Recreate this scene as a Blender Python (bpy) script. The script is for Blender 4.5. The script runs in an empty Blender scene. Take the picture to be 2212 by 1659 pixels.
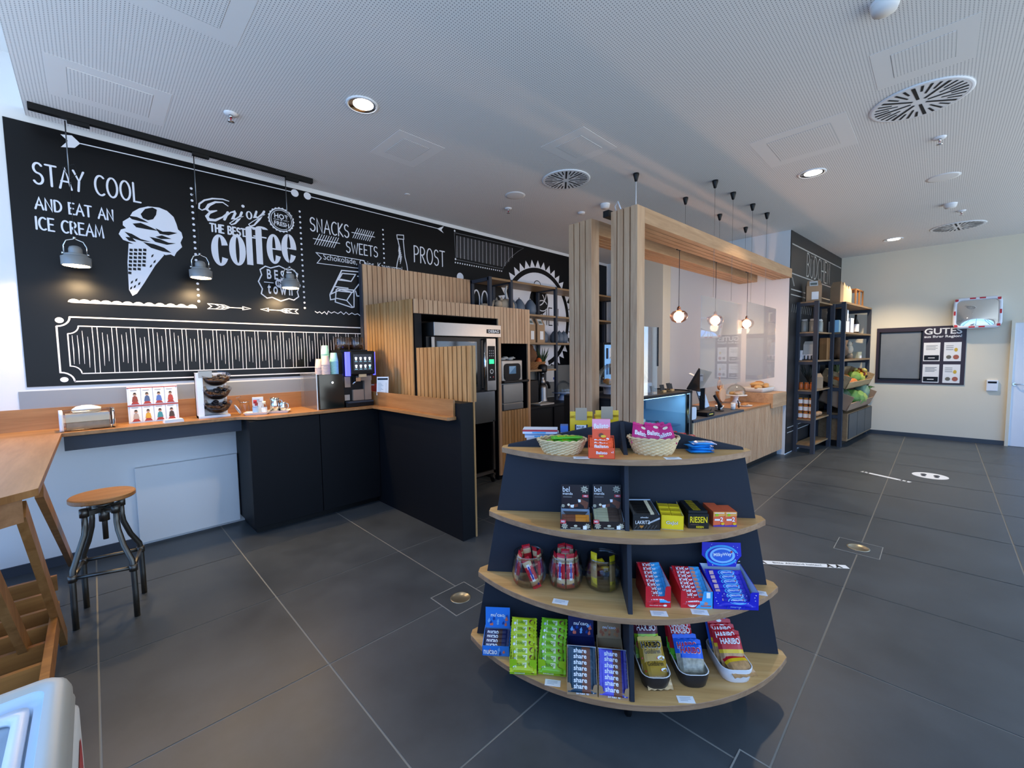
import bpy, bmesh, math, random
from mathutils import Vector, Matrix, noise
from mathutils.geometry import tessellate_polygon

random.seed(7)
SC = bpy.context.scene
COL = SC.collection
PI = math.pi

# ------------------------------------------------------------------ camera, exposure, world
FPX, YAW, PITCH, ROLL, CAMH = 914.54, 0.7908, -0.0668, -0.0146, 1.607
def cam_axes():
    cy, sy = math.cos(YAW), math.sin(YAW)
    f = Vector((cy*math.cos(PITCH), sy*math.cos(PITCH), math.sin(PITCH)))
    r = Vector((sy, -cy, 0)); d = f.cross(r)
    c, s = math.cos(ROLL), math.sin(ROLL)
    return c*r - s*d, s*r + c*d, f
CR, CD, CF = cam_axes()
cam_data = bpy.data.cameras.new('camera'); cam = bpy.data.objects.new('camera', cam_data); COL.objects.link(cam)
cam_data.sensor_width = 36.0; cam_data.lens = FPX/2212*36.0; cam_data.clip_start = 0.02; cam_data.clip_end = 200
cam.matrix_world = Matrix(((CR.x, -CD.x, -CF.x, 0), (CR.y, -CD.y, -CF.y, 0), (CR.z, -CD.z, -CF.z, CAMH), (0, 0, 0, 1)))
SC.camera = cam
SC.view_settings.view_transform = 'Standard'
try: SC.view_settings.look = 'None'
except Exception: pass
SC.view_settings.exposure = 0.0
SC.view_settings.gamma = 1.0
SC.view_settings.use_curve_mapping = False
SC.cycles.use_denoising = True
SC.cycles.max_bounces = 8
SC.cycles.diffuse_bounces = 5
SC.cycles.glossy_bounces = 4
SC.cycles.transmission_bounces = 6
SC.cycles.transparent_max_bounces = 12
SC.cycles.sample_clamp_indirect = 6.0
SC.cycles.caustics_reflective = False
SC.cycles.caustics_refractive = False

def meas(px, py, ax, v):
    """point of the real plane ax = v that was measured at (px, py) of the survey photograph"""
    d = CR*((px-1106)/FPX) + CD*((py-829.5)/FPX) + CF
    o = Vector((0, 0, CAMH)); i = 'xyz'.index(ax)
    return o + d*((v-o[i])/d[i])

def srgb(h, a=1.0):
    h = h.lstrip('#'); c = [int(h[i:i+2], 16)/255 for i in (0, 2, 4)]
    return tuple(x/12.92 if x <= .04045 else ((x+.055)/1.055)**2.4 for x in c) + (a,)

world = bpy.data.worlds.new('daylight'); SC.world = world; world.use_nodes = True
wn = world.node_tree.nodes; wl = world.node_tree.links
bgn = wn['Background']
wtc = wn.new('ShaderNodeTexCoord'); wsep = wn.new('ShaderNodeSeparateXYZ'); wl.new(wtc.outputs['Generated'], wsep.inputs[0])
def wmix(c0, c1, lo, hi, sock):                       # c0 below lo, c1 above hi along one axis of the view direction
    mr = wn.new('ShaderNodeMapRange'); mr.inputs[1].default_value = lo; mr.inputs[2].default_value = hi; wl.new(wsep.outputs[sock], mr.inputs[0])
    mx = wn.new('ShaderNodeMix'); mx.data_type = 'RGBA'; wl.new(mr.outputs[0], mx.inputs[0])
    for i, c in ((6, c0), (7, c1)):
        if isinstance(c, tuple): mx.inputs[i].default_value = c
        else: wl.new(c, mx.inputs[i])
    return mx.outputs[2]
w_ground = wmix((0.24, 0.41, 0.68, 1), (0.76, 0.80, 0.80, 1), -.8, .1, 'X')     # lower half coloured to light the ceiling: bluish from the left, paler in front
w_sky = wmix((0.17, 0.36, 0.78, 1), (0.44, 0.66, 1.02, 1), -.8, .1, 'X')
wl.new(wmix(w_ground, w_sky, -.02, .05, 'Z'), bgn.inputs[0]); bgn.inputs[1].default_value = 3.8

# daylight: the glazed shop front (behind the camera) and the window at the left end; portals only guide the sky's light
def area(name, loc, rot, sx, sy, energy=0, color=(1, 1, 1), portal=False):
    l = bpy.data.lights.new(name, 'AREA'); l.shape = 'RECTANGLE'; l.size = sx; l.size_y = sy; l.energy = energy; l.color = color
    if portal: l.cycles.is_portal = True
    o = bpy.data.objects.new(name, l); COL.objects.link(o); o.location = loc; o.rotation_euler = rot
    return o
WX0, WX1, WY0 = -1.25, 10.69, -3.2          # room: left window, back wall, shop front
area('left_window_portal', (WX0, 1.2, 1.85), (0, -PI/2, 0), 3.3, 7.0, portal=True)
area('shop_front_portal', (4.2, WY0, 1.7), (PI/2, 0, 0), 9.6, 3.0, portal=True)
# ------------------------------------------------------------------ materials
def _mat(name):
    m = bpy.data.materials.new(name); m.use_nodes = True
    return m, m.node_tree.nodes, m.node_tree.links, m.node_tree.nodes['Principled BSDF']
_MC = {}
def plain(h, rough=.5, metal=0, spec=.5, var=0.06, scale=9, bump=0, coat=0):
    """single colour with a slight procedural variation"""
    k = (h, rough, metal, spec, var, scale, bump, coat)
    if k in _MC: return _MC[k]
    m, n, l, b = _mat('paint_'+h.strip('#'))
    c = srgb(h)
    tc = n.new('ShaderNodeTexCoord'); nz = n.new('ShaderNodeTexNoise'); nz.inputs['Scale'].default_value = scale; nz.inputs['Detail'].default_value = 3
    l.new(tc.outputs['Object'], nz.inputs['Vector'])
    mx = n.new('ShaderNodeMix'); mx.data_type = 'RGBA'
    mx.inputs[6].default_value = tuple(max(0, x*(1-var)) for x in c[:3])+(1,); mx.inputs[7].default_value = tuple(min(1, x*(1+var)) for x in c[:3])+(1,)
    l.new(nz.outputs['Fac'], mx.inputs[0]); l.new(mx.outputs[2], b.inputs['Base Color'])
    b.inputs['Roughness'].default_value = rough; b.inputs['Metallic'].default_value = metal
    b.inputs['Specular IOR Level'].default_value = spec; b.inputs['Coat Weight'].default_value = coat
    if bump:
        bp = n.new('ShaderNodeBump'); bp.inputs['Strength'].default_value = bump; bp.inputs['Distance'].default_value = .002
        l.new(nz.outputs['Fac'], bp.inputs['Height']); l.new(bp.outputs[0], b.inputs['Normal'])
    _MC[k] = m
    return m
def wood(name, c1, c2, axis='x', scale=1.0, rough=.45, c3=None):
    m, n, l, b = _mat(name)
    tc = n.new('ShaderNodeTexCoord'); mp = n.new('ShaderNodeMapping')
    s = {'x': (1.3, 16, 16), 'y': (16, 1.3, 16), 'z': (16, 16, 1.3)}[axis]
    mp.inputs['Scale'].default_value = tuple(v*scale for v in s)
    l.new(tc.outputs['Object'], mp.inputs['Vector'])
    nz = n.new('ShaderNodeTexNoise'); nz.inputs['Scale'].default_value = 1.0; nz.inputs['Detail'].default_value = 6; nz.inputs['Roughness'].default_value = .62; nz.inputs['Distortion'].default_value = .6
    l.new(mp.outputs[0], nz.inputs['Vector'])
    nz2 = n.new('ShaderNodeTexNoise'); nz2.inputs['Scale'].default_value = 6.0; nz2.inputs['Detail'].default_value = 2
    l.new(mp.outputs[0], nz2.inputs['Vector'])
    r = n.new('ShaderNodeValToRGB'); e = r.color_ramp.elements
    e[0].position = .3; e[0].color = srgb(c2); e[1].position = .68; e[1].color = srgb(c1)
    if c3:
        x = e.new(.5); x.color = srgb(c3)
    l.new(nz.outputs['Fac'], r.inputs[0])
    mx = n.new('ShaderNodeMix'); mx.data_type = 'RGBA'; mx.blend_type = 'MULTIPLY'; mx.inputs[0].default_value = .25
    l.new(r.outputs[0], mx.inputs[6]); l.new(nz2.outputs['Color'], mx.inputs[7])
    hs = n.new('ShaderNodeHueSaturation'); hs.inputs['Value'].default_value = 1.08
    bw = n.new('ShaderNodeRGBToBW'); l.new(nz2.outputs['Color'], bw.inputs[0]); l.new(bw.outputs[0], mx.inputs[7])
    l.new(mx.outputs[2], hs.inputs['Color']); l.new(hs.outputs[0], b.inputs['Base Color'])
    b.inputs['Roughness'].default_value = rough
    bp = n.new('ShaderNodeBump'); bp.inputs['Strength'].default_value = .12; bp.inputs['Distance'].default_value = .001
    l.new(nz.outputs['Fac'], bp.inputs['Height']); l.new(bp.outputs[0], b.inputs['Normal'])
    return m
def emit(h, strength):
    k = ('emit', h, strength)
    if k in _MC: return _MC[k]
    m, n, l, b = _mat('glow_'+h.strip('#'))
    b.inputs['Base Color'].default_value = srgb(h); b.inputs['Emission Color'].default_value = srgb(h); b.inputs['Emission Strength'].default_value = strength
    _MC[k] = m
    return m
def glass(name, tint='#ffffff', refl=.10, rough=0.0, haze=0):
    """thin clear sheet: mostly see-through, some mirror"""
    m = bpy.data.materials.new(name); m.use_nodes = True; n = m.node_tree.nodes; l = m.node_tree.links; n.clear()
    o = n.new('ShaderNodeOutputMaterial'); t = n.new('ShaderNodeBsdfTransparent'); t.inputs[0].default_value = srgb(tint)
    g = n.new('ShaderNodeBsdfGlossy'); g.inputs['Roughness'].default_value = rough
    lw = n.new('ShaderNodeLayerWeight'); lw.inputs[0].default_value = .25
    ma = n.new('ShaderNodeMath'); ma.operation = 'MULTIPLY_ADD'; ma.inputs[1].default_value = .55; ma.inputs[2].default_value = refl
    l.new(lw.outputs['Fresnel'], ma.inputs[0])
    mx = n.new('ShaderNodeMixShader'); l.new(ma.outputs[0], mx.inputs[0]); l.new(t.outputs[0], mx.inputs[1]); l.new(g.outputs[0], mx.inputs[2])
    if haze:
        d = n.new('ShaderNodeBsdfDiffuse'); d.inputs[0].default_value = (.9, .9, .92, 1); m2 = n.new('ShaderNodeMixShader'); m2.inputs[0].default_value = haze
        l.new(mx.outputs[0], m2.inputs[1]); l.new(d.outputs[0], m2.inputs[2]); l.new(m2.outputs[0], o.inputs[0])
    else: l.new(mx.outputs[0], o.inputs[0])
    return m

# oak and laminate
OAK = wood('oak_worktop', '#b8834f', '#9a6637', 'x', 1.0)
OAKY = wood('oak_worktop_across', '#b8834f', '#9a6637', 'y', 1.0)
OAKT = wood('oak_table', '#b38358', '#976a42', 'y', 1.0)
OAKZ = wood('oak_leg', '#a97845', '#825425', 'z', 1.0)
OAKD = wood('oak_crate', '#b07639', '#8d5824', 'x', 1.0)
SLAT = wood('oak_slat', '#d6b18a', '#ba8f68', 'z', 1.0, .55)
SLATX = wood('oak_slat_beam', '#cba37a', '#ac845c', 'x', 1.0, .55)
SLATBACK = plain('#6f4a30', .8)
SLATW = wood('oak_slat_warm', '#cb9f68', '#a9773f', 'z', 1.0, .5)
PLY = wood('plywood_shelf', '#e0b67a', '#c29154', 'x', 1.0, .5, '#d4a566')
PLYE = wood('plywood_edge', '#b08a66', '#8d6746', 'x', 2.0, .6)
SHELFW = wood('rack_board', '#a3845e', '#866845', 'x', 1.0)
CHAR = plain('#282c33', .6, spec=.25, var=.04)
CHARD = plain('#0d0f13', .55, spec=.22, var=.05)
CHARL = plain('#3c4048', .6, spec=.3, var=.05)
BLACK = plain('#08090a', .45, spec=.35, var=.03)
MURAL = plain('#040508', .34, spec=.28, var=.2, scale=2)
CHALK = plain('#e6e8ee', .8, var=.03)
CHALKG = plain('#6a6c70', .85, var=.1)
WHITEW = plain('#e4e4e2', .85, spec=.2, var=.015, scale=3)
CREAMW = plain('#e8dec6', .85, spec=.2, var=.015, scale=3)
GREYSPL = plain('#8d9298', .5, var=.03)
STEEL = plain('#8f8d8a', .36, metal=1, var=.04, scale=30)
STEELD = plain('#85888a', .35, metal=1, var=.05)
CHROME = plain('#dcdcdc', .08, metal=1, var=.02)
RAWST = plain('#6a6760', .42, metal=1, var=.15, scale=20)
WHITEP = plain('#eceef0', .35, var=.02)
WHITEC = plain('#e9e7e2', .25, var=.02)
PAPER = plain('#f1f0ec', .8, var=.02)
CLEAR = glass('clear_glass', '#f4f8f8', .05)
ACRYL = glass('acrylic_sheet', '#ffffff', .035, haze=.05)
SMOKE = glass('smoked_plastic', '#d9cec6', .07)
JARGL = glass('jar_glass', '#fdfefe', .03)

# ------------------------------------------------------------------ mesh builder
_TX = {}
def text_tris(s, bold=False, space=1.0):
    k = (s, bold, space)
    if k in _TX: return _TX[k]
    cu = bpy.data.curves.new('t', 'FONT'); cu.body = s; cu.size = 1; cu.resolution_u = 3; cu.space_character = space
    if bold: cu.offset = .022
    ob = bpy.data.objects.new('t', cu); COL.objects.link(ob)
    dg = bpy.context.evaluated_depsgraph_get(); ev = ob.evaluated_get(dg); me = ev.to_mesh()
    vs = [(v.co.x, v.co.y) for v in me.vertices]; fs = [tuple(p.vertices) for p in me.polygons]
    ev.to_mesh_clear(); bpy.data.objects.remove(ob); bpy.data.curves.remove(cu)
    x0 = min(v[0] for v in vs); x1 = max(v[0] for v in vs); y0 = min(v[1] for v in vs); y1 = max(v[1] for v in vs)
    _TX[k] = ([((a-x0)/(x1-x0), (b-y0)/(y1-y0)) for a, b in vs], fs, (x1-x0)/(y1-y0))
    return _TX[k]
class Fr:
    """a flat frame: origin, two in-plane directions; p(a,b,off) gives the 3-D point"""
    def __init__(s, o, u, v, off=.0012):
        s.o = Vector(o); s.u = Vector(u); s.v = Vector(v); s.n = s.u.cross(s.v).normalized(); s.off = off
    def p(s, a, b, k=1): return s.o + s.u*a + s.v*b + s.n*(s.off*k)
class Lift:
    """every printed shape lies a hair above the one before it"""
    def __init__(s, fr, e): s.fr = fr; s.e = fr.n*e
    def p(s, a, b, k=1): return s.fr.p(a, b, k)+s.e
_LN = [0]
def lift(fr):
    if isinstance(fr, Lift): return fr
    _LN[0] = (_LN[0]+1) % 100
    return Lift(fr, _LN[0]*fr.off*.008)
class MB:
    def __init__(s): s.v = []; s.f = []; s.m = []; s.mats = []; s.sm = []
    def mi(s, m):
        if m not in s.mats: s.mats.append(m)
        return s.mats.index(m)
    def add(s, vs, fs, m, smooth=False):
        o = len(s.v); s.v += [tuple(v) for v in vs]; i = s.mi(m)
        for f in fs: s.f.append(tuple(o+k for k in f)); s.m.append(i); s.sm.append(smooth)
        return s
    def box(s, x0, x1, y0, y1, z0, z1, m, M=None, top=None, front=None):
        vs = [Vector((x, y, z)) for z in (z0, z1) for y in (y0, y1) for x in (x0, x1)]
        if M: vs = [M @ v for v in vs]
        s.add(vs, [(0, 2, 3, 1)], m).add(vs, [(4, 5, 7, 6)], top or m)
        s.add(vs, [(0, 1, 5, 4)], front or m).add(vs, [(1, 3, 7, 5), (3, 2, 6, 7), (2, 0, 4, 6)], m)
        return s
    def prism(s, pts, z0, z1, m, side=None, M=None):
        n = len(pts); vs = [Vector((x, y, z)) for z in (z0, z1) for x, y in pts]
        if M: vs = [M @ v for v in vs]
        tri = tessellate_polygon([[Vector((x, y, 0)) for x, y in pts]])
        s.add(vs, [tuple(reversed(t)) for t in tri]+[tuple(n+k for k in t) for t in tri], m)
        s.add(vs, [(i, (i+1) % n, n+(i+1) % n, n+i) for i in range(n)], side or m)
        return s
    def lathe(s, prof, m, c=(0, 0, 0), n=24, sx=1, sy=1, smooth=True, caps=True, M=None):
        """prof: list of (radius, z)"""
        vs = []; k = len(prof)
        for r, z in prof:
            for i in range(n):
                a = 2*PI*i/n; vs.append(Vector((c[0]+r*sx*math.cos(a), c[1]+r*sy*math.sin(a), c[2]+z)))
        if M: vs = [M @ v for v in vs]
        fs = [(j*n+i, j*n+(i+1) % n, (j+1)*n+(i+1) % n, (j+1)*n+i) for j in range(k-1) for i in range(n)]
        s.add(vs, fs, m, smooth)
        if caps:
            cf = []
            if prof[0][0] > 1e-5: cf.append(tuple(reversed(range(n))))
            if prof[-1][0] > 1e-5: cf.append(tuple((k-1)*n+i for i in range(n)))
            if cf: s.add(vs, cf, m)
        return s
    def cyl(s, c, r, h, m, n=20, M=None, r2=None): return s.lathe([(r, 0), (r if r2 is None else r2, h)], m, c, n, smooth=True, M=M)
    def tube(s, pts, r, m, n=8, closed=False, smooth=True):
        pts = [Vector(p) for p in pts]; k = len(pts); rr = r if isinstance(r, (list, tuple)) else [r]*k; vs = []; pu = None
        for i, p in enumerate(pts):
            a = pts[(i-1) % k] if (closed or i > 0) else p; b = pts[(i+1) % k] if (closed or i < k-1) else p
            d = (b-a).normalized() if (b-a).length > 1e-9 else Vector((0, 0, 1))
            if pu is None: pu = d.orthogonal().normalized()
            u = (pu-d*pu.dot(d)); u = u.normalized() if u.length > 1e-6 else d.orthogonal().normalized(); pu = u; w = d.cross(u)
            for j in range(n):
                t = 2*PI*j/n; vs.append(p+(u*math.cos(t)+w*math.sin(t))*rr[i])
        fs = [(i*n+j, i*n+(j+1) % n, ((i+1) % k)*n+(j+1) % n, ((i+1) % k)*n+j) for i in range(k if closed else k-1) for j in range(n)]
        s.add(vs, fs, m, smooth)
        if not closed: s.add(vs, [tuple(reversed(range(n))), tuple((k-1)*n+j for j in range(n))], m)
        return s
    def bar(s, a, b, w, h, m, up=(0, 0, 1)):
        """rectangular bar from a to b, w across, h along up"""
        a = Vector(a); b = Vector(b); d = (b-a); L = d.length; d.normalize(); up = Vector(up); x = up.cross(d)
        if x.length < 1e-4: x = Vector((1, 0, 0)).cross(d)
        x.normalize(); z = d.cross(x)
        M = Matrix(((x.x, d.x, z.x, a.x), (x.y, d.y, z.y, a.y), (x.z, d.z, z.z, a.z), (0, 0, 0, 1)))
        return s.box(-w/2, w/2, 0, L, -h/2, h/2, m, M)
    def ball(s, c, r, m, n=12, k=8, sq=(1, 1, 1), jit=0, seed=0):
        rnd = random.Random(seed); vs = []
        for j in range(k+1):
            t = PI*j/k
            for i in range(n):
                a = 2*PI*i/n; q = r*(1+(jit*(rnd.random()-.5)*2 if 0 < j < k else 0))
                vs.append((c[0]+q*sq[0]*math.sin(t)*math.cos(a), c[1]+q*sq[1]*math.sin(t)*math.sin(a), c[2]-q*sq[2]*math.cos(t)))
        s.add(vs, [(j*n+i, j*n+(i+1) % n, (j+1)*n+(i+1) % n, (j+1)*n+i) for j in range(k) for i in range(n)], m, True)
        return s
    # flat artwork laid on a face
    def poly(s, fr, pts, m, k=1):
        fr = lift(fr)
        tri = tessellate_polygon([[Vector((a, b, 0)) for a, b in pts]])
        return s.add([fr.p(a, b, k) for a, b in pts], list(tri), m)
    def rect(s, fr, a0, b0, a1, b1, m, k=1):
        fr = lift(fr)
        return s.add([fr.p(a0, b0, k), fr.p(a1, b0, k), fr.p(a1, b1, k), fr.p(a0, b1, k)], [(0, 1, 2, 3)], m)
    def disc(s, fr, a, b, ra, rb, m, k=1, n=24):
        fr = lift(fr)
        return s.add([fr.p(a+ra*math.cos(2*PI*i/n), b+rb*math.sin(2*PI*i/n), k) for i in range(n)], [tuple(range(n))], m)
    def ring(s, fr, a, b, ra, rb, ia, ib, m, k=1, n=32, t0=0, t1=2*PI):
        fr = lift(fr)
        ts = [t0+(t1-t0)*i/n for i in range(n+1)]
        vs = [fr.p(a+ra*math.cos(t), b+rb*math.sin(t), k) for t in ts]+[fr.p(a+ia*math.cos(t), b+ib*math.sin(t), k) for t in ts]
        return s.add(vs, [(i, i+1, n+2+i, n+1+i) for i in range(n)], m)
    def stroke(s, fr, pts, w, m, k=1, cap=True):
        """ribbon along pts (frame coordinates); w a width or one per point"""
        fr = lift(fr)
        n = len(pts); ws = w if isinstance(w, (list, tuple)) else [w]*n; vs = []
        P = [Vector((a, b)) for a, b in pts]
        for i in range(n):
            d1 = (P[i]-P[i-1]) if i else (P[1]-P[0]); d2 = (P[i+1]-P[i]) if i < n-1 else d1
            d1 = d1.normalized() if d1.length > 1e-9 else Vector((1, 0)); d2 = d2.normalized() if d2.length > 1e-9 else d1
            t = d1+d2; t = t.normalized() if t.length > 1e-3 else d1
            q = Vector((-t.y, t.x))*(ws[i]/2/max(.5, t.dot(d1)))
            vs += [fr.p(P[i].x+q.x, P[i].y+q.y, k), fr.p(P[i].x-q.x, P[i].y-q.y, k)]
        s.add(vs, [(2*i, 2*i+1, 2*i+3, 2*i+2) for i in range(n-1)], m)
        if cap:
            for i in (0, n-1): s.disc(Lift(fr.fr, fr.fr.n*.00001*(i+1)+fr.e), P[i].x, P[i].y, ws[i]/2, ws[i]/2, m, k, 8)
        return s
    def text(s, fr, t, a0, b0, w, h, m, k=2, bold=False, slant=0, space=1.0, rise=0):
        fr = lift(fr)
        """lettering filling the box from (a0,b0), w wide and h high (h None: natural)"""
        vs, fs, ar = text_tris(t, bold, space)
        if h is None: h = w/ar
        if w is None: w = h*ar
        return s.add([fr.p(a0+x*w+slant*y*h, b0+y*h+rise*x*w, k) for x, y in vs], fs, m)
    def build(s, name, parent=None, bevel=0, recalc=True, M=None, seg=2):
        me = bpy.data.meshes.new(name); vs = [M @ Vector(v) for v in s.v] if M else s.v
        me.from_pydata([tuple(v) for v in vs], [], s.f)
        for m in s.mats: me.materials.append(m)
        me.polygons.foreach_set('material_index', s.m); me.polygons.foreach_set('use_smooth', s.sm)
        if recalc:
            bm = bmesh.new(); bm.from_mesh(me)
            bmesh.ops.remove_doubles(bm, verts=bm.verts, dist=1e-6)
            bmesh.ops.recalc_face_normals(bm, faces=bm.faces); bm.to_mesh(me); bm.free()
        me.update()
        o = bpy.data.objects.new(name, me); COL.objects.link(o)
        if parent is not None: o.parent = parent
        if bevel:
            b = o.modifiers.new('edge', 'BEVEL'); b.width = bevel; b.segments = seg; b.limit_method = 'ANGLE'; b.angle_limit = math.radians(40)
        return o
def wbox(*a, **k): return MB().box(*a, **k)

# ------------------------------------------------------------------ things
def tag(o, label, cat, group=None, kind=None):
    o['label'] = label; o['category'] = cat
    if group: o['group'] = group
    if kind: o['kind'] = kind
    return o
def thing(name, label, cat, loc=(0, 0, 0), rz=0, group=None):
    o = bpy.data.objects.new(name, None); COL.objects.link(o); o.empty_display_size = .05
    o.location = loc; o.rotation_euler = (0, 0, rz)
    return tag(o, label, cat, group)
def struct(name, mb, **k):
    o = mb.build(name, **k); o['kind'] = 'structure'; return o
def inv(T): return Matrix.Translation(T.location) @ Matrix.Rotation(T.rotation_euler[2], 4, 'Z')
def wpart(mb, name, T, **k):
    """part whose geometry was written in room coordinates"""
    return mb.build(name, T, M=inv(T).inverted(), **k)
def copy_tree(o, parent=None):
    c = o.copy(); COL.objects.link(c); c.parent = parent
    for ch in list(o.children): copy_tree(ch, c)
    return c
def dup(o, loc=None, rot=None, label=None, group=None):
    c = copy_tree(o)
    if loc is not None: c.location = loc
    if rot is not None: c.rotation_euler = rot if isinstance(rot, (tuple, list)) else (0, 0, rot)
    if label: c['label'] = label
    if group: c['group'] = group
    return c
ORD = ['first', 'second', 'third', 'fourth', 'fifth', 'sixth', 'seventh', 'eighth', 'ninth', 'tenth', 'eleventh', 'twelfth', 'thirteenth', 'fourteenth']
def nth(i, n, first='frontmost', last='rearmost', tail='from the front'):
    if i == 0: return first
    if i == n-1: return last
    return ORD[i]+' '+tail
# ------------------------------------------------------------------ the room
ZC = 3.44; YM = 4.858; XB = 10.69; XW = 7.60
def tile_mat():
    m, n, l, b = _mat('slate_tile')
    tc = n.new('ShaderNodeTexCoord'); nz = n.new('ShaderNodeTexNoise'); nz.inputs['Scale'].default_value = 2.2; nz.inputs['Detail'].default_value = 8; nz.inputs['Roughness'].default_value = .6
    l.new(tc.outputs['Object'], nz.inputs['Vector'])
    r = n.new('ShaderNodeValToRGB'); r.color_ramp.elements[0].position = .3; r.color_ramp.elements[0].color = srgb('#393d40'); r.color_ramp.elements[1].position = .72; r.color_ramp.elements[1].color = srgb('#4b5053')
    l.new(nz.outputs['Fac'], r.inputs[0]); l.new(r.outputs[0], b.inputs['Base Color'])
    r2 = n.new('ShaderNodeMapRange'); r2.inputs[3].default_value = .30; r2.inputs[4].default_value = .48
    l.new(nz.outputs['Fac'], r2.inputs[0]); l.new(r2.outputs[0], b.inputs['Roughness'])
    b.inputs['Specular IOR Level'].default_value = .45
    return m
TILE = tile_mat(); GROUT = plain('#8a8880', .8)
gx = [-1.25, -0.966, -0.066, 0.796, 1.722, 2.645, 3.541, 4.376, 5.28, 6.18, 7.08, 7.98, 8.88, 9.78, 10.9]
gy = [-3.3, -2.296, -1.396, -0.48, .404, 1.262, 2.204, 3.104, 4.02, 5.0]
fl = MB(); g = .0045
fl.add([(-1.3, -3.3, -.003), (10.9, -3.3, -.003), (10.9, 5.0, -.003), (-1.3, 5.0, -.003)], [(0, 1, 2, 3)], GROUT)
for i in range(len(gx)-1):
    for j in range(len(gy)-1):
        fl.add([(gx[i]+g, gy[j]+g, 0), (gx[i+1]-g, gy[j]+g, 0), (gx[i+1]-g, gy[j+1]-g, 0), (gx[i]+g, gy[j+1]-g, 0)], [(0, 1, 2, 3)], TILE)
fl.add([(-1.3, -3.3, -.1), (10.9, -3.3, -.1), (10.9, 5.0, -.1), (-1.3, 5.0, -.1)], [(3, 2, 1, 0)], GROUT)
struct('floor', fl, recalc=False)

def perf_mat():
    m, n, l, b = _mat('perforated_board')
    tc = n.new('ShaderNodeTexCoord'); sc = n.new('ShaderNodeVectorMath'); sc.operation = 'SCALE'; sc.inputs['Scale'].default_value = 1/.0167
    fr = n.new('ShaderNodeVectorMath'); fr.operation = 'FRACTION'; sb = n.new('ShaderNodeVectorMath'); sb.operation = 'SUBTRACT'; sb.inputs[1].default_value = (.5, .5, 0)
    mz = n.new('ShaderNodeVectorMath'); mz.operation = 'MULTIPLY'; mz.inputs[1].default_value = (1, 1, 0)
    ln = n.new('ShaderNodeVectorMath'); ln.operation = 'LENGTH'; lt = n.new('ShaderNodeMath'); lt.operation = 'LESS_THAN'; lt.inputs[1].default_value = .21
    l.new(tc.outputs['Object'], sc.inputs[0]); l.new(sc.outputs[0], fr.inputs[0]); l.new(fr.outputs[0], mz.inputs[0]); l.new(mz.outputs[0], sb.inputs[0]); l.new(sb.outputs[0], ln.inputs[0]); l.new(ln.outputs['Value'], lt.inputs[0])
    mx = n.new('ShaderNodeMix'); mx.data_type = 'RGBA'; mx.inputs[6].default_value = srgb('#e6e6e4'); mx.inputs[7].default_value = srgb('#929495')
    l.new(lt.outputs[0], mx.inputs[0]); l.new(mx.outputs[2], b.inputs['Base Color']); b.inputs['Roughness'].default_value = .9; b.inputs['Specular IOR Level'].default_value = .1
    return m
PERF = perf_mat(); CEILW = plain('#e4e4e2', .9, spec=.1, var=.01)
struct('ceiling', MB().box(-.245, XB+.1, -3.25, YM-.012, ZC, ZC+.06, PERF))
struct('trim_1', MB().box(WX0-.05, .2, -3.3, 5.05, 3.86, 3.95, WHITEW))                       # slab over the light cove beside the window
wl_ = MB().box(WX0-.1, XW+.3, YM, YM+.15, 0, 3.9, WHITEW); struct('wall_left', wl_)
struct('wall_center', MB().box(XW, XW+.18, 1.835, YM, 0, ZC+.05, WHITEW))
bw_ = MB().prism([(XW, 1.655), (XB, 1.455), (XB, 1.635), (XW, 1.835)], 0, ZC+.05, WHITEW); struct('wall_rear', bw_)
struct('wall_right', MB().box(XB, XB+.15, -3.3, 1.62, 0, ZC+.05, CREAMW))
struct('trim_2', MB().box(7.3, XW, 3.52, 3.9, 0, ZC, CREAMW))                                # pier on the white side wall
# shop front behind the camera and window wall at the left: frames round big openings
fw = MB()
for x in (-1.25, 1.2, 3.6, 6.0, 8.4, 10.69): fw.box(x-.05, x+.05, -3.28, -3.18, 0, 3.5, CHARL)
fw.box(-1.3, 10.8, -3.28, -3.18, 0, .12, CHARL).box(-1.3, 10.8, -3.28, -3.18, 3.3, 3.9, WHITEW)
struct('wall_front', fw)
ww = MB()
for y in (-3.2, -.7, 1.6, 4.8): ww.box(-1.33, -1.25, y-.05, y+.05, 0, 3.9, CHARL)
ww.box(-1.33, -1.25, -3.2, 4.85, 0, .10, CHARL).box(-1.33, -1.25, -3.2, 4.85, 3.5, 3.9, WHITEW)
struct('wall_window', ww)
BASEG = plain('#55585a', .3, metal=.6)
struct('baseboard_right', MB().box(XB-.015, XB, -.80, 1.44, 0, .075, BASEG))
struct('baseboard_left', MB().box(-1.2, .2, YM-.015, YM, 0, .075, CHARL))

# door in the right-hand wall
dm = MB().box(XB-.03, XB-.005, -1.78, -.84, .005, 2.02, WHITEP)
d1 = struct('door_1', dm)
df = MB().box(XB-.05, XB, -.84, -.80, 0, 2.06, CREAMW).box(XB-.05, XB, -1.83, -.84, 2.02, 2.06, CREAMW)
df.build('door_frame', d1)
hb = MB().tube([(XB-.03, -.87, 1.025), (XB-.075, -.87, 1.025), (XB-.08, -.885, 1.025), (XB-.08, -1.0, 1.025)], .010, CHROME).cyl((0, 0, 0), .022, .008, CHROME, M=Matrix.Translation((XB-.038, -.87, 1.025)) @ Matrix.Rotation(PI/2, 4, 'Y'))
hb.build('door_handle', d1)

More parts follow.
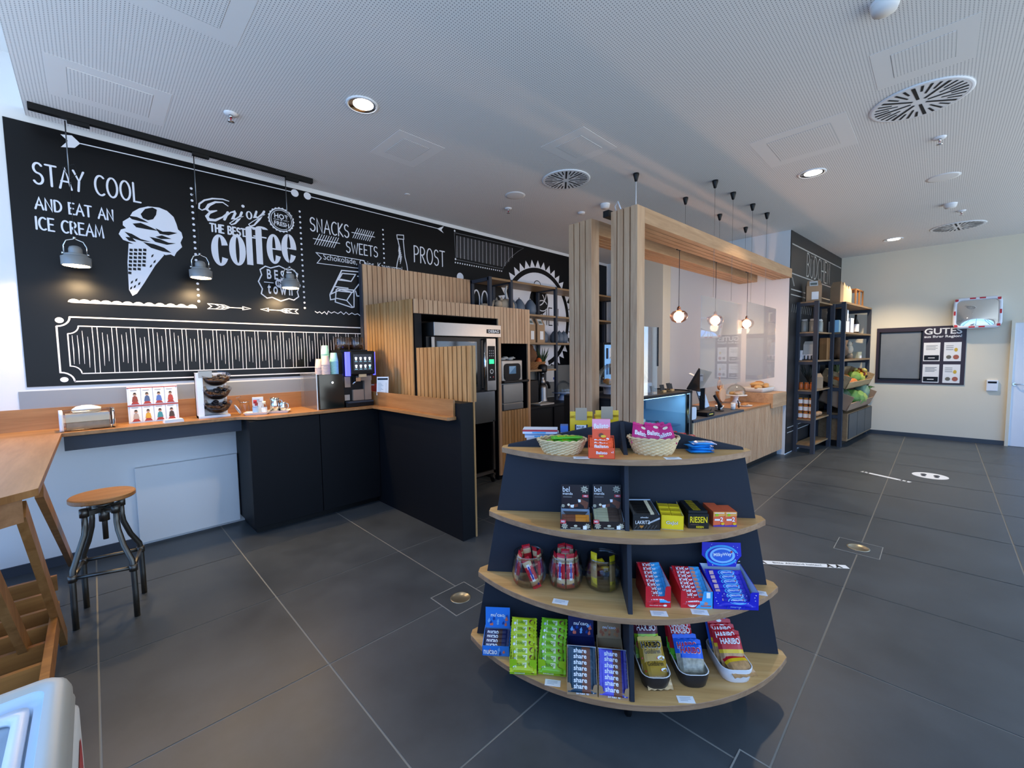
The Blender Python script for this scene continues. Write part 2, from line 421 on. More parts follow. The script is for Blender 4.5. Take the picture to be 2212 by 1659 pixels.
# ------------------------------------------------------------------ ceiling fittings
def hatch(x0, x1, y0, y1, b, label):
    t = thing('ceiling_hatch', label, 'access panel', ((x0+x1)/2, (y0+y1)/2, ZC), group='access panels in the perforated ceiling')
    z = ZC-.0015; f = MB()
    f.box(x0, x1, y0, y0+b, z, ZC, CEILW).box(x0, x1, y1-b, y1, z, ZC, CEILW).box(x0, x0+b, y0+b, y1-b, z, ZC, CEILW).box(x1-b, x1, y0+b, y1-b, z, ZC, CEILW)
    wpart(f, 'frame', T=t)
    wpart(MB().box(x0+b+.004, x1-b-.004, y0+b+.004, y1-b-.004, ZC-.003, ZC, PERF), 'panel', T=t)
hatch(-.10, .50, 3.80, 4.36, .09, 'square access panel in the ceiling above the left end of the long black track')
hatch(1.87, 2.32, 3.14, 3.65, .09, 'access panel in the ceiling right of the nearest round downlight')
hatch(2.92, 3.42, 2.09, 2.55, .09, 'access panel in the ceiling beside the smaller slotted round vent')
hatch(4.22, 4.93, .58, 1.26, .11, 'large access panel in the ceiling between the big slotted vent and a downlight')
hatch(3.55, 4.05, -.09, .38, .09, 'access panel in the ceiling nearest the big slotted vent, towards the top right corner')
hatch(-.1, .71, 2.42, 2.98, .10, 'largest access panel, at the top left edge of the photo')
VBLK = plain('#101011', .7)
def vent(x, y, r, label, n=32):
    t = thing('ceiling_vent', label, 'ceiling vent', (x, y, ZC), group='round slotted ceiling vents')
    MB().lathe([(r*.98, 0), (r, -.004), (r*.97, -.010), (r*.93, -.010)], WHITEP, n=48, caps=False).build('rim', t)
    MB().lathe([(0.001, -.009), (r*.94, -.009)], WHITEP, n=48, caps=False).build('plate', t)
    s = MB(); fr = Fr((0, 0, -.009), (1, 0, 0), (0, -1, 0), .0015)
    for i in range(n):
        a = 2*PI*(i+.5)/n; c, q = math.cos(a), math.sin(a)
        r0, r1 = ((.16, .88) if i % 4 == 0 else (.42, .88) if i % 2 == 0 else (.58, .88))
        w = r*.022 if i % 4 else r*.03
        for (p0, p1) in ([(r0, r1)] if i % 4 else [(r0, r1)]):
            s.poly(fr, [(c*p0*r-q*w, q*p0*r+c*w), (c*p0*r+q*w, q*p0*r-c*w), (c*p1*r+q*w*1.25, q*p1*r-c*w*1.25), (c*p1*r-q*w*1.25, q*p1*r+c*w*1.25)], VBLK)
    s.build('slots', t)
vent(3.635, 2.826, .25, 'smaller slotted round vent in the ceiling left of the slatted oak portal')
vent(4.444, .178, .285, 'big slotted round vent in the ceiling at upper right')
vent(9.30, -.11, .30, 'farthest slotted round vent, above the wall with the convex mirror')
LAMPW = emit('#fff4e2', 26.0)
def spot(x, y, r, label, e, ang=75, aim=None):
    t = thing('downlight', label, 'downlight', (x, y, ZC), group='recessed downlights')
    MB().lathe([(r*1.16, 0), (r*1.18, -.006), (r*1.04, -.010), (r, -.006)], WHITEP, n=32, caps=False).build('rim', t)
    MB().lathe([(r, -.005), (r*.82, -.0015), (r*.55, -.0008)], CHROME, n=32, caps=False).build('reflector', t)
    MB().disc(Fr((0, 0, -.0010), (1, 0, 0), (0, -1, 0)), r*.05, r*.08, r*.74, r*.74, LAMPW).build('bulb', t)
    l = bpy.data.lights.new('downlight_beam', 'SPOT'); l.energy = e; l.color = (1, .80, .56); l.spot_size = math.radians(ang); l.spot_blend = .6; l.shadow_soft_size = .05
    o = bpy.data.objects.new('downlight_beam', l); COL.objects.link(o); o.location = (x, y, ZC-.03)
    if aim: o.rotation_euler = (Vector(aim)-Vector((x, y, ZC-.03))).to_track_quat('-Z', 'Y').to_euler()
spot(1.50, 3.02, .095, 'recessed round downlight nearest the camera, above the coffee bar', 60, 100)
spot(5.385, 1.0, .105, 'recessed round downlight above the slatted counter, right of the oak portal', 150, 110)
spot(9.55, .62, .11, 'farthest recessed downlight, close to the wall with the poster', 200, 105)
def plate(nm, x, y, r, h, label, cat, grp=None):
    t = thing(nm, label, cat, (x, y, ZC), group=grp)
    MB().lathe([(r, 0), (r, -h*.5), (r*.86, -h), (.001, -h)], CEILW, n=28, caps=False).build('cover', t)
    MB().lathe([(r*1.06, 0), (r*1.06, -h*.25), (r, -h*.3)], WHITEP, n=28, caps=False).build('ring', t)
plate('ceiling_speaker', 3.556, 3.497, .11, .006, 'flat round speaker cover in the ceiling left of the smaller vent', 'ceiling speaker', 'ceiling speakers')
plate('ceiling_speaker', 6.566, .049, .13, .006, 'flat round speaker cover in the ceiling right of the far downlight', 'ceiling speaker', 'ceiling speakers')
plate('smoke_detector', 4.57, 2.955, .055, .05, 'white smoke detector in the ceiling just left of the portal posts', 'smoke detector', 'smoke detectors')
plate('smoke_detector', 7.81, -.02, .06, .05, 'white smoke detector in the ceiling before the farthest vent', 'smoke detector', 'smoke detectors')
plate('smoke_detector', 3.08, .274, .06, .05, 'white smoke detector cut off by the top edge of the photo', 'smoke detector', 'smoke detectors')
plate('ceiling_sensor', 4.603, 3.332, .045, .02, 'small white sensor in the ceiling between round vent and mural', 'ceiling sensor')
plate('ceiling_sensor', 2.637, 4.301, .03, .004, 'tiny round sensor in the ceiling close to the mural', 'ceiling sensor')
RED = plain('#b3222a', .4)
def sprinkler(x, y, label):
    t = thing('sprinkler_head', label, 'sprinkler', (x, y, ZC), group='sprinkler heads')
    MB().lathe([(.045, 0), (.04, -.012), (.012, -.014)], WHITEP, n=20, caps=False).build('rosette', t)
    MB().cyl((0, 0, -.03), .011, .018, CHROME, 10).lathe([(.001, -.062), (.022, -.06), (.022, -.058)], CHROME, n=14).tube([(.012, 0, -.03), (.013, 0, -.058)], .002, CHROME, 6).tube([(-.012, 0, -.03), (-.013, 0, -.058)], .002, CHROME, 6).build('nozzle', t)
    MB().cyl((0, 0, -.05), .005, .02, RED, 8).build('bulb', t)
sprinkler(.841, 3.792, 'sprinkler head in the ceiling over the left bar')
sprinkler(3.795, 3.857, 'sprinkler head below the flat speaker cover left of the portal')
sprinkler(5.331, .073, 'sprinkler head in the ceiling behind the big slotted vent')
sprinkler(8.309, -.128, 'sprinkler head in the ceiling just before the farthest vent')

# ------------------------------------------------------------------ sockets and stickers on the floor
BRASS = plain('#a89f88', .35, metal=.8)
def floorbox(x, y, s, r, label):
    t = thing('floor_socket', label, 'floor socket', (x, y, 0), group='floor sockets set in the tiles'); w = .006; h = s/2; f = MB()
    f.box(-h, h, -h, -h+w, 0, .002, GROUT).box(-h, h, h-w, h, 0, .002, GROUT).box(-h, -h+w, -h+w, h-w, 0, .002, GROUT).box(h-w, h, -h+w, h-w, 0, .002, GROUT); f.build('frame', t)
    MB().box(-h+w, h-w, -h+w, h-w, 0, .0012, TILE).build('plate', t)
    MB().lathe([(r, .001), (r, .004), (r*.86, .0045), (r*.85, .0025), (.001, .0025)], BRASS, n=36, caps=False).build('lid', t)
a = meas(994.8, 1291.5, 'z', 0); floorbox(a.x, a.y, .285, .068, 'square floor socket with round metal lid left of the sweets display')
a = meas(1854, 1183.5, 'z', 0); floorbox(a.x, a.y, .29, .075, 'square floor socket with shiny round lid right of the sweets display')
a = meas(1597, 1618, 'z', 0); floorbox(a.x-.14, a.y-.14, .28, .068, 'square floor socket cut off by the bottom edge of the photo')
def strip_sticker(p0, p1, w, label, txt, nm='floor_sticker'):
    p0 = meas(*p0, 'z', 0); p1 = meas(*p1, 'z', 0); d = (p1-p0); L = d.length; d.normalize(); v = Vector((-d.y, d.x, 0))
    m = MB(); fr = Fr(p0+Vector((0, 0, .0005)), d, v, .0008)
    m.poly(fr, [(0, -w/2), (L*.3, -w*.53), (L, -w/2), (L, w/2), (L*.6, w*.53), (0, w/2)], PAPER)
    if txt: m.text(fr, txt, L*.24, -w*.18, L*.50, w*.42, BLACK)
    for q in (.03, .12, .80, .89):     # walking figures printed at both ends
        x = L*q; m.disc(fr, x+.012, w*.32, .008, .008, BLACK, 2, 10); m.poly(fr, [(x, w*.2), (x+.02, w*.2), (x+.026, -w*.1), (x+.034, -w*.42), (x+.02, -w*.42), (x+.012, -w*.12), (x-.006, -w*.42), (x-.016, -w*.4), (x, -w*.05)], BLACK, 2)
    o = m.build(nm, recalc=False); tag(o, label, 'floor sticker', 'distance stickers on the floor')
strip_sticker((1620, 1213), (1831, 1225), .055, 'white distance strip with lettering on the floor right of the sweets display', 'Bitte Abstand halten!')
strip_sticker((1861, 1018.5), (1967, 1042), .06, 'narrow white strip on the floor beside the round sticker, far right', '')
c = meas(2009, 1028, 'z', 0); m = MB(); fr = Fr((c.x, c.y, .0005), (0, -1, 0), (1, 0, 0), .0008)
m.disc(fr, 0, 0, .17, .17, PAPER, 1, 40)
for q in (-.06, .06): m.disc(fr, q, .03, .03, .055, CHARL, 2, 16); m.disc(fr, q, -.05, .024, .03, CHARL, 2, 14)
tag(m.build('floor_sticker', recalc=False), 'round white footprint sticker on the floor before the far wall', 'floor sticker', 'distance stickers on the floor')
# ------------------------------------------------------------------ chalk-style lettering drawn as strokes
def arc(cx, cy, rx, ry, a0, a1, n=12):
    return [(cx+rx*math.cos(math.radians(a0+(a1-a0)*i/n)), cy+ry*math.sin(math.radians(a0+(a1-a0)*i/n))) for i in range(n+1)]
GL = {
 'A': (.62, [[(0, 0), (.33, 1), (.62, 0)], [(.1, .36), (.53, .36)]]),
 'B': (.52, [[(.03, 0), (.03, 1)], [(.03, 1)]+arc(.2, .76, .24, .24, 90, -90)+[(.03, .52)], [(.2, .52)]+arc(.22, .26, .28, .26, 90, -90)+[(.03, 0)]]),
 'C': (.54, [arc(.34, .5, .32, .5, 55, 305, 18)]),
 'D': (.56, [[(.03, 0), (.03, 1)], [(.03, 1)]+arc(.14, .5, .42, .5, 80, -80, 16)+[(.03, 0)]]),
 'E': (.46, [[(.45, 1), (.04, 1), (.04, 0), (.46, 0)], [(.04, .52), (.38, .52)]]),
 'F': (.44, [[(.45, 1), (.04, 1), (.04, 0)], [(.04, .52), (.38, .52)]]),
 'H': (.56, [[(.04, 0), (.04, 1)], [(.52, 0), (.52, 1)], [(.04, .5), (.52, .5)]]),
 'I': (.10, [[(.05, 0), (.05, 1)]]),
 'K': (.52, [[(.04, 0), (.04, 1)], [(.48, 1), (.06, .45), (.52, 0)]]),
 'L': (.44, [[(.04, 1), (.04, 0), (.45, 0)]]),
 'M': (.74, [[(.03, 0), (.1, 1), (.37, .15), (.63, 1), (.72, 0)]]),
 'N': (.58, [[(.04, 0), (.04, 1), (.53, 0), (.53, 1)]]),
 'O': (.64, [arc(.32, .5, .30, .5, 90, 450, 22)]),
 'P': (.50, [[(.04, 0), (.04, 1)], [(.04, 1)]+arc(.2, .74, .28, .26, 90, -90)+[(.04, .48)]]),
 'R': (.54, [[(.04, 0), (.04, 1)], [(.04, 1)]+arc(.2, .75, .27, .25, 90, -90)+[(.04, .5)], [(.18, .5), (.52, 0)]]),
 'S': (.50, [arc(.26, .76, .22, .24, 35, 250, 12)+arc(.24, .26, .24, .26, 75, -150, 12)]),
 'T': (.54, [[(0, 1), (.54, 1)], [(.27, 1), (.27, 0)]]),
 'U': (.56, [[(.04, 1), (.04, .3)]+arc(.28, .28, .24, .28, 180, 360, 12)+[(.52, .3), (.52, 1)]]),
 'W': (.80, [[(0, 1), (.2, 0), (.4, .8), (.6, 0), (.8, 1)]]),
 'X': (.5, [[(0, 0), (.5, 1)], [(0, 1), (.5, 0)]]),
 'Y': (.56, [[(0, 1), (.29, .5), (.56, 1)], [(.29, .5), (.22, 0)]]),
 'Ü': (.56, [[(.04, .8), (.04, .3)]+arc(.28, .28, .24, .28, 180, 360, 12)+[(.52, .3), (.52, .8)], [(.16, .96), (.17, .97)], [(.40, .96), (.41, .97)]]),
 ' ': (.3, []),
}
def lettering(mb, fr, s, a0, b0, w, h, sw, m, gap=.16, k=1):
    tot = sum(GL[c][0] for c in s)+gap*(len(s)-1); sx = w/tot; x = 0
    for c in s:
        for st in GL[c][1]: mb.stroke(fr, [(a0+(x+p)*sx, b0+q*h) for p, q in st], sw, m, k)
        x += GL[c][0]+gap

# ------------------------------------------------------------------ the black chalk mural on the left wall
MX0, MX1, MZ0, MZ1 = -.36, 7.56, 1.422, 3.395
mu = MB(); mu.box(MX0, MX1, YM-.006, YM, MZ0, MZ1, MURAL)
FRM = Fr((0, YM-.006, 0), (1, 0, 0), (0, 0, 1), .0015)
def W(px, py): p = meas(px, py, 'y', YM-.006); return (p.x, p.z)
def WA(x, y): return W(x/3.16, 200+y/3.16)
def WB(x, y): return W(600+x/3.16, 350+y/3.16)
def WC(x, y): return W(x/3.16, 650+y/3.16)
def st(f, pts, w, k=1, m=CHALK): mu.stroke(FRM, [f(*p) for p in pts], w, m, k)
def pg(f, pts, m=CHALK, k=1): mu.poly(FRM, [f(*p) for p in pts], m, k)
def dot(f, x, y, r, m=CHALK, k=1): a, b = f(x, y); mu.disc(FRM, a, b, r, r, m, k, 16)
def dots(f, p0, p1, n, r):
    a = f(*p0); b = f(*p1)
    for i in range(n): t = i/(n-1); mu.disc(FRM, a[0]+(b[0]-a[0])*t, a[1]+(b[1]-a[1])*t, r, r, CHALK, 1, 10)
def words(f, s, lb, rb, ht, sw, **k):
    """lb, rb: pixel of the left and right foot of the line; ht: pixel of a letter top at the left end"""
    a = f(*lb); b = f(*rb); t = f(*ht)
    lettering(mu, FRM, s, a[0], (a[1]+b[1])/2, b[0]-a[0], t[1]-a[1], sw, CHALK, **k)
# long arrows along the top
pg(WA, [(412, 285), (490, 293), (548, 348), (510, 378), (415, 372), (463, 330)])
st(WA, [(548, 348), (1985, 676)], .008); dot(WA, 2012, 686, .038); dot(WA, 2098, 706, .038)
st(WB, [(225, 238), (1095, 455)], .008); pg(WB, [(1088, 455), (1133, 438), (1117, 463), (1132, 486)])
# stay cool
words(WA, 'STAY COOL', (232, 632), (958, 738), (236, 492), .0135)
words(WA, 'AND EAT AN', (243, 798), (775, 868), (247, 722), .0115)
words(WA, 'ICE CREAM', (247, 938), (708, 985), (247, 855), .0115)
# ice-cream cone
cone = [(878, 1030), (870, 1160), (880, 1345), (905, 1388), (935, 1372), (985, 1300), (1060, 1180), (1120, 1110), (1100, 1085), (1000, 1055), (930, 1035)]
pg(WA, cone)
scoop = [(838, 880), (880, 855), (905, 815), (950, 790), (1010, 777), (1085, 785), (1140, 808), (1185, 850), (1205, 900), (1215, 935), (1238, 955), (1248, 990), (1232, 1025), (1243, 1055), (1205, 1090), (1190, 1118), (1165, 1105), (1130, 1110), (1075, 1085), (1000, 1065), (930, 1040), (880, 1020), (840, 1005), (810, 965), (825, 935), (860, 925), (838, 905)]
pg(WA, scoop)
pg(WA, [(960, 830), (990, 795), (1040, 785), (1070, 800), (1065, 835), (1045, 865), (1010, 872), (975, 858)], MURAL, 2)
pg(WA, [(870, 840), (935, 850), (980, 870), (1015, 890), (960, 880), (900, 865)], MURAL, 2)
for q in ([(905, 895), (960, 890), (1030, 920), (1080, 945), (1010, 935), (930, 920)], [(1060, 925), (1110, 950), (1160, 950), (1210, 960), (1150, 975), (1090, 965)],
          [(850, 950), (900, 965), (960, 1000), (1030, 1020), (970, 1015), (890, 990)], [(1020, 985), (1090, 1000), (1150, 1025), (1200, 1030), (1140, 1040), (1060, 1020)],
          [(855, 985), (900, 990), (930, 1020), (880, 1012)], [(975, 1020), (1050, 1035), (1120, 1060), (1170, 1095), (1110, 1085), (1030, 1060)], [(1060, 985), (1105, 975), (1170, 1000), (1100, 1000)]): pg(WA, q, MURAL, 2)
for i in range(7):
    y = 1065+i*26
    for j in range(4 if i < 5 else 3):
        x = 884+j*31-i*1.5
        if 1 <= j and i > 5: continue
        pg(WA, [(x, y), (x+22, y+3), (x+22, y+20), (x, y+17)], MURAL, 2)
for x, y in ((895, 1290), (925, 1275), (890, 1330), (915, 1320), (1035, 1110), (1050, 1150), (1025, 1180), (945, 1300)): pg(WA, [(x, y), (x+14, y-8), (x+10, y+10), (x-4, y+16)], MURAL, 2)
# scalloped bar
pg(WA, [(468, 1425), (485, 1434), (1345, 1472), (1340, 1460), (475, 1418)])
for i in range(12): a = WA(505+i*73.5, 1424+i*3.3); mu.poly(FRM, arc(a[0], a[1]-.008, .034, .026, 0, 180, 8), CHALK)
# dotted dividers
dots(WA, (1305, 655), (1357, 1424), 20, .011); dots(WA, (2045, 812), (2080, 1470), 19, .011); dots(WB, (717, 463), (728, 720), 9, .011)
# Enjoy the best coffee
SC1 = [(1562, 742), (1520, 728), (1450, 724), (1395, 735), (1360, 760), (1358, 790), (1378, 803), (1400, 795)]
st(WA, SC1, [.008, .011, .014, .014, .014, .011, .008, .014])
st(WA, [(1556, 775), (1520, 750), (1470, 748), (1425, 768), (1408, 795), (1430, 812), (1480, 806)], [0.0086, 0.0101, 0.0173, 0.0245, 0.0216, 0.0144, 0.0086])
st(WA, [(1480, 806), (1430, 822), (1412, 845), (1425, 868), (1470, 872), (1520, 850), (1555, 818)], [0.0086, 0.0173, 0.0259, 0.0259, 0.0216, 0.0130, 0.0072])
st(WA, [(1555, 818), (1532, 866)], .022); st(WA, [(1540, 850), (1575, 818), (1600, 812), (1605, 825), (1588, 860), (1610, 862), (1640, 840)], [0.0072, 0.0101, 0.0173, 0.0216, 0.0202, 0.0101, 0.0072])
st(WA, [(1650, 818), (1632, 862), (1605, 893), (1580, 902), (1568, 892), (1600, 870), (1660, 845)], [0.0202, 0.0202, 0.0144, 0.0101, 0.0072, 0.0072, 0.0058]); dot(WA, 1658, 776, .014)
a = WA(1700, 838); mu.ring(FRM, a[0], a[1], .028, .040, .013, .030, CHALK)
st(WA, [(1750, 812), (1738, 850), (1760, 853), (1790, 825)], [0.0187, 0.0216, 0.0115, 0.0072]); st(WA, [(1803, 812), (1770, 865), (1735, 905), (1708, 912), (1697, 900), (1725, 880), (1808, 832)], [0.0202, 0.0202, 0.0130, 0.0101, 0.0072, 0.0065, 0.0058])
def sp(f, s, p0, p1, top, bold=True):
    a = f(*p0); b = f(*p1); t = f(*top); mu.text(FRM, s, a[0], a[1], b[0]-a[0], t[1]-a[1], CHALK, 1, bold)
words(WA, 'THE BEST', (1437, 962), (1672, 967), (1437, 910), .014)
def fat(x0, x1, yt, yb, kind):
    """fat condensed letter between two pixel corners"""
    A = WA(x0, yb); B = WA(x1, yt); cx, cz, rx, rz = (A[0]+B[0])/2, (A[1]+B[1])/2, (B[0]-A[0])/2, (B[1]-A[1])/2
    if kind == 'o': mu.ring(FRM, cx, cz, rx, rz, rx*.22, rz*.84, CHALK)
    if kind == 'c':
        mu.ring(FRM, cx, cz, rx, rz, rx*.22, rz*.84, CHALK, t0=math.radians(22), t1=math.radians(330)); 
    if kind == 'e':
        mu.ring(FRM, cx, cz, rx, rz, rx*.22, rz*.84, CHALK, t0=math.radians(-2), t1=math.radians(332)); mu.rect(FRM, cx-rx*.6, cz-rz*.04, cx+rx*.95, cz+rz*.05, CHALK, 2)
    if kind == 'f':
        mu.rect(FRM, A[0]+rx*.30, A[1], A[0]+rx*1.12, B[1]-rz*.12, CHALK)
        mu.ring(FRM, A[0]+rx*1.15, B[1]-rz*.16, rx*.85, rz*.16, rx*.12, rz*.06, CHALK, t0=math.radians(10), t1=math.radians(180))
        mu.rect(FRM, A[0]+rx*.02, cz+rz*.40, A[0]+rx*1.75, cz+rz*.47, CHALK)
fat(1448, 1555, 978, 1176, 'c'); fat(1570, 1672, 980, 1174, 'o'); fat(1672, 1760, 922, 1172, 'f'); fat(1738, 1828, 922, 1167, 'f'); fat(1825, 1915, 975, 1163, 'e'); fat(1925, 2018, 975, 1156, 'e')
# hot and fresh badge
c = WA(1920, 870)
n = 22
mu.poly(FRM, [(c[0]+(.128 if i % 2 == 0 else .118)*math.cos(PI*i/n), c[1]+(.128 if i % 2 == 0 else .118)*math.sin(PI*i/n)) for i in range(2*n)], CHALK)
mu.disc(FRM, c[0], c[1], .108, .108, MURAL, 2, 40); mu.ring(FRM, c[0], c[1], .100, .100, .094, .094, CHALK, 3, 40)
mu.text(FRM, 'HOT', c[0]-.066, c[1]+.010, .132, .052, CHALK, 3, True, rise=-.06); mu.text(FRM, 'FRESH', c[0]-.070, c[1]-.060, .14, .043, CHALK, 3, True, rise=-.06)
mu.rect(FRM, c[0]-.075, c[1]-.006, c[0]-.018, c[1]-.001, CHALK, 3); mu.rect(FRM, c[0]+.018, c[1]-.006, c[0]+.075, c[1]-.001, CHALK, 3); mu.text(FRM, '&', c[0]-.010, c[1]-.012, .020, .018, CHALK, 3)
# best in town badge
a0 = WA(1785, 1400); a1 = WA(2030, 1212); x0, z0, x1, z1 = a0[0], a0[1], a1[0], a1[1]; xm = (x0+x1)/2; zm = (z0+z1)/2; bw = x1-x0; bh = z1-z0
out = [(x0, z1-.04), (x0+.05, z1), (xm-.08, z1-.012), (xm, z1+.02), (xm+.08, z1-.012), (x1-.05, z1), (x1, z1-.04), (x1-.012, zm+.07), (x1+.02, zm), (x1-.012, zm-.07), (x1, z0+.04), (x1-.05, z0), (xm+.08, z0+.012), (xm, z0-.02), (xm-.08, z0+.012), (x0+.05, z0), (x0, z0+.04), (x0+.012, zm-.07), (x0-.02, zm), (x0+.012, zm+.07), (x0, z1-.04)]
mu.stroke(FRM, out, .011, CHALK)
mu.text(FRM, 'B E S T', x0+.06, zm+.035, bw-.12, .10, CHALK, 1, True); mu.text(FRM, 't o w n', x0+.06, z0+.045, bw-.12, .10, CHALK, 1, True)
mu.disc(FRM, xm, zm, .045, .045, CHALK, 1); mu.text(FRM, 'IN', xm-.028, zm-.02, .056, .04, MURAL, 2, True); mu.rect(FRM, x0+.03, zm-.004, xm-.06, zm+.004, CHALK); mu.rect(FRM, xm+.06, zm-.004, x1-.03, zm+.004, CHALK)
# small arrows
def small_arrow(tail, head, y):
    a = WA(*tail); b = WA(*head); s = 1 if b[0] > a[0] else -1; z = (a[1]+b[1])/2
    mu.stroke(FRM, [(a[0]+s*.10, z), (b[0]-s*.06, z)], .007, CHALK); mu.stroke(FRM, [(b[0]-s*.07, z+.016), (b[0], z), (b[0]-s*.07, z-.016), (b[0]-s*.07, z+.016)], .006, CHALK)
    mu.stroke(FRM, [(a[0], z+.024), (a[0]+s*.13, z+.02), (a[0]+s*.18, z), (a[0]+s*.13, z-.02), (a[0], z-.024), (a[0]+s*.03, z), (a[0], z+.024)], .006, CHALK)
    for k in (.06, .10): mu.stroke(FRM, [(a[0]+s*k, z+.02), (a[0]+s*(k+.04), z), (a[0]+s*k, z-.02)], .005, CHALK)
small_arrow((1418, 1455), (1712, 1478), 0); small_arrow((2035, 1492), (1780, 1482), 0)
# framed hatching along the bottom
def notched(f, x0, y0, x1, y1, d, w):
    A = f(x0, y1); B = f(x1, y0); a, b, c_, e = A[0], A[1], B[0], B[1]; pts = []
    pts += [(a+d, e), (c_-d, e)]+arc(c_, e, d, d, 180, 270, 6)+[(c_, b+d)]+arc(c_, b, d, d, 90, 180, 6)+[(a+d, b)]+arc(a, b, d, d, 0, 90, 6)+[(a, e-d)]+arc(a, e, d, d, 270, 360, 6)
    mu.stroke(FRM, pts, w, CHALK); return a, b, c_, e
z = lambda px, py: W(px, py)
A_ = W(124, 695); B_ = W(131, 822)
def notch(a, b, c_, e, d, w):
    pts = [(a+d, e), (c_-d, e)]+arc(c_, e, d, d, 180, 270, 6)+[(c_, b+d)]+arc(c_, b, d, d, 90, 180, 6)+[(a+d, b)]+arc(a, b, d, d, 0, 90, 6)+[(a, e-d)]+arc(a, e, d, d, 270, 360, 6)
    mu.stroke(FRM, pts, w, CHALK)
notch(-.18, 1.452, 3.6, 1.963, .075, .011); notch(-.123, 1.514, 3.45, 1.893, .062, .008)
mu.disc(FRM, -.162, 1.935, .024, .022, CHALK); mu.disc(FRM, -.162, 1.470, .023, .020, CHALK)
rnd = random.Random(3); x = -.10
while x < 2.6:
    full = (int(round((x+.10)/.029)) % 4 in (0, 1) and x > -.06)
    lo, hi = (1.516, 1.891) if full else (1.56+rnd.random()*.05, 1.86-rnd.random()*.06)
    if x < -.05: lo, hi = max(lo, 1.59), min(hi, 1.82)
    mu.stroke(FRM, [(x, lo), (x+.002, (lo+hi)/2), (x, hi)], [.002, .006, .002] if not full else .0045, CHALK, cap=False); x += .029
# snacks and sweets
words(WB, 'SNACKS', (222, 470), (486, 515), (222, 380), .0125); words(WB, 'SWEETS', (468, 615), (682, 650), (468, 543), .0115)
for (p0, p1) in (((505, 480), (662, 513)), ((242, 522), (423, 556))):
    a = WB(*p0); b = WB(*p1); mu.stroke(FRM, [a, b], .008, CHALK)
    for i in range(9): t = .14+.72*i/8; q = (a[0]+(b[0]-a[0])*t, a[1]+(b[1]-a[1])*t); mu.stroke(FRM, [(q[0]-.03, q[1]-.06), (q[0]+.03, q[1]+.06)], .007, CHALK)
st(WB, [(260, 618), (585, 672), (625, 735), (268, 690), (297, 655), (260, 618)], .008)
a = WB(312, 672); mu.text(FRM, 'Schokolade, Chips, Kaugummi', a[0], a[1]-.01, .98, .085, CHALK, 1, rise=-.01)
for pl in ([(355, 905), (435, 740), (575, 752), (580, 800), (510, 890), (430, 870), (355, 905), (360, 940), (390, 935)], [(435, 740), (425, 770), (360, 905)], [(440, 760), (530, 768), (500, 815), (415, 805), (440, 760)], [(385, 850), (480, 862)], [(500, 815), (430, 800)],
           [(398, 872), (408, 865), (520, 875), (520, 990), (505, 993), (392, 955), (398, 872)], [(415, 880), (505, 890), (470, 945), (400, 930)], [(470, 945), (510, 990)], [(545, 780), (580, 780), (580, 915), (540, 915), (530, 880)]):
    st(WB, pl, .012)
st(WB, [(255, 1020), (270, 1030), (285, 1022), (300, 1035), (318, 1022), (335, 1040), (345, 1018), (365, 1032), (385, 1022), (410, 1035), (430, 1022), (450, 1040), (465, 1025), (485, 1042), (505, 1030), (525, 1042), (545, 1036), (560, 1048), (580, 1040)], .008)
# bottle and prost
st(WB, [(812, 497), (858, 500), (860, 528), (815, 524), (812, 497)], .010); st(WB, [(818, 527), (832, 590), (830, 625), (815, 690), (808, 740)], .011); st(WB, [(856, 530), (862, 600), (868, 650), (880, 700), (886, 745)], .011)
for i in range(7): st(WB, [(828+i*3, 560+i*14), (824+i*2, 610+i*14)], .007)
words(WB, 'PROST', (930, 680), (1140, 715), (930, 572), .015)
# hatched shield either side of the round badge
st(WB, [(1205, 482), (1678, 588), (1640, 610), (1590, 650), (1555, 690), (1535, 730), (1215, 665), (1205, 482)], .008, 1, CHALKG)
dots(WB, (1212, 686), (1528, 745), 22, .011); dot(WB, 1207, 470, .014); dot(WB, 1213, 663, .014)
for i in range(46):
    x = 1222+i*8.4; yt = 500+(x-1205)*.224; yb = 650+(x-1215)*.203 if x < 1530 else 725-(x-1535)*1.12
    yb = min(yb, 650+(x-1215)*.203)
    if yb-yt > 12: st(WB, [(x, yt), (x+1, yb)], .006, 1, CHALKG if i % 3 else CHALK)
# round badge
c = (5.455, 2.235); ro, n = .975, 40
mu.poly(FRM, [(c[0]+(ro if i % 2 == 0 else ro*.87)*math.cos(PI*i/n), max(MZ0+.003, c[1]+(ro if i % 2 == 0 else ro*.87)*math.sin(PI*i/n))) for i in range(2*n)], CHALK)
mu.ring(FRM, c[0], c[1], .845, .845, .765, .765, MURAL, 2, 64, math.radians(-72), math.radians(252))
mu.disc(FRM, c[0]+.02, c[1]+.30, .235, .235, MURAL, 2, 36)
for q in (arc(c[0]+.02-.12, c[1]+.42, .30, .22, -80, 0, 10), arc(c[0]+.10, c[1]+.22, .13, .09, 20, 330, 14), arc(c[0]-.05, c[1]+.33, .2, .12, -60, 40, 10)): mu.stroke(FRM, q, .016, CHALK, 3)
mu.stroke(FRM, arc(c[0]-.02, c[1]+.57, .08, .06, 0, 180, 10), .014, MURAL, 2)
lettering(mu, FRM, 'BÜDCHEN', c[0]-.56, 2.13, 1.10, .30, .018, MURAL, k=2)
lettering(mu, FRM, 'FOOD', 3.90, 2.28, .56, .30, .022, CHALK)
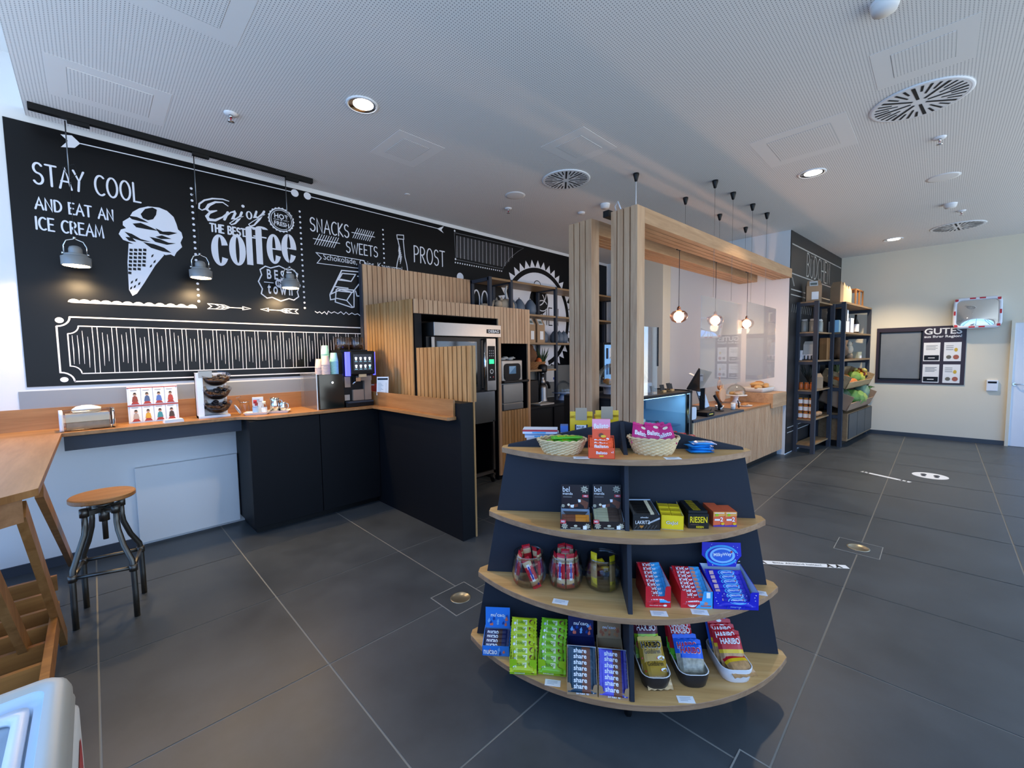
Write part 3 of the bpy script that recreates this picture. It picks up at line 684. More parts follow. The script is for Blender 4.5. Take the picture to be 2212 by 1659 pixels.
# second shield and dotted frame right of the badge
mu.stroke(FRM, [(6.35, 3.25), (7.3, 3.27), (7.3, 2.86), (6.72, 2.86)], .010, CHALKG); mu.stroke(FRM, [(6.35, 3.25), (6.55, 3.08), (6.66, 2.95), (6.72, 2.86)], .010, CHALKG)
for i in range(26): x = 6.50+i*.03; mu.stroke(FRM, [(x, 3.22), (x, max(2.88, 3.12-(x-6.5)*1.1))], .006, CHALKG)
for i in range(14): mu.disc(FRM, 6.9, 3.2-i*.045, .011, .011, CHALK, 1, 8)
dot(WB, 1245, 785, .06)
tag(mu.build('wall_mural', recalc=False), 'black chalkboard mural of ice cream, coffee, snacks and drinks lettering on left wall', 'mural')

# ------------------------------------------------------------------ dark sign panel behind the racks
P0 = Vector((XW+.004, 1.652, 0)); P1 = Vector((XB-.01, 1.452, 0)); du = (P1-P0).normalized(); LN = (P1-P0).length
SIGN = plain('#1d1b1a', .45, var=.12, scale=2); SIGNL = plain('#a9a69f', .8, var=.25, scale=30)
sg = MB(); nrm = Vector((du.y, -du.x, 0))
Msg = Matrix(((du.x, -nrm.x, 0, P0.x), (du.y, -nrm.y, 0, P0.y), (0, 0, 1, 0), (0, 0, 0, 1)))
sg.box(0, LN, -.008, -.002, .02, ZC-.005, SIGN, M=Msg)
FS = Fr(P0+nrm*.008, du, (0, 0, 1), .0015)
for zz, w in ((3.24, .02), (2.80, .018), (2.56, .018), (2.48, .016), (.42, .012), (.34, .012)): sg.rect(FS, .04, zz-w/2, LN-.05, zz+w/2, SIGNL)
lettering(sg, FS, 'BÜDCHEN', .80, 2.84, 1.42, .37, .024, SIGNL)
for i in range(30): sg.stroke(FS, [(.10+i*.1, 2.22), (.13+i*.1, 2.34)], .010, SIGNL)
for i in range(3): sg.stroke(FS, [(.06+i*.02, 2.74), (.16+i*.02, 2.62)], .008, SIGNL)
tag(sg.build('sign_panel', recalc=False), 'dark sign panel with narrow chalk lettering on the wall behind the black racks', 'wall sign')

# ------------------------------------------------------------------ poster, mirror and reader on the right-hand wall
PB = plain('#35262a', .4, var=.15, scale=3); x = XB
FP = Fr((XB-.012, .865, .985), (0, -1.172, 0), (0, 0, 1.035), .0025)
t = thing('notice_board', 'dark notice board with empty grey pin frame and four sheets, below the convex mirror', 'notice board', (XB, .28, .985))
nb = MB().box(XB-.012, XB, -.307, .865, .985, 2.02, PB)
nb.text(FP, 'GUTES', .555, .86, .40, .105, PAPER, 1, True); nb.text(FP, 'aus Ihrer Region!', .555, .79, .40, .055, PAPER, 1, True); wpart(nb, 'panel', T=t)
nf = MB(); y0, y1, z0, z1 = .822, .235, 1.06, 1.945
for a in ((y0-.022, y0, z0, z1), (y1, y1+.022, z0, z1), (y1, y0, z1-.022, z1), (y1, y0, z0, z0+.022)): nf.box(XB-.03, XB-.012, min(a[0], a[1]), max(a[0], a[1]), a[2], a[3], BLACK)
wpart(nf, 'frame', T=t); wpart(MB().box(XB-.018, XB-.012, y1+.022, y0-.022, z0+.022, z1-.022, plain('#7e8180', .35, var=.12, scale=4)), 'pin_surface', T=t)
def sheet(a0, b0, a1, b1, kind):
    s = MB(); s.rect(FP, a0, b0, a1, b1, PAPER, 1); w = a1-a0; h = b1-b0; T1 = plain('#9a9a96', .8)
    if kind == 0:
        for i in range(4): s.rect(FP, a0+.15*w, b0+h*(.82-.07*i), a0+(.85-.12*(i % 2))*w, b0+h*(.85-.07*i), T1, 2)
        s.rect(FP, a0+.05*w, b0+.05*h, a1-.05*w, b0+.32*h, BLACK, 2); s.rect(FP, a0+.3*w, b0+.16*h, a1-.3*w, b0+.20*h, PAPER, 3)
    else:
        for i in range(3): s.rect(FP, a0+.12*w, b0+h*(.80-.10*i), a0+.55*w, b0+h*(.83-.10*i), T1, 2)
        s.disc(FP, a0+.7*w, b0+.6*h, .1*w, .1*h, plain('#d8b23a'), 2); s.disc(FP, a0+.3*w, b0+.22*h, .15*w, .1*h, plain('#6f6a5a'), 2); s.disc(FP, a0+.72*w, b0+.22*h, .17*w, .12*h, plain('#b0624a'), 2)
    wpart(s, 'sheet', T=t, recalc=False)
sheet(.555, .40, .735, .72, 0); sheet(.775, .40, .955, .72, 1); sheet(.555, .03, .735, .345, 0); sheet(.775, .03, .955, .345, 1)
t = thing('convex_mirror', 'convex safety mirror with white frame and red marks, high on the right wall', 'mirror', (XB, -.41, 2.2))
def rrect(w, h, r, n=6): return [(sx*(w-r)+r*math.cos(a), sz*(h-r)+r*math.sin(a)) for sx, sz, a0 in ((1, 1, 0), (-1, 1, 90), (-1, -1, 180), (1, -1, 270)) for a in [math.radians(a0+90*i/n) for i in range(n+1)]]
def loft(mb, rings, m, cap=None, smooth=True):
    k = len(rings[0]); vs = [p for r in rings for p in r]
    mb.add(vs, [(j*k+i, j*k+(i+1) % k, (j+1)*k+(i+1) % k, (j+1)*k+i) for j in range(len(rings)-1) for i in range(k)], m, smooth)
    return mb
def MR(u, v, d): # tilted downwards and to the room
    return (XB-.10-d+v*.22-.0*u, -.41-u, 2.215+v+d*.1)
HW, HH = .28, .26
fm = MB(); sh = [rrect(HW, HH, .09), rrect(HW*1.0, HH*1.0, .09), rrect(HW*.86, HH*.84, .06), rrect(HW*.84, HH*.82, .06)]
loft(fm, [[MR(u, v, d) for u, v in s_] for s_, d in zip(sh, (-.05, .02, .025, .0))], WHITEP)
wpart(fm, 'frame', T=t)
ms = MB(); N = 14; vs = []
for j in range(N+1):
    for i in range(N+1):
        u = (i/N*2-1)*HW*.85; v = (j/N*2-1)*HH*.83; vs.append(MR(u, v, .055*(1-(u/HW)**2)*(1-(v/HH)**2)+.001))
ms.add(vs, [(j*(N+1)+i, j*(N+1)+i+1, (j+1)*(N+1)+i+1, (j+1)*(N+1)+i) for j in range(N) for i in range(N)], plain('#eef1f2', .02, metal=1, var=0), True); wpart(ms, 'mirror_face', T=t)
for u, v, du_, dv_ in ((-.2, .93, .035, .012), (.2, .93, .035, .012), (-.2, -.93, .035, .012), (.2, -.93, .035, .012), (-.93, 0, .012, .035), (.93, 0, .012, .035), (-.86, .84, .02, .02), (.86, .84, .02, .02), (-.86, -.84, .02, .02), (.86, -.84, .02, .02)):
    cu, cv = u*HW, v*HH; rm = MB(); rm.add([MR(cu-du_, cv-dv_, .0245), MR(cu+du_, cv-dv_, .0245), MR(cu+du_, cv+dv_, .0245), MR(cu-du_, cv+dv_, .0245)], [(0, 1, 2, 3)], plain('#c8323c', .4)); wpart(rm, 'red_mark', T=t, recalc=False)
wpart(MB().tube([(XB-.04, -.41, 2.2), (XB, -.41, 2.2)], .03, STEELD, 12), 'bracket', T=t)
t = thing('card_reader', 'small white access reader on the wall left of the door', 'card reader', (XB, -.62, .90))
wpart(MB().box(XB-.035, XB, -.695, -.565, .90, 1.085, WHITEP), 'housing', T=t, bevel=.008); wpart(MB().box(XB-.037, XB-.035, -.68, -.58, 1.03, 1.06, CHARD), 'display', T=t)
# ------------------------------------------------------------------ the coffee bar along the mural wall
ZT = 1.09                                     # worktop height
def fluted(mb, fr, a0, a1, b0, b1, n, m, back, depth=.016, gap=.18):
    """row of n upright slats filling the frame rectangle"""
    mb.rect(fr, a0, b0, a1, b1, back, 0); w = (a1-a0)/n; N = fr.n*depth
    for i in range(n):
        x0 = a0+i*w+w*gap/2; x1 = a0+(i+1)*w-w*gap/2
        q = [fr.p(x0, b0, 0), fr.p(x1, b0, 0), fr.p(x1, b1, 0), fr.p(x0, b1, 0)]; r = [p+N for p in q]
        mb.add(q+r, [(4, 5, 6, 7), (0, 1, 5, 4), (1, 2, 6, 5), (2, 3, 7, 6), (3, 0, 4, 7)], m)
    return mb
# black cupboards: a run along the wall and a leg towards the room
t = thing('bar_cabinet', 'black floor cupboard with two doors under the coffee machine', 'cabinet', (1.55, 4.5, 0))
wpart(MB().box(.966, 2.2, 4.345, YM-.005, .07, 1.055, CHARD).box(1.0, 2.2, 4.40, YM-.01, 0, .07, BLACK), 'body', T=t)
wpart(MB().box(.966, 1.575, 4.322, 4.343, .07, 1.05, CHARD), 'door', T=t, bevel=.002); wpart(MB().box(1.581, 2.2, 4.322, 4.343, .07, 1.05, CHARD), 'door', T=t, bevel=.002)
t = thing('bar_partition', 'black partition leg of the bar with oak cladding on its far side', 'partition', (2.28, 3.6, 0))
wpart(MB().box(2.205, 2.345, 2.86, YM-.04, 0, 1.205, CHARD), 'core', T=t, bevel=.002)
wpart(MB().box(2.346, 2.362, 2.853, 4.0, 0, 1.205, SLATW), 'cladding', T=t)
sc_ = MB(); sc_.box(2.352, 2.384, 2.858, 3.735, 1.206, 1.70, SLATW)
fluted(sc_, Fr((2.352, 3.735, 1.206), (0, -1, 0), (0, 0, 1)), 0, .877, 0, .494, 13, SLATW, SLATBACK, .018, .22)
tag(sc_.build('slatted_screen', recalc=False), 'upright oak slat screen on the bar partition, in front of the oven', 'screen')
t = thing('bar_shelf_fascia', 'dark fascia board under the narrow left end of the bar top', 'fascia board', (.3, 4.55, .93))
wpart(MB().box(-.18, .95, 4.53, 4.56, .95, 1.055, CHARL), 'board', T=t); wpart(MB().box(-.18, .95, 4.56, YM-.01, 1.03, 1.055, CHARL), 'bracket', T=t)
# one continuous oak top: narrow on the left, deeper over the cupboards, then the leg towards the room
top = MB()
top.prism([(-1.2, 4.50), (.90, 4.47), (.93, 4.45), (1.03, 4.31), (1.07, 4.295), (2.115, 4.275), (2.115, 2.93), (2.13, 2.915), (2.203, 2.915), (2.203, YM-.003), (-1.2, YM-.003)], ZT-.028, ZT, OAK, OAKY)
t = thing('bar_counter', 'long oak worktop of the coffee bar with raised oak back edge', 'worktop', (1.0, 4.6, ZT))
wpart(top, 'top_board', T=t, bevel=.002); wpart(MB().box(-1.2, 2.183, YM-.022, YM-.003, ZT, 1.255, OAK), 'upstand', T=t); wpart(MB().box(2.183, 2.203, 2.93, YM-.003, ZT, 1.235, OAKY), 'upstand', T=t)
o = MB().box(-.405, 2.33, YM-.004, YM-.0005, 1.255, 1.39, GREYSPL).build('splashback'); tag(o, 'grey strip on the wall between oak back edge and mural', 'splashback')
o = MB().box(.207, .955, YM-.05, YM-.002, .03, .69, WHITEW).build('cover_panel', bevel=.003); tag(o, 'white box panel low on the wall under the bar', 'wall panel')

# ------------------------------------------------------------------ oak slat tower with the ovens
TY = 3.95
def sl(P, Q, z0, z1, n, m=SLAT, depth=.016, gap=.16, mb=None):
    P = Vector(P); Q = Vector(Q); d = Q-P; L = d.length; d.normalize()
    return fluted(mb or MB(), Fr((P.x, P.y, z0), d, (0, 0, 1)), 0, L, 0, z1-z0, n, m, SLATBACK, depth, gap)
t = thing('oven_tower', 'tall cabinet clad in upright oak slats with niches for the ovens', 'cabinet', (3.4, 4.3, 0))
TW = (2.47, 4.26)   # outer x
c = MB(); zt = 2.225
c.box(2.47, 2.56, TY+.02, 4.78, 0, zt-.01, CHARD).box(3.665, 3.72, TY+.02, 4.78, 0, zt-.01, CHARD).box(4.21, 4.26, TY+.02, 4.78, 0, zt-.01, CHARD).box(2.47, 4.26, 4.74, 4.78, 0, zt-.01, CHARD)
c.box(2.47, 4.26, TY+.02, 4.78, zt-.03, zt-.005, OAK).box(2.56, 3.665, TY+.03, 4.74, 2.07, zt-.03, CHARD).box(3.72, 4.21, TY+.03, 4.74, 1.77, zt-.03, CHARD).box(3.72, 4.21, TY+.03, 4.74, .06, .885, CHARD)
wpart(c, 'carcass', T=t)
a = sl((2.345, 4.79, 0), (2.455, TY+.015, 0), 1.0, zt, 15, SLATW); wpart(a, 'side_cladding', T=t, recalc=False)
wpart(sl((2.455, TY+.012, 0), (3.675, TY+.012, 0), 2.075, zt, 20), 'front_cladding', T=t, recalc=False)
wpart(sl((3.715, TY+.012, 0), (4.215, TY+.012, 0), 1.765, zt, 9), 'front_cladding', T=t, recalc=False)
wpart(sl((3.715, TY+.012, 0), (4.215, TY+.012, 0), .06, .89, 9, SLATW), 'front_cladding', T=t, recalc=False)
wpart(MB().box(3.672, 3.715, TY-.004, TY+.02, .06, 2.225, SLAT).box(4.215, 4.258, TY-.004, TY+.02, .06, 2.225, SLAT), 'edge_strip', T=t)
bp = sl((2.30, 4.80, 0), (3.92, 4.80, 0), 1.2, 2.70, 26, SLAT); bp.box(2.285, 2.30, 4.79, YM-.007, 1.2, 2.70, CHARL); bp.box(2.30, 3.92, 4.80, YM-.007, 2.68, 2.70, SLAT)
tag(bp.build('oak_cladding', recalc=False), 'tall oak slat wall panel behind and above the oven tower', 'wall panel')
# big oven
t = thing('baking_oven', 'large steel baking oven with glass door in the left niche of the slat tower', 'oven', (3.1, 4.1, 1.15))
wpart(MB().box(2.60, 3.62, TY+.0, 4.6, 1.17, 1.83, BLACK), 'body', T=t)
hd = MB().box(2.645, 3.64, TY-.09, 4.4, 1.835, 1.985, STEEL)
hd.text(Fr((3.40, TY-.09, 1.90), (1, 0, 0), (0, 0, 1)), 'DEBAG', .03, -.012, .17, .035, PAPER, 2, True); hd.rect(Fr((3.40, TY-.09, 1.90), (1, 0, 0), (0, 0, 1)), .0, -.02, .225, .03, BLACK, 1)
wpart(hd, 'hood', T=t, bevel=.004)
dr = MB().box(2.66, 3.37, TY-.02, TY, 1.19, 1.82, BLACK); dr.box(2.72, 3.30, TY-.022, TY-.02, 1.24, 1.78, plain('#1c2224', .06, spec=.8)); wpart(dr, 'door', T=t)
wpart(MB().box(2.65, 2.69, TY-.03, TY-.02, 1.19, 1.825, STEEL), 'door_edge', T=t)
wpart(MB().tube([(3.40, TY-.05, 1.82), (3.40, TY-.05, 1.19)], .018, CHROME, 10).box(3.385, 3.415, TY-.05, TY, 1.80, 1.815, STEELD).box(3.385, 3.415, TY-.05, TY, 1.20, 1.215, STEELD), 'door_handle', T=t)
cp = MB().box(3.45, 3.60, TY-.03, TY, 1.18, 1.82, STEEL); fr = Fr((3.45, TY-.03, 1.18), (1, 0, 0), (0, 0, 1)); cp.rect(fr, .015, .12, .135, .55, CHARD)
for i in range(9): cp.disc(fr, .045+.03*(i % 3), .49-.03*(i//3), .008, .008, GREYSPL, 2, 10)
cp.ring(fr, .075, .235, .03, .03, .018, .018, STEELD, 2); cp.disc(fr, .10, .165, .009, .009, RED, 2, 10); cp.disc(fr, .05, .165, .007, .007, PAPER, 2, 10)
cpo = wpart(cp, 'control_panel', T=t)
dd = MB(); dd.rect(fr, .035, .33, .115, .385, emit('#27e08a', 1.3), 2); wpart(dd, 'display', T=t, recalc=False)
t = thing('oven_stand', 'steel stand on castors under the large oven', 'oven stand', (3.15, 4.1, 0))
s_ = MB().box(2.62, 3.60, TY, 4.55, .78, 1.165, STEELD)
for x in (2.63, 3.56):
    for y in (TY, 4.5): s_.box(x, x+.03, y, y+.03, .09, .80, STEEL)
s_.box(2.63, 3.59, TY, TY+.03, .12, .16, STEEL).box(2.63, 3.59, 4.5, 4.53, .12, .16, STEEL); wpart(s_, 'frame', T=t)
for x in (2.66, 3.56):
    for y in (TY+.02, 4.5): wpart(MB().lathe([(.035, -.012), (.04, -.008), (.04, .008), (.035, .012)], BLACK, n=16, M=Matrix.Translation((x, y, .04)) @ Matrix.Rotation(PI/2, 4, 'Y')).box(x-.018, x+.018, y-.02, y+.02, .06, .10, STEEL), 'castor', T=t)
# small ovens
t = thing('snack_oven', 'small black-fronted oven with square display, on top in the right niche', 'oven', (3.95, 4.1, 1.30))
b_ = MB().box(3.735, 4.12, TY+.01, 4.5, 1.27, 1.55, STEEL); wpart(b_, 'body', T=t, bevel=.012)
fr = Fr((3.735, TY+.01, 1.27), (1, 0, 0), (0, 0, 1), .006); f_ = MB(); f_.poly(fr, [(.05+p[0]*.0+q[0], q[1]) for p, q in [((0, 0), (x_+.14, z_+.125)) for x_, z_ in rrect(.15, .11, .05)]], CHARD); wpart(f_, 'door', T=t, recalc=False)
f_ = MB(); f_.rect(fr, .125, .10, .25, .20, plain('#8fb4cc', .2), 1.4); f_.poly(fr, [(.125, .10), (.25, .20), (.25, .10)], plain('#5f86a3', .2), 1.6); wpart(f_, 'display', T=t, recalc=False)
wpart(MB().box(3.72, 4.19, TY-.05, TY+.01, 1.255, 1.285, BLACK), 'tray', T=t, bevel=.006)
t = thing('steam_oven', 'brushed steel oven below the black-fronted one in the right niche', 'oven', (3.95, 4.1, .89))
wpart(MB().box(3.735, 4.13, TY+.02, 4.5, .888, 1.25, STEELD), 'body', T=t, bevel=.006); wpart(MB().box(3.75, 4.12, TY, TY+.02, .99, 1.235, STEEL), 'door', T=t, bevel=.004); wpart(MB().box(3.75, 4.12, TY, TY+.02, .895, .98, STEEL), 'drawer', T=t, bevel=.004)
CLOTH = plain('#b9b7ae', .9, var=.1)
m = MB()
for i, (x, y, r) in enumerate(((3.80, 4.03, .05), (3.88, 4.05, .055), (3.95, 4.02, .05), (4.02, 4.06, .045))): m.ball((x, y, 1.565+.012*(i % 2)), r, CLOTH, 10, 6, (1, .9, .35), .25, i)
tag(m.build('cloth'), 'crumpled light cloth lying on the small black-fronted oven', 'cloth')

# ------------------------------------------------------------------ things on the bar
BK = plain('#2a2320', .7, var=.3, scale=40)
t = thing('napkin_dispenser', 'white napkin dispenser with clear front at the left end of the bar', 'napkin dispenser', (-.05, 4.62, ZT), .06)
def prof(w, h, r): return [(x_, z_+h) for x_, z_ in rrect(w, h, r, 5)]
e1 = MB(); loft(e1, [[(x0, y_, z_) for y_, z_ in prof(.085, .0775, .03)] for x0 in (-.15, -.13)], WHITEP); e1.add([(-.15, y_, z_) for y_, z_ in prof(.085, .0775, .03)], [tuple(range(24))], WHITEP); e1.add([(-.13, y_, z_) for y_, z_ in prof(.085, .0775, .03)], [tuple(range(24))], WHITEP); e1.build('end_cap', t)
e2 = MB(); loft(e2, [[(x0, y_, z_) for y_, z_ in prof(.085, .0775, .03)] for x0 in (.135, .15)], CHROME); e2.add([(.15, y_, z_) for y_, z_ in prof(.085, .0775, .03)], [tuple(range(24))], CHROME); e2.build('end_cap', t)
g_ = MB(); loft(g_, [[(x0, y_*.97, .003+z_*.97) for y_, z_ in prof(.085, .0775, .03)] for x0 in (-.13, .135)], glass('tinted_plastic', '#efe6da', .10)); g_.build('cover', t)
nn = MB()
for i in range(14): nn.box(-.115, .12, -.055+i*.008, -.05+i*.008, .01, .125, plain('#c9bba6', .8, var=.2, scale=30) if i < 3 else PAPER)  # front napkins tinted beige to stand in for reflections in the cover
nn.build('napkins', t); b_ = MB(); b_.ball((0, .01, .15), .085, PAPER, 16, 8, (1, .42, .42), .06, 4); b_.build('top_napkin', t)
# small eight-picture rack of cards
t = thing('card_rack', 'white display rack with eight picture cards in two rows', 'card rack', (.355, 4.72, ZT), -.03)
M_ = Matrix.Rotation(math.radians(-9), 4, 'X')
MB().box(-.165, .165, -.012, .012, 0, .305, WHITEP, M=M_).box(-.165, .165, -.012, .09, 0, .006, WHITEP).build('board', t)
RD = plain('#a83a2e', .6); ux = M_ @ Vector((1, 0, 0)); uz = M_ @ Vector((0, 0, 1)); fr = Fr(M_ @ Vector((-.165, -.012, 0)), ux, uz, .0015)
cols = ['#8d4436', '#4b5f86', '#5572b4', '#b8483c', '#b8a79c', '#d9a63c', '#3f8f95', '#4a3b34']
def person_card(i):
    cx = .012+.0775*(i % 4); cz = .155 if i < 4 else .010; k = MB(); w, h = .072, .135
    k.rect(fr, cx, cz, cx+w, cz+h, PAPER, 2); k.poly(fr, [(cx+.01, cz), (cx+w-.01, cz), (cx+w-.022, cz+.022), (cx+.022, cz+.022)], RD, 3)
    C_ = plain(cols[i], .7); k.poly(fr, [(cx+.016, cz+.022), (cx+w-.016, cz+.022), (cx+w-.022, cz+.062), (cx+w/2, cz+.072), (cx+.022, cz+.062)], C_, 3)
    k.disc(fr, cx+w/2, cz+.083, .011, .013, plain('#c99d80', .7), 4, 14); k.poly(fr, [(cx+w/2-.011, cz+.085), (cx+w/2+.011, cz+.085), (cx+w/2+.006, cz+.098), (cx+w/2-.006, cz+.098)], plain('#3c2f2a', .8), 5)
    k.rect(fr, cx+.01, cz+h-.020, cx+w-.02, cz+h-.014, plain('#a7a7a5'), 3)
    return k
for i in range(8): person_card(i).build('card', t, recalc=False)
MB().box(-.165, .165, -.004, .0, .14, .15, RD, M=Matrix.Translation((0, -.015, 0)) @ M_).box(-.165, .165, -.004, .0, .293, .300, RD, M=Matrix.Translation((0, -.012, 0)) @ M_).build('rail', t)
m = MB()
for i in range(6): m.box(-.065+.001*i, .065-.0012*i, -.04, .04, .0045*i, .0045*i+.004, PAPER)
o = m.build('card_stack', M=Matrix.Translation((.46, 4.53, ZT)) @ Matrix.Rotation(.08, 4, 'Z')); tag(o, 'small stack of white cards lying in front of the picture rack', 'cards')
# three-bowl capsule stand
PODS = plain('#2b2527', .35, var=.5, scale=60)
t = thing('capsule_stand', 'white stand with three clear tilted bowls of dark capsules', 'dispenser stand', (.76, 4.66, ZT), 0)
MB().prism([(-.115, -.05), (-.075, -.08), (-.075, .06), (-.115, .06)], 0, .405, WHITEP).box(-.115, .12, .03, .06, 0, .40, WHITEP).box(-.115, .12, -.08, .06, 0, .02, WHITEP).build('stand', t)
for i, z_ in enumerate((.045, .17, .295)):
    M3 = Matrix.Translation((.03, -.035, z_)) @ Matrix.Rotation(math.radians(14), 4, 'X')
    b_ = MB(); b_.lathe([(.055, 0), (.085, .03), (.110, .085), (.114, .095)], SMOKE, n=28, caps=False, M=M3); bo = b_.build('bowl', t)
    p_ = MB(); r_ = random.Random(i)
    for k in range(26): a_ = r_.random()*2*PI; q_ = r_.random()**.5*.085; p_.ball(M3 @ Vector((q_*math.cos(a_), q_*math.sin(a_), .045+.03*r_.random())), .021, PODS, 8, 5, (1, 1, .7), .05, k)
    p_.lathe([(.05, .004), (.08, .03), (.1, .06), (.001, .062)], PODS, n=20, caps=False, M=M3)
    po = p_.build('capsules', bo); po['kind'] = 'stuff'
MB().box(-.10, .0, -.085, -.08, .36, .42, plain('#cfc6b6', .6), M=Matrix.Rotation(-.05, 4, 'Z')).build('sign', t)
# open jar with its lid, trays with bottles and milk
t = thing('glass_jar', 'small clip-top glass jar standing behind the white tray', 'jar', (1.03, 4.74, ZT))
MB().lathe([(.035, 0), (.042, .01), (.042, .085), (.036, .10)], JARGL, n=24, caps=False).lathe([(.001, .003), (.036, .003)], JARGL, n=24, caps=False).build('body', t)
MB().lathe([(.041, .099), (.043, .104), (.041, .11)], CHROME, n=24).tube([(-.03, .03, .11), (-.06, .03, .15), (-.02, .03, .16)], .003, CHROME, 6).build('clip', t)
lid = MB().lathe([(.045, -.006), (.05, 0), (.045, .006), (.001, .008)], JARGL, n=24, caps=False, M=Matrix.Rotation(math.radians(62), 4, 'Y')).lathe([(.046, -.005), (.052, 0), (.046, .005)], WHITEP, n=24, caps=False, M=Matrix.Rotation(math.radians(62), 4, 'Y'))
o = lid.build('jar_lid', M=Matrix.Translation((.945, 4.62, ZT+.052))); tag(o, 'glass lid leaning against the clip-top jar', 'lid')  # loose lid of the clip-top jar
def tray(x, y, w, d, rz, label):
    t = thing('tray', label, 'tray', (x, y, ZT), rz, 'small white porcelain trays'); m = MB()
    R = [[(px_*k_, py_*k2, z_) for px_, py_ in rrect(w, d, .012, 3)] for k_, k2, z_ in ((.84, .80, 0), (1, 1, .022), (.97, .96, .022), (.84, .8, .006))]
    loft(m, R, WHITEC, smooth=False); m.add(R[0], [tuple(range(len(R[0])))], WHITEC); m.add(R[3], [tuple(range(len(R[3])))], WHITEC); m.build('dish', t)
tray(1.085, 4.53, .105, .075, -.42, 'white tray with sweetener bottles at the step in the bar top'); tray(1.265, 4.51, .10, .07, -.42, 'white tray under the steel milk jugs')
bx = MB().box(-.045, .045, -.015, .015, 0, .15, PAPER); fr = Fr((-.045, -.015, 0), (1, 0, 0), (0, 0, 1)); bx.rect(fr, .018, .07, .045, .10, RED, 1); bx.rect(fr, .01, .12, .06, .128, GREYSPL, 1); bx.rect(fr, .01, .108, .08, .112, GREYSPL, 1)
o = bx.build('sugar_packet', M=Matrix.Translation((1.105, 4.575, ZT+.007)) @ Matrix.Rotation(-.3, 4, 'Z')); tag(o, 'white paper packet with red square standing at the back of the tray', 'packet')
def bottle(x, y, cap, lab, label, h=.115):
    t = thing('sweetener_bottle', label, 'bottle', (x, y, ZT+.007), group='little bottles on the white tray')
    MB().lathe([(.001, 0), (.024, 0), (.024, h*.55), (.013, h*.72), (.013, h*.78)], JARGL, n=20, caps=False).build('body', t); MB().lathe([(.0245, h*.12), (.0245, h*.5)], lab, n=20, caps=False).build('sticker', t); MB().cyl((0, 0, h*.76), .015, h*.24, cap, 16).build('cap', t)
bottle(1.065, 4.505, RED, plain('#a9c8e2', .5), 'small bottle with red cap and pale blue sticker on the tray', .13); bottle(1.135, 4.49, plain('#efe7c6', .4), PAPER, 'small bottle with cream cap on the tray', .115)
def jug(x, y, r, h, label):
    t = thing('milk_jug', label, 'jug', (x, y, ZT+.007), -.4, 'steel milk jugs')
    MB().lathe([(.001, .002), (r, 0), (r*1.02, h*.5), (r*.9, h*.8), (r*.98, h), (r*.9, h), (r*.84, h*.8), (r*.9, .006)], CHROME, n=28, caps=False).build('body', t)
    MB().tube([(r*.9, 0, h*.85), (r*1.5, 0, h*.8), (r*1.6, 0, h*.4), (r*1.0, 0, h*.25)], .005, CHROME, 8).build('handle', t)
jug(1.235, 4.525, .042, .135, 'taller polished steel jug on the second tray'); jug(1.30, 4.50, .03, .09, 'smaller polished steel jug on the second tray')
# acrylic guard left of the machine
t = thing('acrylic_guard', 'clear acrylic sheet standing left of the coffee machine', 'guard', (1.585, 4.6, ZT))
wpart(MB().box(1.578, 1.584, 4.37, 4.83, ZT+.001, 1.455, ACRYL), 'sheet', T=t); wpart(MB().box(1.577, 1.585, 4.364, 4.37, ZT+.001, 1.455, plain('#dfe8ea', .2)), 'edge', T=t)
# coffee machine with its cup cabinet
DG = plain('#0d1512', .12, spec=.7)
t = thing('cup_cabinet', 'glossy black side cabinet of the coffee machine carrying stacked paper cups', 'cabinet', (1.72, 4.58, ZT))
wpart(MB().box(1.60, 1.85, 4.36, 4.80, ZT, 1.445, DG), 'body', T=t, bevel=.004); wpart(MB().cyl((0, 0, 0), .012, .012, CHROME, 14, M=Matrix.Translation((1.73, 4.36, 1.36)) @ Matrix.Rotation(PI/2, 4, 'X')), 'knob', T=t)
t = thing('coffee_machine', 'fully automatic coffee machine with lit touch screen and two bean hoppers', 'coffee machine', (1.99, 4.55, ZT))
k = MB().box(1.86, 2.165, 4.40, 4.80, ZT+.06, 1.66, BLACK).box(1.86, 2.165, 4.34, 4.80, ZT, ZT+.05, BLACK); wpart(k, 'body', T=t, bevel=.004)
wpart(MB().box(1.875, 2.15, 4.315, 4.40, ZT+.045, ZT+.06, CHARL), 'drip_tray', T=t)
BEIGE = plain('#a08d7d', .35, metal=.3); fx = MB()
fx.box(1.865, 1.925, 4.37, 4.40, 1.30, 1.41, BEIGE).box(1.95, 2.07, 4.37, 4.40, ZT+.065, 1.27, BEIGE).box(2.075, 2.15, 4.36, 4.40, ZT+.065, 1.415, BEIGE).box(2.0, 2.15, 4.345, 4.40, 1.365, 1.415, BEIGE); wpart(fx, 'front_panels', T=t)
wpart(MB().tube([(1.98, 4.34, 1.37), (1.94, 4.35, 1.33)], .008, CHROME, 8).box(1.96, 2.01, 4.31, 4.37, 1.36, 1.40, CHROME), 'spout', T=t)
scn = MB().box(1.905, 2.175, 4.30, 4.37, 1.43, 1.68, BLACK); wpart(scn, 'screen_housing', T=t, bevel=.012)
fr = Fr((1.905, 4.30, 1.43), (1, 0, 0), (0, 0, 1)); sc2 = MB(); sc2.rect(fr, .03, .045, .235, .215, emit('#2a2e35', .8), 1)
CUPG = emit('#e8eef2', 1.4); CUPB = emit('#8fc6d6', 1.2)
for i in range(4):
    for j in range(2): cx, cz = .058+.05*i, .165-.08*j; sc2.disc(fr, cx, cz+.012, .014, .009, CUPG, 2, 14); sc2.poly(fr, [(cx-.010, cz+.008), (cx+.010, cz+.008), (cx+.008, cz-.014), (cx-.008, cz-.014)], CUPB if (i == 3 and j) else CUPG, 2); sc2.rect(fr, cx-.014, cz-.028, cx+.014, cz-.024, CUPB, 2)
wpart(sc2, 'touch_screen', T=t, recalc=False)
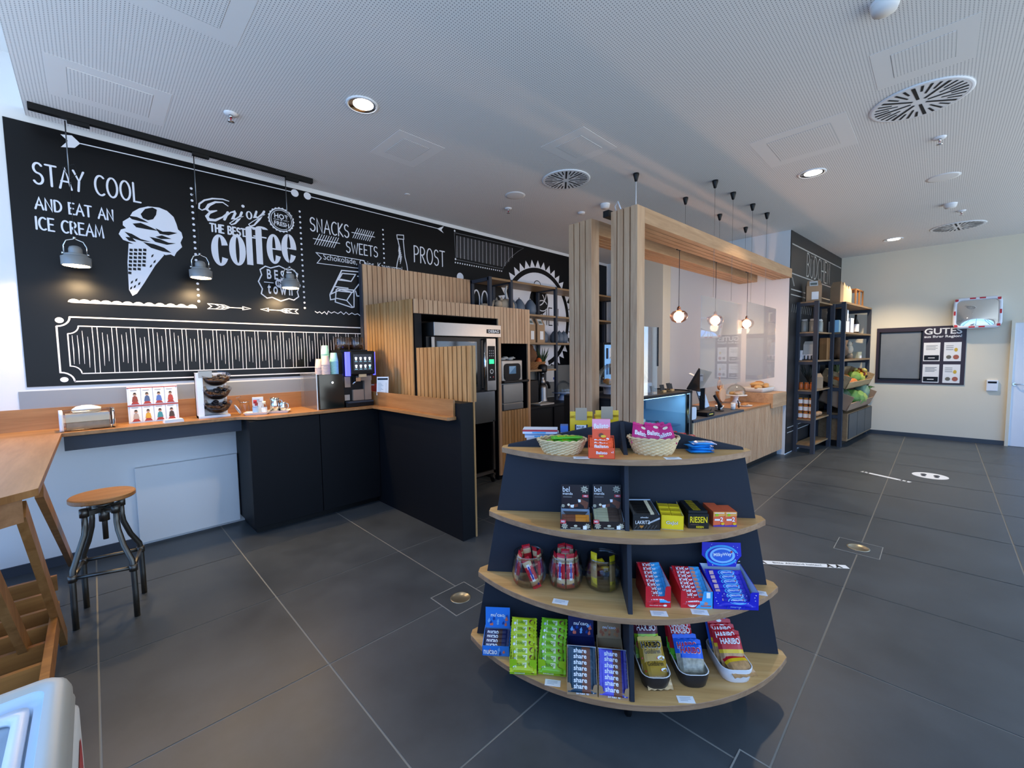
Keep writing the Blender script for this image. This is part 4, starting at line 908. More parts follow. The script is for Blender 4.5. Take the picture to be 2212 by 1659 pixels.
pl_ = MB().box(1.99, 2.07, 4.295, 4.31, 1.405, 1.435, plain('#cdb48c', .5)); wpart(pl_, 'badge_plate', T=t)
for x0, x1 in ((1.865, 1.905), (2.172, 2.182)): wpart(MB().box(x0, x1, 4.31, 4.35, 1.42, 1.67, emit('#4a4dff', 3.0)), 'light_strip', T=t)
for cx in (1.905, 2.065):
    wpart(MB().lathe([(.072, 0), (.076, .005), (.076, .13), (.07, .138)], SMOKE, (cx+.02, 4.55, 1.695), n=28), 'bean_hopper', T=t); wpart(MB().lathe([(.001, 0), (.068, 0), (.068, .05), (.001, .06)], plain('#4b3524', .6, var=.4, scale=60), (cx+.02, 4.55, 1.700), n=20, caps=False), 'beans', T=t)
wpart(MB().box(1.865, 2.16, 4.44, 4.70, 1.66, 1.695, BLACK), 'hopper_base', T=t)
qr = MB(); qr.rect(Fr((1.865, 4.40, ZT+.07), (1, 0, 0), (0, 0, 1)), .005, .0, .06, .06, plain('#b5aaa0', .6), 1); wpart(qr, 'sticker', T=t, recalc=False)
PINK = plain('#d8c0b6', .6, var=.03); MINT = plain('#a5dccb', .6, var=.03)
def cups(x, y, n, col, r, label, cn):
    t = thing('cup_stack', label, 'paper cups', (x, y, 1.445), group='paper cups on the machine cabinet'); 
    for i in range(n): MB().lathe([(r*1.06, 0), (r*1.0, .004), (r*.72, .095), (r*.70, .095)] if i == n-1 else [(r*1.06, 0), (r*1.0, .004), (r*.98, .014)], col, (0, 0, i*.0155), n=24, caps=(i == n-1)).build('cup', t)
cups(1.645, 4.47, 5, PINK, .036, 'short stack of pinkish cups, leftmost on the machine cabinet', 0); cups(1.70, 4.43, 7, PINK, .042, 'taller stack of pinkish cups in front on the machine cabinet', 0)
cups(1.745, 4.55, 14, MINT, .042, 'tallest stack of mint green cups on the machine cabinet', 0); cups(1.79, 4.44, 9, MINT, .042, 'shorter stack of mint green cups nearest the lit screen', 0)
# price list and orange box on the leg
ml = MB().box(-.065, .065, -.002, .002, 0, .20, PAPER); fr = Fr((-.065, -.002, 0), (1, 0, 0), (0, 0, 1)); ml.rect(fr, .008, .165, .122, .185, BLACK); ml.text(fr, 'Getraenke', .04, .145, .055, .010, GREYSPL) if False else None
for i in range(9): ml.rect(fr, .015, .128-.014*i, .05+.012*((i*7) % 3), .131-.014*i, GREYSPL); ml.rect(fr, .10, .128-.014*i, .112, .131-.014*i, GREYSPL)
t = thing('price_list', 'white price sheet standing on the back edge of the bar leg', 'menu', (2.222, 4.25, 1.20), math.radians(-48))
ml.build('sheet', t, M=Matrix.Rotation(math.radians(-8), 4, 'X'))
MB().box(-.065, .065, .0, .04, .0, .006, CLEAR).build('stand', t)
ORNG = plain('#e0431c', .45)
o = MB().box(-.07, .09, -.04, .05, 0, .10, ORNG).box(-.05, .03, -.041, -.04, .085, .10, PAPER).build('carton', M=Matrix.Translation((2.28, 4.60, 1.206)) @ Matrix.Rotation(-.6, 4, 'Z')); tag(o, 'orange carton standing on the partition behind the coffee machine', 'carton')
# ------------------------------------------------------------------ pyramid-shaped sweets display
DA = Vector((1.796, 1.069, 0)); DRZ = math.atan2(-.788, .616); DU = Vector((.616, -.788, 0)).normalized(); DN = Vector((-.788, -.616, 0)).normalized()
def D(s, t, z): return DA+DU*s+DN*t+Vector((0, 0, z))
SH = [(1.155, .582, .24), (.83, .652, .287), (.51, .714, .338), (.17, .761, .382)]
Z1, Z2, Z3, Z4 = (s_[0] for s_ in SH)
t = thing('sweets_display', 'wheeled pyramid display with four curved plywood shelves and charcoal partition boards', 'display stand', DA, DRZ)
def lens(L, d, tip=.022, n=28):
    e = d-tip; R = (L*L+e*e)/(2*e); f = []
    for i in range(n+1):
        x = -L+2*L*i/n; f.append((x, -(tip+math.sqrt(max(0, R*R-x*x))-(R-e))))
    return f+[(-x, -y) for x, y in f]
for z, L, d in SH:
    MB().prism(lens(L, d), z-.026, z, PLY, PLYE).build('shelf', t, bevel=.003, seg=1)
PXZ = Matrix(((1, 0, 0, 0), (0, 0, 1, 0), (0, 1, 0, 0), (0, 0, 0, 1)))   # (x, z, y)
def slab(pts, th, m, M=None):
    b_ = MB(); b_.prism(pts, -th/2, th/2, m, M=(M or Matrix.Identity(4)) @ PXZ); return b_
hw = lambda z: .726-(z-.2)*.179
slab([(-hw(.172), .172), (hw(.172), .172), (hw(1.15), 1.15), (hw(1.15)-.005, 1.166), (.012, 1.285), (-.012, 1.285), (-hw(1.15)+.005, 1.166), (-hw(1.15), 1.15)], .019, CHAR).build('cross_panel', t, bevel=.0015, seg=1)
fp = [(.37, .172), (.33, .484), (.308, .511), (.258, .804), (.208, .832), (.165, 1.128), (.15, 1.156), (.01, 1.285)]
slab([(-a, b) for a, b in fp]+[(a, b) for a, b in reversed(fp)], .019, CHAR, Matrix.Rotation(PI/2, 4, 'Z')).build('divider', t, bevel=.0015, seg=1)
for x, y in ((0, -.22), (0, .22), (-.56, 0), (.56, 0)):
    c_ = MB().lathe([(.045, -.014), (.052, -.008), (.052, .008), (.045, .014)], BLACK, n=20, M=Matrix.Translation((x, y-.01, .052)) @ Matrix.Rotation(PI/2, 4, 'Y')).box(x-.022, x+.022, y-.02, y+.03, .10, .144, BLACK); c_.build('castor', t)

# ------------------------------------------------------------------ packets and boxes
class Bulge:
    def __init__(s, f, off=.0006, swap=False): s.f = f; s.off = off; s.n = Vector((0, 0, 1)); s.swap = swap
    def p(s, a, b, k=1): return Vector((a, b, s.f(a, b)+s.off*k))
def packet(L, Wd, T, zones, swap=False, cr=.010, seed=0, jag=.0016, nx=16, ny=8):
    """sealed foil packet, flat crimped ends across its length; zones: [(end fraction, material)] along the length"""
    m = MB(); rnd = random.Random(seed); ph = rnd.random()*6
    def f(x, y):
        if swap: x, y = y, x
        q = min(1, abs(x)/(L/2-cr)); w = min(1, abs(y)/(Wd/2))
        return T/2*max(0, 1-q**3)**.6*max(0, 1-w**4)**.6+.0008+.0006*math.sin(x*160+ph)*max(0, 1-q)*math.cos(y*90+ph)
    xs = [-L/2, -L/2+cr*.5, -L/2+cr]+[(-L/2+cr)+(L-2*cr)*i/nx for i in range(1, nx)]+[L/2-cr, L/2-cr*.5, L/2]
    ys = [-Wd/2+Wd*j/ny for j in range(ny+1)]
    for s_ in (1, -1):
        for i in range(len(xs)-1):
            fr_ = ((xs[i]+xs[i+1])/2+L/2)/L; mt = next(mm for e, mm in zones if fr_ <= e+1e-6)
            for j in range(ny):
                q = []
                for (x, y) in ((xs[i], ys[j]), (xs[i+1], ys[j]), (xs[i+1], ys[j+1]), (xs[i], ys[j+1])):
                    jg = jag*(1 if (round((y+Wd/2)/(Wd/ny)) % 2) else -1) if abs(abs(x)-L/2) < 1e-6 else 0
                    X, Y = x+jg, y
                    if swap: q.append((Y, X, s_*f(Y, x)))
                    else: q.append((X, Y, s_*f(x, Y)))
                if s_ < 0: q.reverse()
                if swap: q.reverse()
                m.add(q, [(0, 1, 2, 3)], mt, True)
    return m, Bulge(f)
def P_(h, r=.32): return plain(h, r, spec=.5, var=.03)
KRED = P_('#d0202c'); KRED2 = P_('#b01824'); SKY = P_('#3fa4dc'); NAVY = P_('#191a86', .3); ROYAL = P_('#2323b4', .3); LIME = P_('#9cc61f', .3); LIMED = P_('#5f8f1a', .35); YEL = P_('#f0cf1c', .35); YEL2 = P_('#e8b91c', .35)
ORG = P_('#ef5320', .4); PINKH = P_('#f39db0', .45); MAG = P_('#c41a6c', .35); TEAL = P_('#14384a', .35); PURP = P_('#2f2c86', .3); PURL = P_('#5a56c8', .3); KRAFT = plain('#b08d64', .75, var=.06); KRAFTD = plain('#8a5a30', .6, var=.15); INDIGO = P_('#1c2350', .4); BLUEH = P_('#2f7fd8', .4)
DKBR = P_('#1a1214', .35); GREENB = P_('#5ab52b', .3); GOLD = P_('#b08a2e', .28); BLUB = P_('#1f63cf', .3); HRED = P_('#c01c2a', .3); MAROON = P_('#5c2030', .3); CREM = plain('#e8d9b8', .6, var=.1, scale=60); BRN = plain('#6b3a22', .5, var=.25, scale=80); SILV = plain('#c8ced2', .3, metal=.6); BLKB = P_('#121212', .35); CARD = plain('#c9d3dc', .7); REDT = P_('#c3323a', .5)
BEARS = plain('#c9a878', .3, var=.6, scale=90); MIXED = plain('#a8a08a', .3, var=.7, scale=70)
def facing(s0, s1, t0, t1): return math.atan2(-(t1-t0), s1-s0)
def place(s0, s1, t0, t1): return (s0+s1)/2, (t0+t1)/2, DRZ+facing(s0, s1, t0, t1), math.hypot(s1-s0, t1-t0)
def tray_box(T, w, dp, hf, hb, mo, mi, notch=None, art=None, art2=None, th=.0022, name='box'):
    """open-topped carton: front at y=0, sides rising from hf to hb; notch=(width, floor height)"""
    b_ = MB(); x0, x1 = -w/2, w/2
    def sidewall(x):
        b_.prism([(0, 0), (dp, 0), (dp, hb), (0, hf)], -th/2, th/2, mo, M=Matrix(((0, 0, 1, x), (1, 0, 0, 0), (0, 1, 0, 0), (0, 0, 0, 1))))
    sidewall(x0+th/2); sidewall(x1-th/2)
    sidein = MB()
    b_.add([(x0+th+.0003, 0, 0), (x0+th+.0003, dp, 0), (x0+th+.0003, dp, hb), (x0+th+.0003, 0, hf)], [(0, 1, 2, 3)], mi); b_.add([(x1-th-.0003, 0, 0), (x1-th-.0003, dp, 0), (x1-th-.0003, dp, hb), (x1-th-.0003, 0, hf)], [(0, 1, 2, 3)], mi)
    b_.box(x0, x1, dp-th, dp, 0, hb, mo, front=mi); b_.box(x0, x1, 0, dp, 0, th, mi)
    if notch:
        nw, nz = notch; b_.prism([(x0, 0), (x1, 0), (x1, hf), (nw/2+.006, hf), (nw/2, hf-.006), (nw/2-.003, nz), (-nw/2+.003, nz), (-nw/2, hf-.006), (-nw/2-.006, hf), (x0, hf)], -th, 0, mo, M=PXZ)
    else: b_.box(x0, x1, 0, th, 0, hf, mo)
    fr = Fr((x0, 0, 0), (1, 0, 0), (0, 0, 1), .0009) if not notch else Fr((x0, -th, 0), (1, 0, 0), (0, 0, 1), .0009)
    if art: art(b_, fr, w, hf)
    if art2: art2(b_, w, dp, hf, hb)
    return b_.build(name, T)
def header_card(T, w, y, z0, z1, m, art=None, lean=8, th=.002, shape=None, name='header'):
    h = z1-z0; M = Matrix.Translation((0, y, z0)) @ Matrix.Rotation(math.radians(-lean), 4, 'X'); b_ = MB()
    b_.prism(shape or [(-w/2, 0), (w/2, 0), (w/2, h), (-w/2, h)], 0, th, m, M=M @ PXZ)
    fr = Fr(M @ Vector((-w/2, 0, 0)), M.to_3x3() @ Vector((1, 0, 0)), M.to_3x3() @ Vector((0, 0, 1)), .0009)
    if art: art(b_, fr, w, h)
    return b_.build(name, T)
def fill(proto, Dpos, rz, n, y0, dy, z0, dz, tilt, label, group, jit=.0, xj=0, first='frontmost', last='rearmost'):
    """n copies of a bar standing one behind the other in a box whose front centre is Dpos"""
    rnd = random.Random(hash(label) % 97 if False else len(label)); out = []
    for i in range(n):
        o = proto if i == 0 else copy_tree(proto)
        l = Vector((xj*(rnd.random()-.5), y0+dy*i, z0+dz*i)); c, s_ = math.cos(rz), math.sin(rz)
        o.location = Dpos+Vector((l.x*c-l.y*s_, l.x*s_+l.y*c, l.z)); o.rotation_euler = (math.radians(tilt+jit*(rnd.random()-.5)), math.radians(jit*.25*(rnd.random()-.5)), rz+math.radians(jit*.2*(rnd.random()-.5)))
        tag(o, nth(i, n, first, last)+' '+label, 'snack bar', group); out.append(o)
    return out
def price_card(s, t_, z, rot, label, w=.068, h=.036):
    b_ = MB().box(-w/2, w/2, -h/2, h/2, 0, .0012, PAPER); fr = Fr((-w/2, -h/2, .0012), (1, 0, 0), (0, 1, 0), .0006)
    for i in range(3): b_.rect(fr, w*.15, h*(.68-.22*i), w*(.8-.2*(i == 2)), h*(.76-.22*i), plain('#b9bcc0', .8))
    o = b_.build('price_card'); o.location = D(s, t_, z+.0002); o.rotation_euler = (0, 0, DRZ+rot); tag(o, label, 'price card', 'white price cards on the sweets display')

# ---- top shelf: two willow baskets, orange carton, blue packets; yellow cartons on the far side
WICK = plain('#d9bd8c', .7, var=.18, scale=50); WICKD = plain('#c3a271', .7, var=.2, scale=50)
def basket(s, t_, rx, ry, h, rot, label):
    T = thing('wicker_basket', label, 'basket', D(s, t_, Z1), DRZ+rot, 'oval wicker baskets on the top shelf'); b_ = MB(); n, k = 64, 9; vs = []
    for j in range(k+1):
        q = .74+.26*(j/k)**.8
        for i in range(n):
            a = 2*PI*i/n; o_ = .0022*(1 if (i//2+j) % 2 else -1); vs.append(((rx*q+o_)*math.cos(a), (ry*q+o_)*math.sin(a), h*j/k))
    b_.add(vs, [(j*n+i, j*n+(i+1) % n, (j+1)*n+(i+1) % n, (j+1)*n+i) for j in range(k) for i in range(n)], WICK, False)
    vi = [(x*.93, y*.93, max(z, .004)) for x, y, z in vs]; b_.add(vi, [(j*n+i, (j+1)*n+i, (j+1)*n+(i+1) % n, j*n+(i+1) % n) for j in range(k) for i in range(n)], WICKD)
    b_.add(vi[:n], [tuple(range(n))], WICKD); b_.build('weave', T, recalc=False)
    r_ = MB()
    for ph in (0, PI): r_.tube([((rx*.985+.004*math.cos(10*a+ph))*math.cos(a), (ry*.985+.004*math.cos(10*a+ph))*math.sin(a), h+.003+.004*math.sin(10*a+ph)) for a in [2*PI*i/96 for i in range(96)]], .0042, WICK, 6, True)
    r_.build('rim', T)
basket(-.285, .115, .112, .082, .058, 0, 'oval wicker basket with flat green bars on the top shelf')
basket(.128, .100, .112, .082, .070, 0, 'oval wicker basket with magenta packets on the top shelf')
gm, gb = packet(.10, .034, .012, [(1, GREENB)], seed=1); gm.text(gb, 'bar', -.02, -.006, .04, .012, YEL, 1, True)
for i, (x, y, z, a, tl) in enumerate(((-.03, .0, .040, .3, 12), (.02, -.02, .045, .5, 10), (.035, .02, .046, -.2, 10), (-.01, .03, .050, .9, 12), (.0, -.01, .060, .25, 14), (.045, -.005, .060, .1, 8))):
    o = gm.build('snack_bar', recalc=False) if i == 0 else copy_tree(gproto)
    if i == 0: gproto = o
    o.location = D(-.285+x, .115-y, Z1+z+.012); o.rotation_euler = (math.radians(tl), 0, DRZ+a); tag(o, 'green wrapped bar lying '+('left', 'at the front right', 'at the right', 'at the back', 'on top, near the middle', 'on top, at the right end')[i]+' in the left wicker basket', 'snack bar', 'green bars in the basket')
mm, mb_ = packet(.105, .075, .030, [(1, MAG)], swap=True, seed=2); mm.text(mb_, 'Balisto', -.030, -.012, .06, .022, PAPER, 1, True); mm.disc(mb_, .01, .03, .012, .008, CREM, 1, 12); mm.disc(mb_, -.012, -.032, .010, .006, CREM, 1, 12)
for i, (x, y, z, a, rl) in enumerate(((-.06, .0, .085, .25, 18), (.0, .01, .085, .15, 8), (.055, .0, .080, -.35, -22), (.03, .045, .080, -.1, -10))):
    o = mm.build('snack_packet', recalc=False) if i == 0 else copy_tree(mproto)
    if i == 0: mproto = o
    o.location = D(.128+x, .100-y, Z1+z); o.rotation_euler = (math.radians(62), math.radians(rl), DRZ+a); tag(o, 'magenta wrapped snack packet '+('leftmost', 'in the middle front', 'rightmost, leaning right', 'at the back')[i]+' in the right wicker basket', 'snack packet', 'magenta packets in the basket')
s_, t_, rz, w = place(-.170, -.057, .226, .232)
T = thing('bar_carton', 'orange display carton with pink lid card on the top shelf', 'carton', D(s_, t_, Z1), rz)
def art_bal(b_, fr, w, h): b_.text(fr, 'Balisto', w*.30, h*.42, w*.42, h*.26, PAPER, 1, True); b_.text(fr, 'x2', w*.86, h*.55, w*.1, h*.18, PAPER, 1); b_.rect(fr, w*.42, h*.2, w*.58, h*.3, YEL, 1)
tray_box(T, w, .082, .048, .088, ORG, P_('#c8481c'), art=art_bal)
def art_balh(b_, fr, w, h):
    b_.poly(fr, [(0, h*.62), (w, h*.62), (w, h*.99), (0, h*.99)], PINKH, 1); b_.poly(fr, [(0, h*.52), (w, h*.52), (w, h*.63), (0, h*.63)], P_('#f27a63', .45), 1); b_.text(fr, 'Balisto', w*.10, h*.56, w*.8, h*.22, PAPER, 3, True, rise=.05)
    b_.disc(fr, w*.5, h*.26, w*.14, h*.10, BRN, 3, 14); b_.disc(fr, w*.62, h*.22, w*.15, h*.06, YEL2, 4, 14); b_.disc(fr, w*.85, h*.1, w*.08, h*.05, PAPER, 3, 14)
header_card(T, .078, .04, .070, .168, ORG, art_balh, 4)
bm_, bb_ = packet(.10, .04, .018, [(1, ORG)], seed=3); bm_.text(bb_, 'Balisto', -.03, -.009, .06, .016, PAPER, 1, True)
fill(bm_.build('snack_bar', recalc=False), D(s_, t_, Z1), rz, 3, .014, .012, .048, .010, 50, 'orange wrapped bar in the orange carton on the top shelf', 'orange bars in the carton', 8)
blm, blb = packet(.105, .07, .012, [(1, P_('#2f9ade', .3))], seed=4); blm.rect(blb, -.02, -.01, .01, .015, CREM, 1); blm.rect(blb, .012, -.012, .042, .012, PAPER, 1)
for i, (x, y, z, a) in enumerate(((.338, .075, .007, .1), (.345, .07, .019, -.2), (.335, .072, .031, .25), (.35, .075, .043, .05))):
    o = blm.build('snack_packet', recalc=False) if i == 0 else copy_tree(bproto)
    if i == 0: bproto = o
    o.location = D(x, y, Z1+z); o.rotation_euler = (0, 0, DRZ+a); tag(o, ('lowest', 'second lowest', 'second highest', 'topmost')[i]+' flat blue packet in the pile at the right end of the top shelf', 'snack packet', 'flat blue packets on the top shelf')
def pick(s0, s1, tb, h, label):
    w = s1-s0; T = thing('bar_carton', label, 'carton', D((s0+s1)/2, tb, Z1), DRZ, 'yellow cartons behind the cross panel')
    b_ = MB().box(-w/2, w/2, 0, .10, 0, h*.80, YEL2); fr = Fr((-w/2, 0, 0), (1, 0, 0), (0, 0, 1)); b_.rect(fr, w*.26, h*.40, w*.74, h*.56, PAPER); b_.rect(fr, w*.22, h*.38, w*.28, h*.58, INDIGO); b_.rect(fr, w*.72, h*.38, w*.78, h*.58, INDIGO); b_.text(fr, 'PiCK UP!', w*.30, h*.46, w*.32, h*.07, INDIGO, 2, True); b_.disc(fr, w*.62, h*.44, w*.08, h*.03, BRN, 2, 12)
    b_.prism([(-w/2, h*.8), (-w*.22, h*.8), (-w*.22, h), (-w/2, h)], 0, .002, YEL2, M=PXZ).prism([(w*.25, h*.8), (w/2, h*.8), (w/2, h), (w*.25, h)], 0, .002, YEL2, M=PXZ).prism([(-w/2, h*.78), (w/2, h*.78), (w/2, h*.86), (-w/2, h*.86)], 0, .002, YEL2, M=PXZ)
    b_.build('box', T); MB().box(-w*.25, w*.25, -.003, -.001, h*.72, h*1.12, plain('#a8957c', .8)).build('tab', T)
pick(-.245, -.13, -.12, .160, 'yellow bar carton with cardboard tab behind the left part of the cross panel')
pick(-.115, .002, -.13, .165, 'yellow bar carton half hidden behind the orange carton lid')
for i in range(3):
    b_ = MB().box(-.09, .09, 0, .09, 0, .022, plain('#dbe4ee', .5)).box(-.09, .09, -.001, 0, .012, .022, (REDT, plain('#8fb0d8', .5), PAPER)[i]); b_.rect(Fr((-.09, -.001, 0), (1, 0, 0), (0, 0, 1)), .05, .004, .12, .010, SKY)
    o = b_.build('flat_carton', M=None); o.location = D(-.40+.01*i, -.10-.015*i, Z1+.0225*(2-i)); o.rotation_euler = (0, 0, DRZ+.06*i); tag(o, ('uppermost', 'middle', 'lowest')[i]+' pale flat carton in the pile behind the left basket', 'carton', 'flat cartons on the far side of the top shelf')
o = MB().box(-.02, .02, 0, .06, 0, .085, plain('#4f74b8', .4)).box(-.02, .02, -.001, 0, .0, .05, plain('#d8b25a', .4)).build('carton'); o.location = D(-.275, -.12, Z1); o.rotation_euler = (0, 0, DRZ); tag(o, 'narrow blue and yellow carton left of the yellow cartons', 'carton')
rm_, rb_ = packet(.09, .06, .016, [(1, HRED)], seed=6); rm_.rect(rb_, -.03, -.008, .02, .008, PAPER, 1)
for i in range(3):
    o = rm_.build('snack_packet', recalc=False) if i == 0 else copy_tree(rproto)
    if i == 0: rproto = o
    o.location = D(.24+.05*i, -.09, Z1+.052-.010*i); o.rotation_euler = (math.radians(20), 0, DRZ+.2*i); tag(o, ('left', 'middle', 'right')[i]+' red packet peeping over the right slope of the cross panel', 'snack packet', 'red packets behind the cross panel')
price_card(-.20, .215, Z1, .05, 'price card between left basket and orange carton'); price_card(.19, .200, Z1, .12, 'price card before the basket of magenta packets')

# ---- second shelf
def floral(b_, fr, x, y, r, m):
    for i in range(8): a = 2*PI*i/8+.3; b_.disc(fr, x+r*.6*math.cos(a), y+r*.6*math.sin(a), r*.30, r*.16, m, 2, 8); b_.stroke(fr, [(x, y), (x+r*math.cos(a), y+r*math.sin(a))], r*.10, m, 2, False)
LEAF = plain('#c3bda2', .7)
def bel(s0, s1, t0, t1, label, bars, flap):
    s_, t_, rz, w = place(s0, s1, t0, t1); T = thing('bar_carton', label, 'carton', D(s_, t_, Z2), rz, 'dark chocolate bar cartons with tall lid cards')
    def a1(b_, fr, w, h): floral(b_, fr, w*.14, h*.45, w*.11, LEAF); floral(b_, fr, w*.88, h*.5, w*.1, LEAF); b_.rect(fr, w*.74, h*.1, w*.86, h*.55, PAPER, 3); b_.rect(fr, 0, h*.75, w*.18, h*1.25, REDT, 3); b_.text(fr, 'NEU', w*.03, h*.9, w*.12, h*.25, PAPER, 4, True); b_.rect(fr, w*.33, h*.18, w*.66, h*.28, LEAF, 2); b_.disc(fr, w*.5, h*.5, w*.06, h*.14, LEAF, 2, 12)
    tray_box(T, w, .10, .036, .066, DKBR, CARD, art=a1)
    def a2(b_, fr, w, h):
        b_.text(fr, 'bel', w*.05, h*.70, w*.25, h*.22, PAPER, 1); b_.text(fr, 'manda', w*.05, h*.58, w*.36, h*.11, PAPER, 1); b_.rect(fr, w*.06, h*.47, w*.38, h*.51, plain('#6f6862', .7), 1); floral(b_, fr, w*.84, h*.82, w*.14, LEAF)
        b_.rect(fr, w*.76, h*.49, w*.98, h*.60, REDT, 2); b_.text(fr, 'NEU', w*.81, h*.52, w*.13, h*.06, PAPER, 3, True)
        b_.poly(fr, [(w*.6, h*.38), (w*.72, h*.42), (w*.98, h*.28), (w*.95, h*.12), (w*.85, h*.10), (w*.62, h*.28)], BRN, 1); b_.poly(fr, [(w*.25, h*.14), (w*.6, h*.22), (w*.6, h*.10), (w*.3, h*.02)], BRN, 1); b_.poly(fr, [(w*.32, h*.16), (w*.46, h*.18), (w*.44, h*.05), (w*.34, h*.06)], PAPER, 2); b_.poly(fr, [(w*.60, h*.40), (w*.70, h*.40), (w*.70, h*.29), (w*.62, h*.28)], PAPER, 2); b_.disc(fr, w*.26, h*.17, w*.05, h*.05, CREM, 2, 10); b_.disc(fr, w*.88, h*.1, w*.07, h*.08, BRN, 2, 12); floral(b_, fr, w*.06, h*.12, w*.07, LEAF)
    header_card(T, w*.93, .078, .066, .178, DKBR, a2, 3)
    if flap: header_card(T, w*.9, .030, .030, .072, DKBR, None, 38, shape=[(-w*.42, .042), (-w*.15, 0), (w*.15, 0), (w*.42, .042)], name='flap')
    m_, b2 = packet(w*.9, .032, .014, [(.5, bars[0]), (1, bars[1])], seed=8); p0 = m_.build('snack_bar', recalc=False)
    fill(p0, D(s_, t_, Z2), rz, 2 if flap else 5, .020, .014, .034, .007, 35, 'bar in the '+('left' if flap else 'right')+' dark carton with lid card, second shelf', 'bars in the '+('left' if flap else 'right')+' dark carton', 8)
bel(-.293, -.158, .216, .216, 'left dark carton with tall lid card, nearly empty, second shelf', (BRN, P_('#c77a2a', .25)), True)
bel(-.147, -.010, .205, .202, 'right dark carton with tall lid card, full of pale bars, second shelf', (P_('#a39c78', .3), P_('#4a3a30', .3)), False)
s_, t_, rz, w = place(.024, .143, .200, .191); T = thing('bar_carton', 'black liquorice carton with open grey inside on the second shelf', 'carton', D(s_, t_, Z2), rz)
def al(b_, fr, w, h):
    b_.text(fr, 'LAKRITZ', w*.10, h*.42, w*.52, h*.22, PAPER, 2); b_.poly(fr, [(w*.58, h*.42), (w*.98, h*.72), (w*.98, h*.85), (w*.58, h*.52)], SILV, 1); b_.poly(fr, [(w*.24, h*.32), (w*.40, h*.32), (w*.36, h*.2), (w*.29, h*.16)], P_('#b5762f'), 2); b_.text(fr, 'schweden', w*.28, h*.80, w*.28, h*.10, PAPER, 2)
    for i in range(7): b_.stroke(fr, [(w*(.06+.12*i), h*.10), (w*(.16+.12*i), h*.34)], w*.018, plain('#5a5a5a', .6), 1, False)
tray_box(T, w, .155, .070, .088, BLKB, CARD, art=al)
lm, lb = packet(w*.9, .045, .010, [(.72, BLKB), (.85, P_('#d8c7a0')), (1, BLKB)], seed=9); fill(lm.build('snack_bar', recalc=False), D(s_, t_, Z2), rz, 9, .014, .014, .054, .0018, 52, 'black liquorice bar in the black carton, second shelf', 'black bars in the black carton', 4)
s_, t_, rz, w = place(.150, .245, .175, .182); T = thing('bar_carton', 'plain yellow carton of small yellow boxes on the second shelf', 'carton', D(s_, t_, Z2), rz)
def ag(b_, fr, w, h): b_.text(fr, 'GaJol', w*.22, h*.32, w*.52, h*.30, plain('#8a8a8a', .5), 2, True); b_.text(fr, 'GaJol', w*.225, h*.33, w*.50, h*.28, plain('#f4f1dc', .5), 3)
tray_box(T, w, .175, .064, .070, YEL, CARD, art=ag)
n_ = 0
for j in range(3):
    for i in range(2):
        ww = w/2-.004; b_ = MB().box(-ww/2, ww/2, 0, .044, 0, .058, YEL); b_.rect(Fr((-ww/2, 0, .058), (1, 0, 0), (0, 1, 0)), .006, .012, ww-.006, .018, P_('#c8a817'))
        o = b_.build('sweet_box') if n_ == 0 else copy_tree(gj)
        if n_ == 0: gj = o
        n_ += 1; l = Vector((-ww/2-.001 if i == 0 else ww/2+.001, .004+.046*j, .003+.004*j)); c, q = math.cos(rz), math.sin(rz); o.location = D(s_, t_, Z2)+Vector((l.x*c-l.y*q, l.x*q+l.y*c, l.z)); o.rotation_euler = (0, 0, rz); tag(o, 'small yellow box in the '+('front', 'middle', 'back')[j]+' row, '+('left', 'right')[i]+' side, of the yellow carton', 'sweet box', 'small yellow boxes in the yellow carton')
s_, t_, rz, w = place(.270, .358, .157, .154); T = thing('bar_carton', 'black and yellow toffee carton with row of yellow stripes, second shelf', 'carton', D(s_, t_, Z2), rz)
def ar(b_, fr, w, h): b_.text(fr, 'RIESEN', w*.08, h*.42, w*.84, h*.42, YEL, 2, True); b_.text(fr, 'RIESEN', w*.38, h*.06, w*.36, h*.14, YEL, 2, True); b_.rect(fr, w*.1, h*.27, w*.5, h*.32, plain('#5a4030'), 2)
b_ = MB().box(-w/2, w/2, 0, .15, 0, .066, BLKB); ar(b_, Fr((-w/2, 0, 0), (1, 0, 0), (0, 0, 1)), w, .066); b_.build('box', T)
rs = MB().box(-w*.46, w*.46, 0, .0125, 0, .012, BLKB); rs.rect(Fr((-w*.46, 0, .012), (1, 0, 0), (0, 1, 0)), w*.22, .002, w*.60, .0075, YEL)
for i in range(9):
    o = rs.build('toffee_pack') if i == 0 else copy_tree(rsp)
    if i == 0: rsp = o
    c, q = math.cos(rz), math.sin(rz); y_ = .008+.0150*i; o.location = D(s_, t_, Z2)+Vector((-y_*q, y_*c, .0665)); o.rotation_euler = (0, 0, rz); tag(o, nth(i, 9)+' black toffee pack with yellow stripe on the black and yellow carton', 'toffee pack', 'toffee packs on the black and yellow carton')
s_, t_, rz, w = place(.385, .488, .127, .119); ww = w/2-.001
def mercibox(): 
    b_ = MB().box(-ww/2, ww/2, 0, .028, 0, .068, P_('#e8673a', .4)); fr = Fr((-ww/2, 0, 0), (1, 0, 0), (0, 0, 1)); b_.poly(fr, [(0, .045), (ww, .050), (ww, .068), (0, .068)], P_('#f0a24a', .4), 1); b_.disc(fr, ww*.3, .054, .007, .006, LIME, 2, 10); b_.text(fr, '2', ww*.58, .024, .012, .020, PAPER, 2, True); b_.rect(fr, ww*.1, .028, ww*.56, .036, PAPER, 2); b_.poly(fr, [(0, .0), (ww, .0), (ww, .010), (0, .006)], P_('#5a3a9a', .4), 1); b_.disc(fr, ww*.8, .014, .008, .006, YEL2, 2, 10); b_.rect(fr, .004, .061, ww-.004, .064, PAPER, 2); return b_
n_ = 0
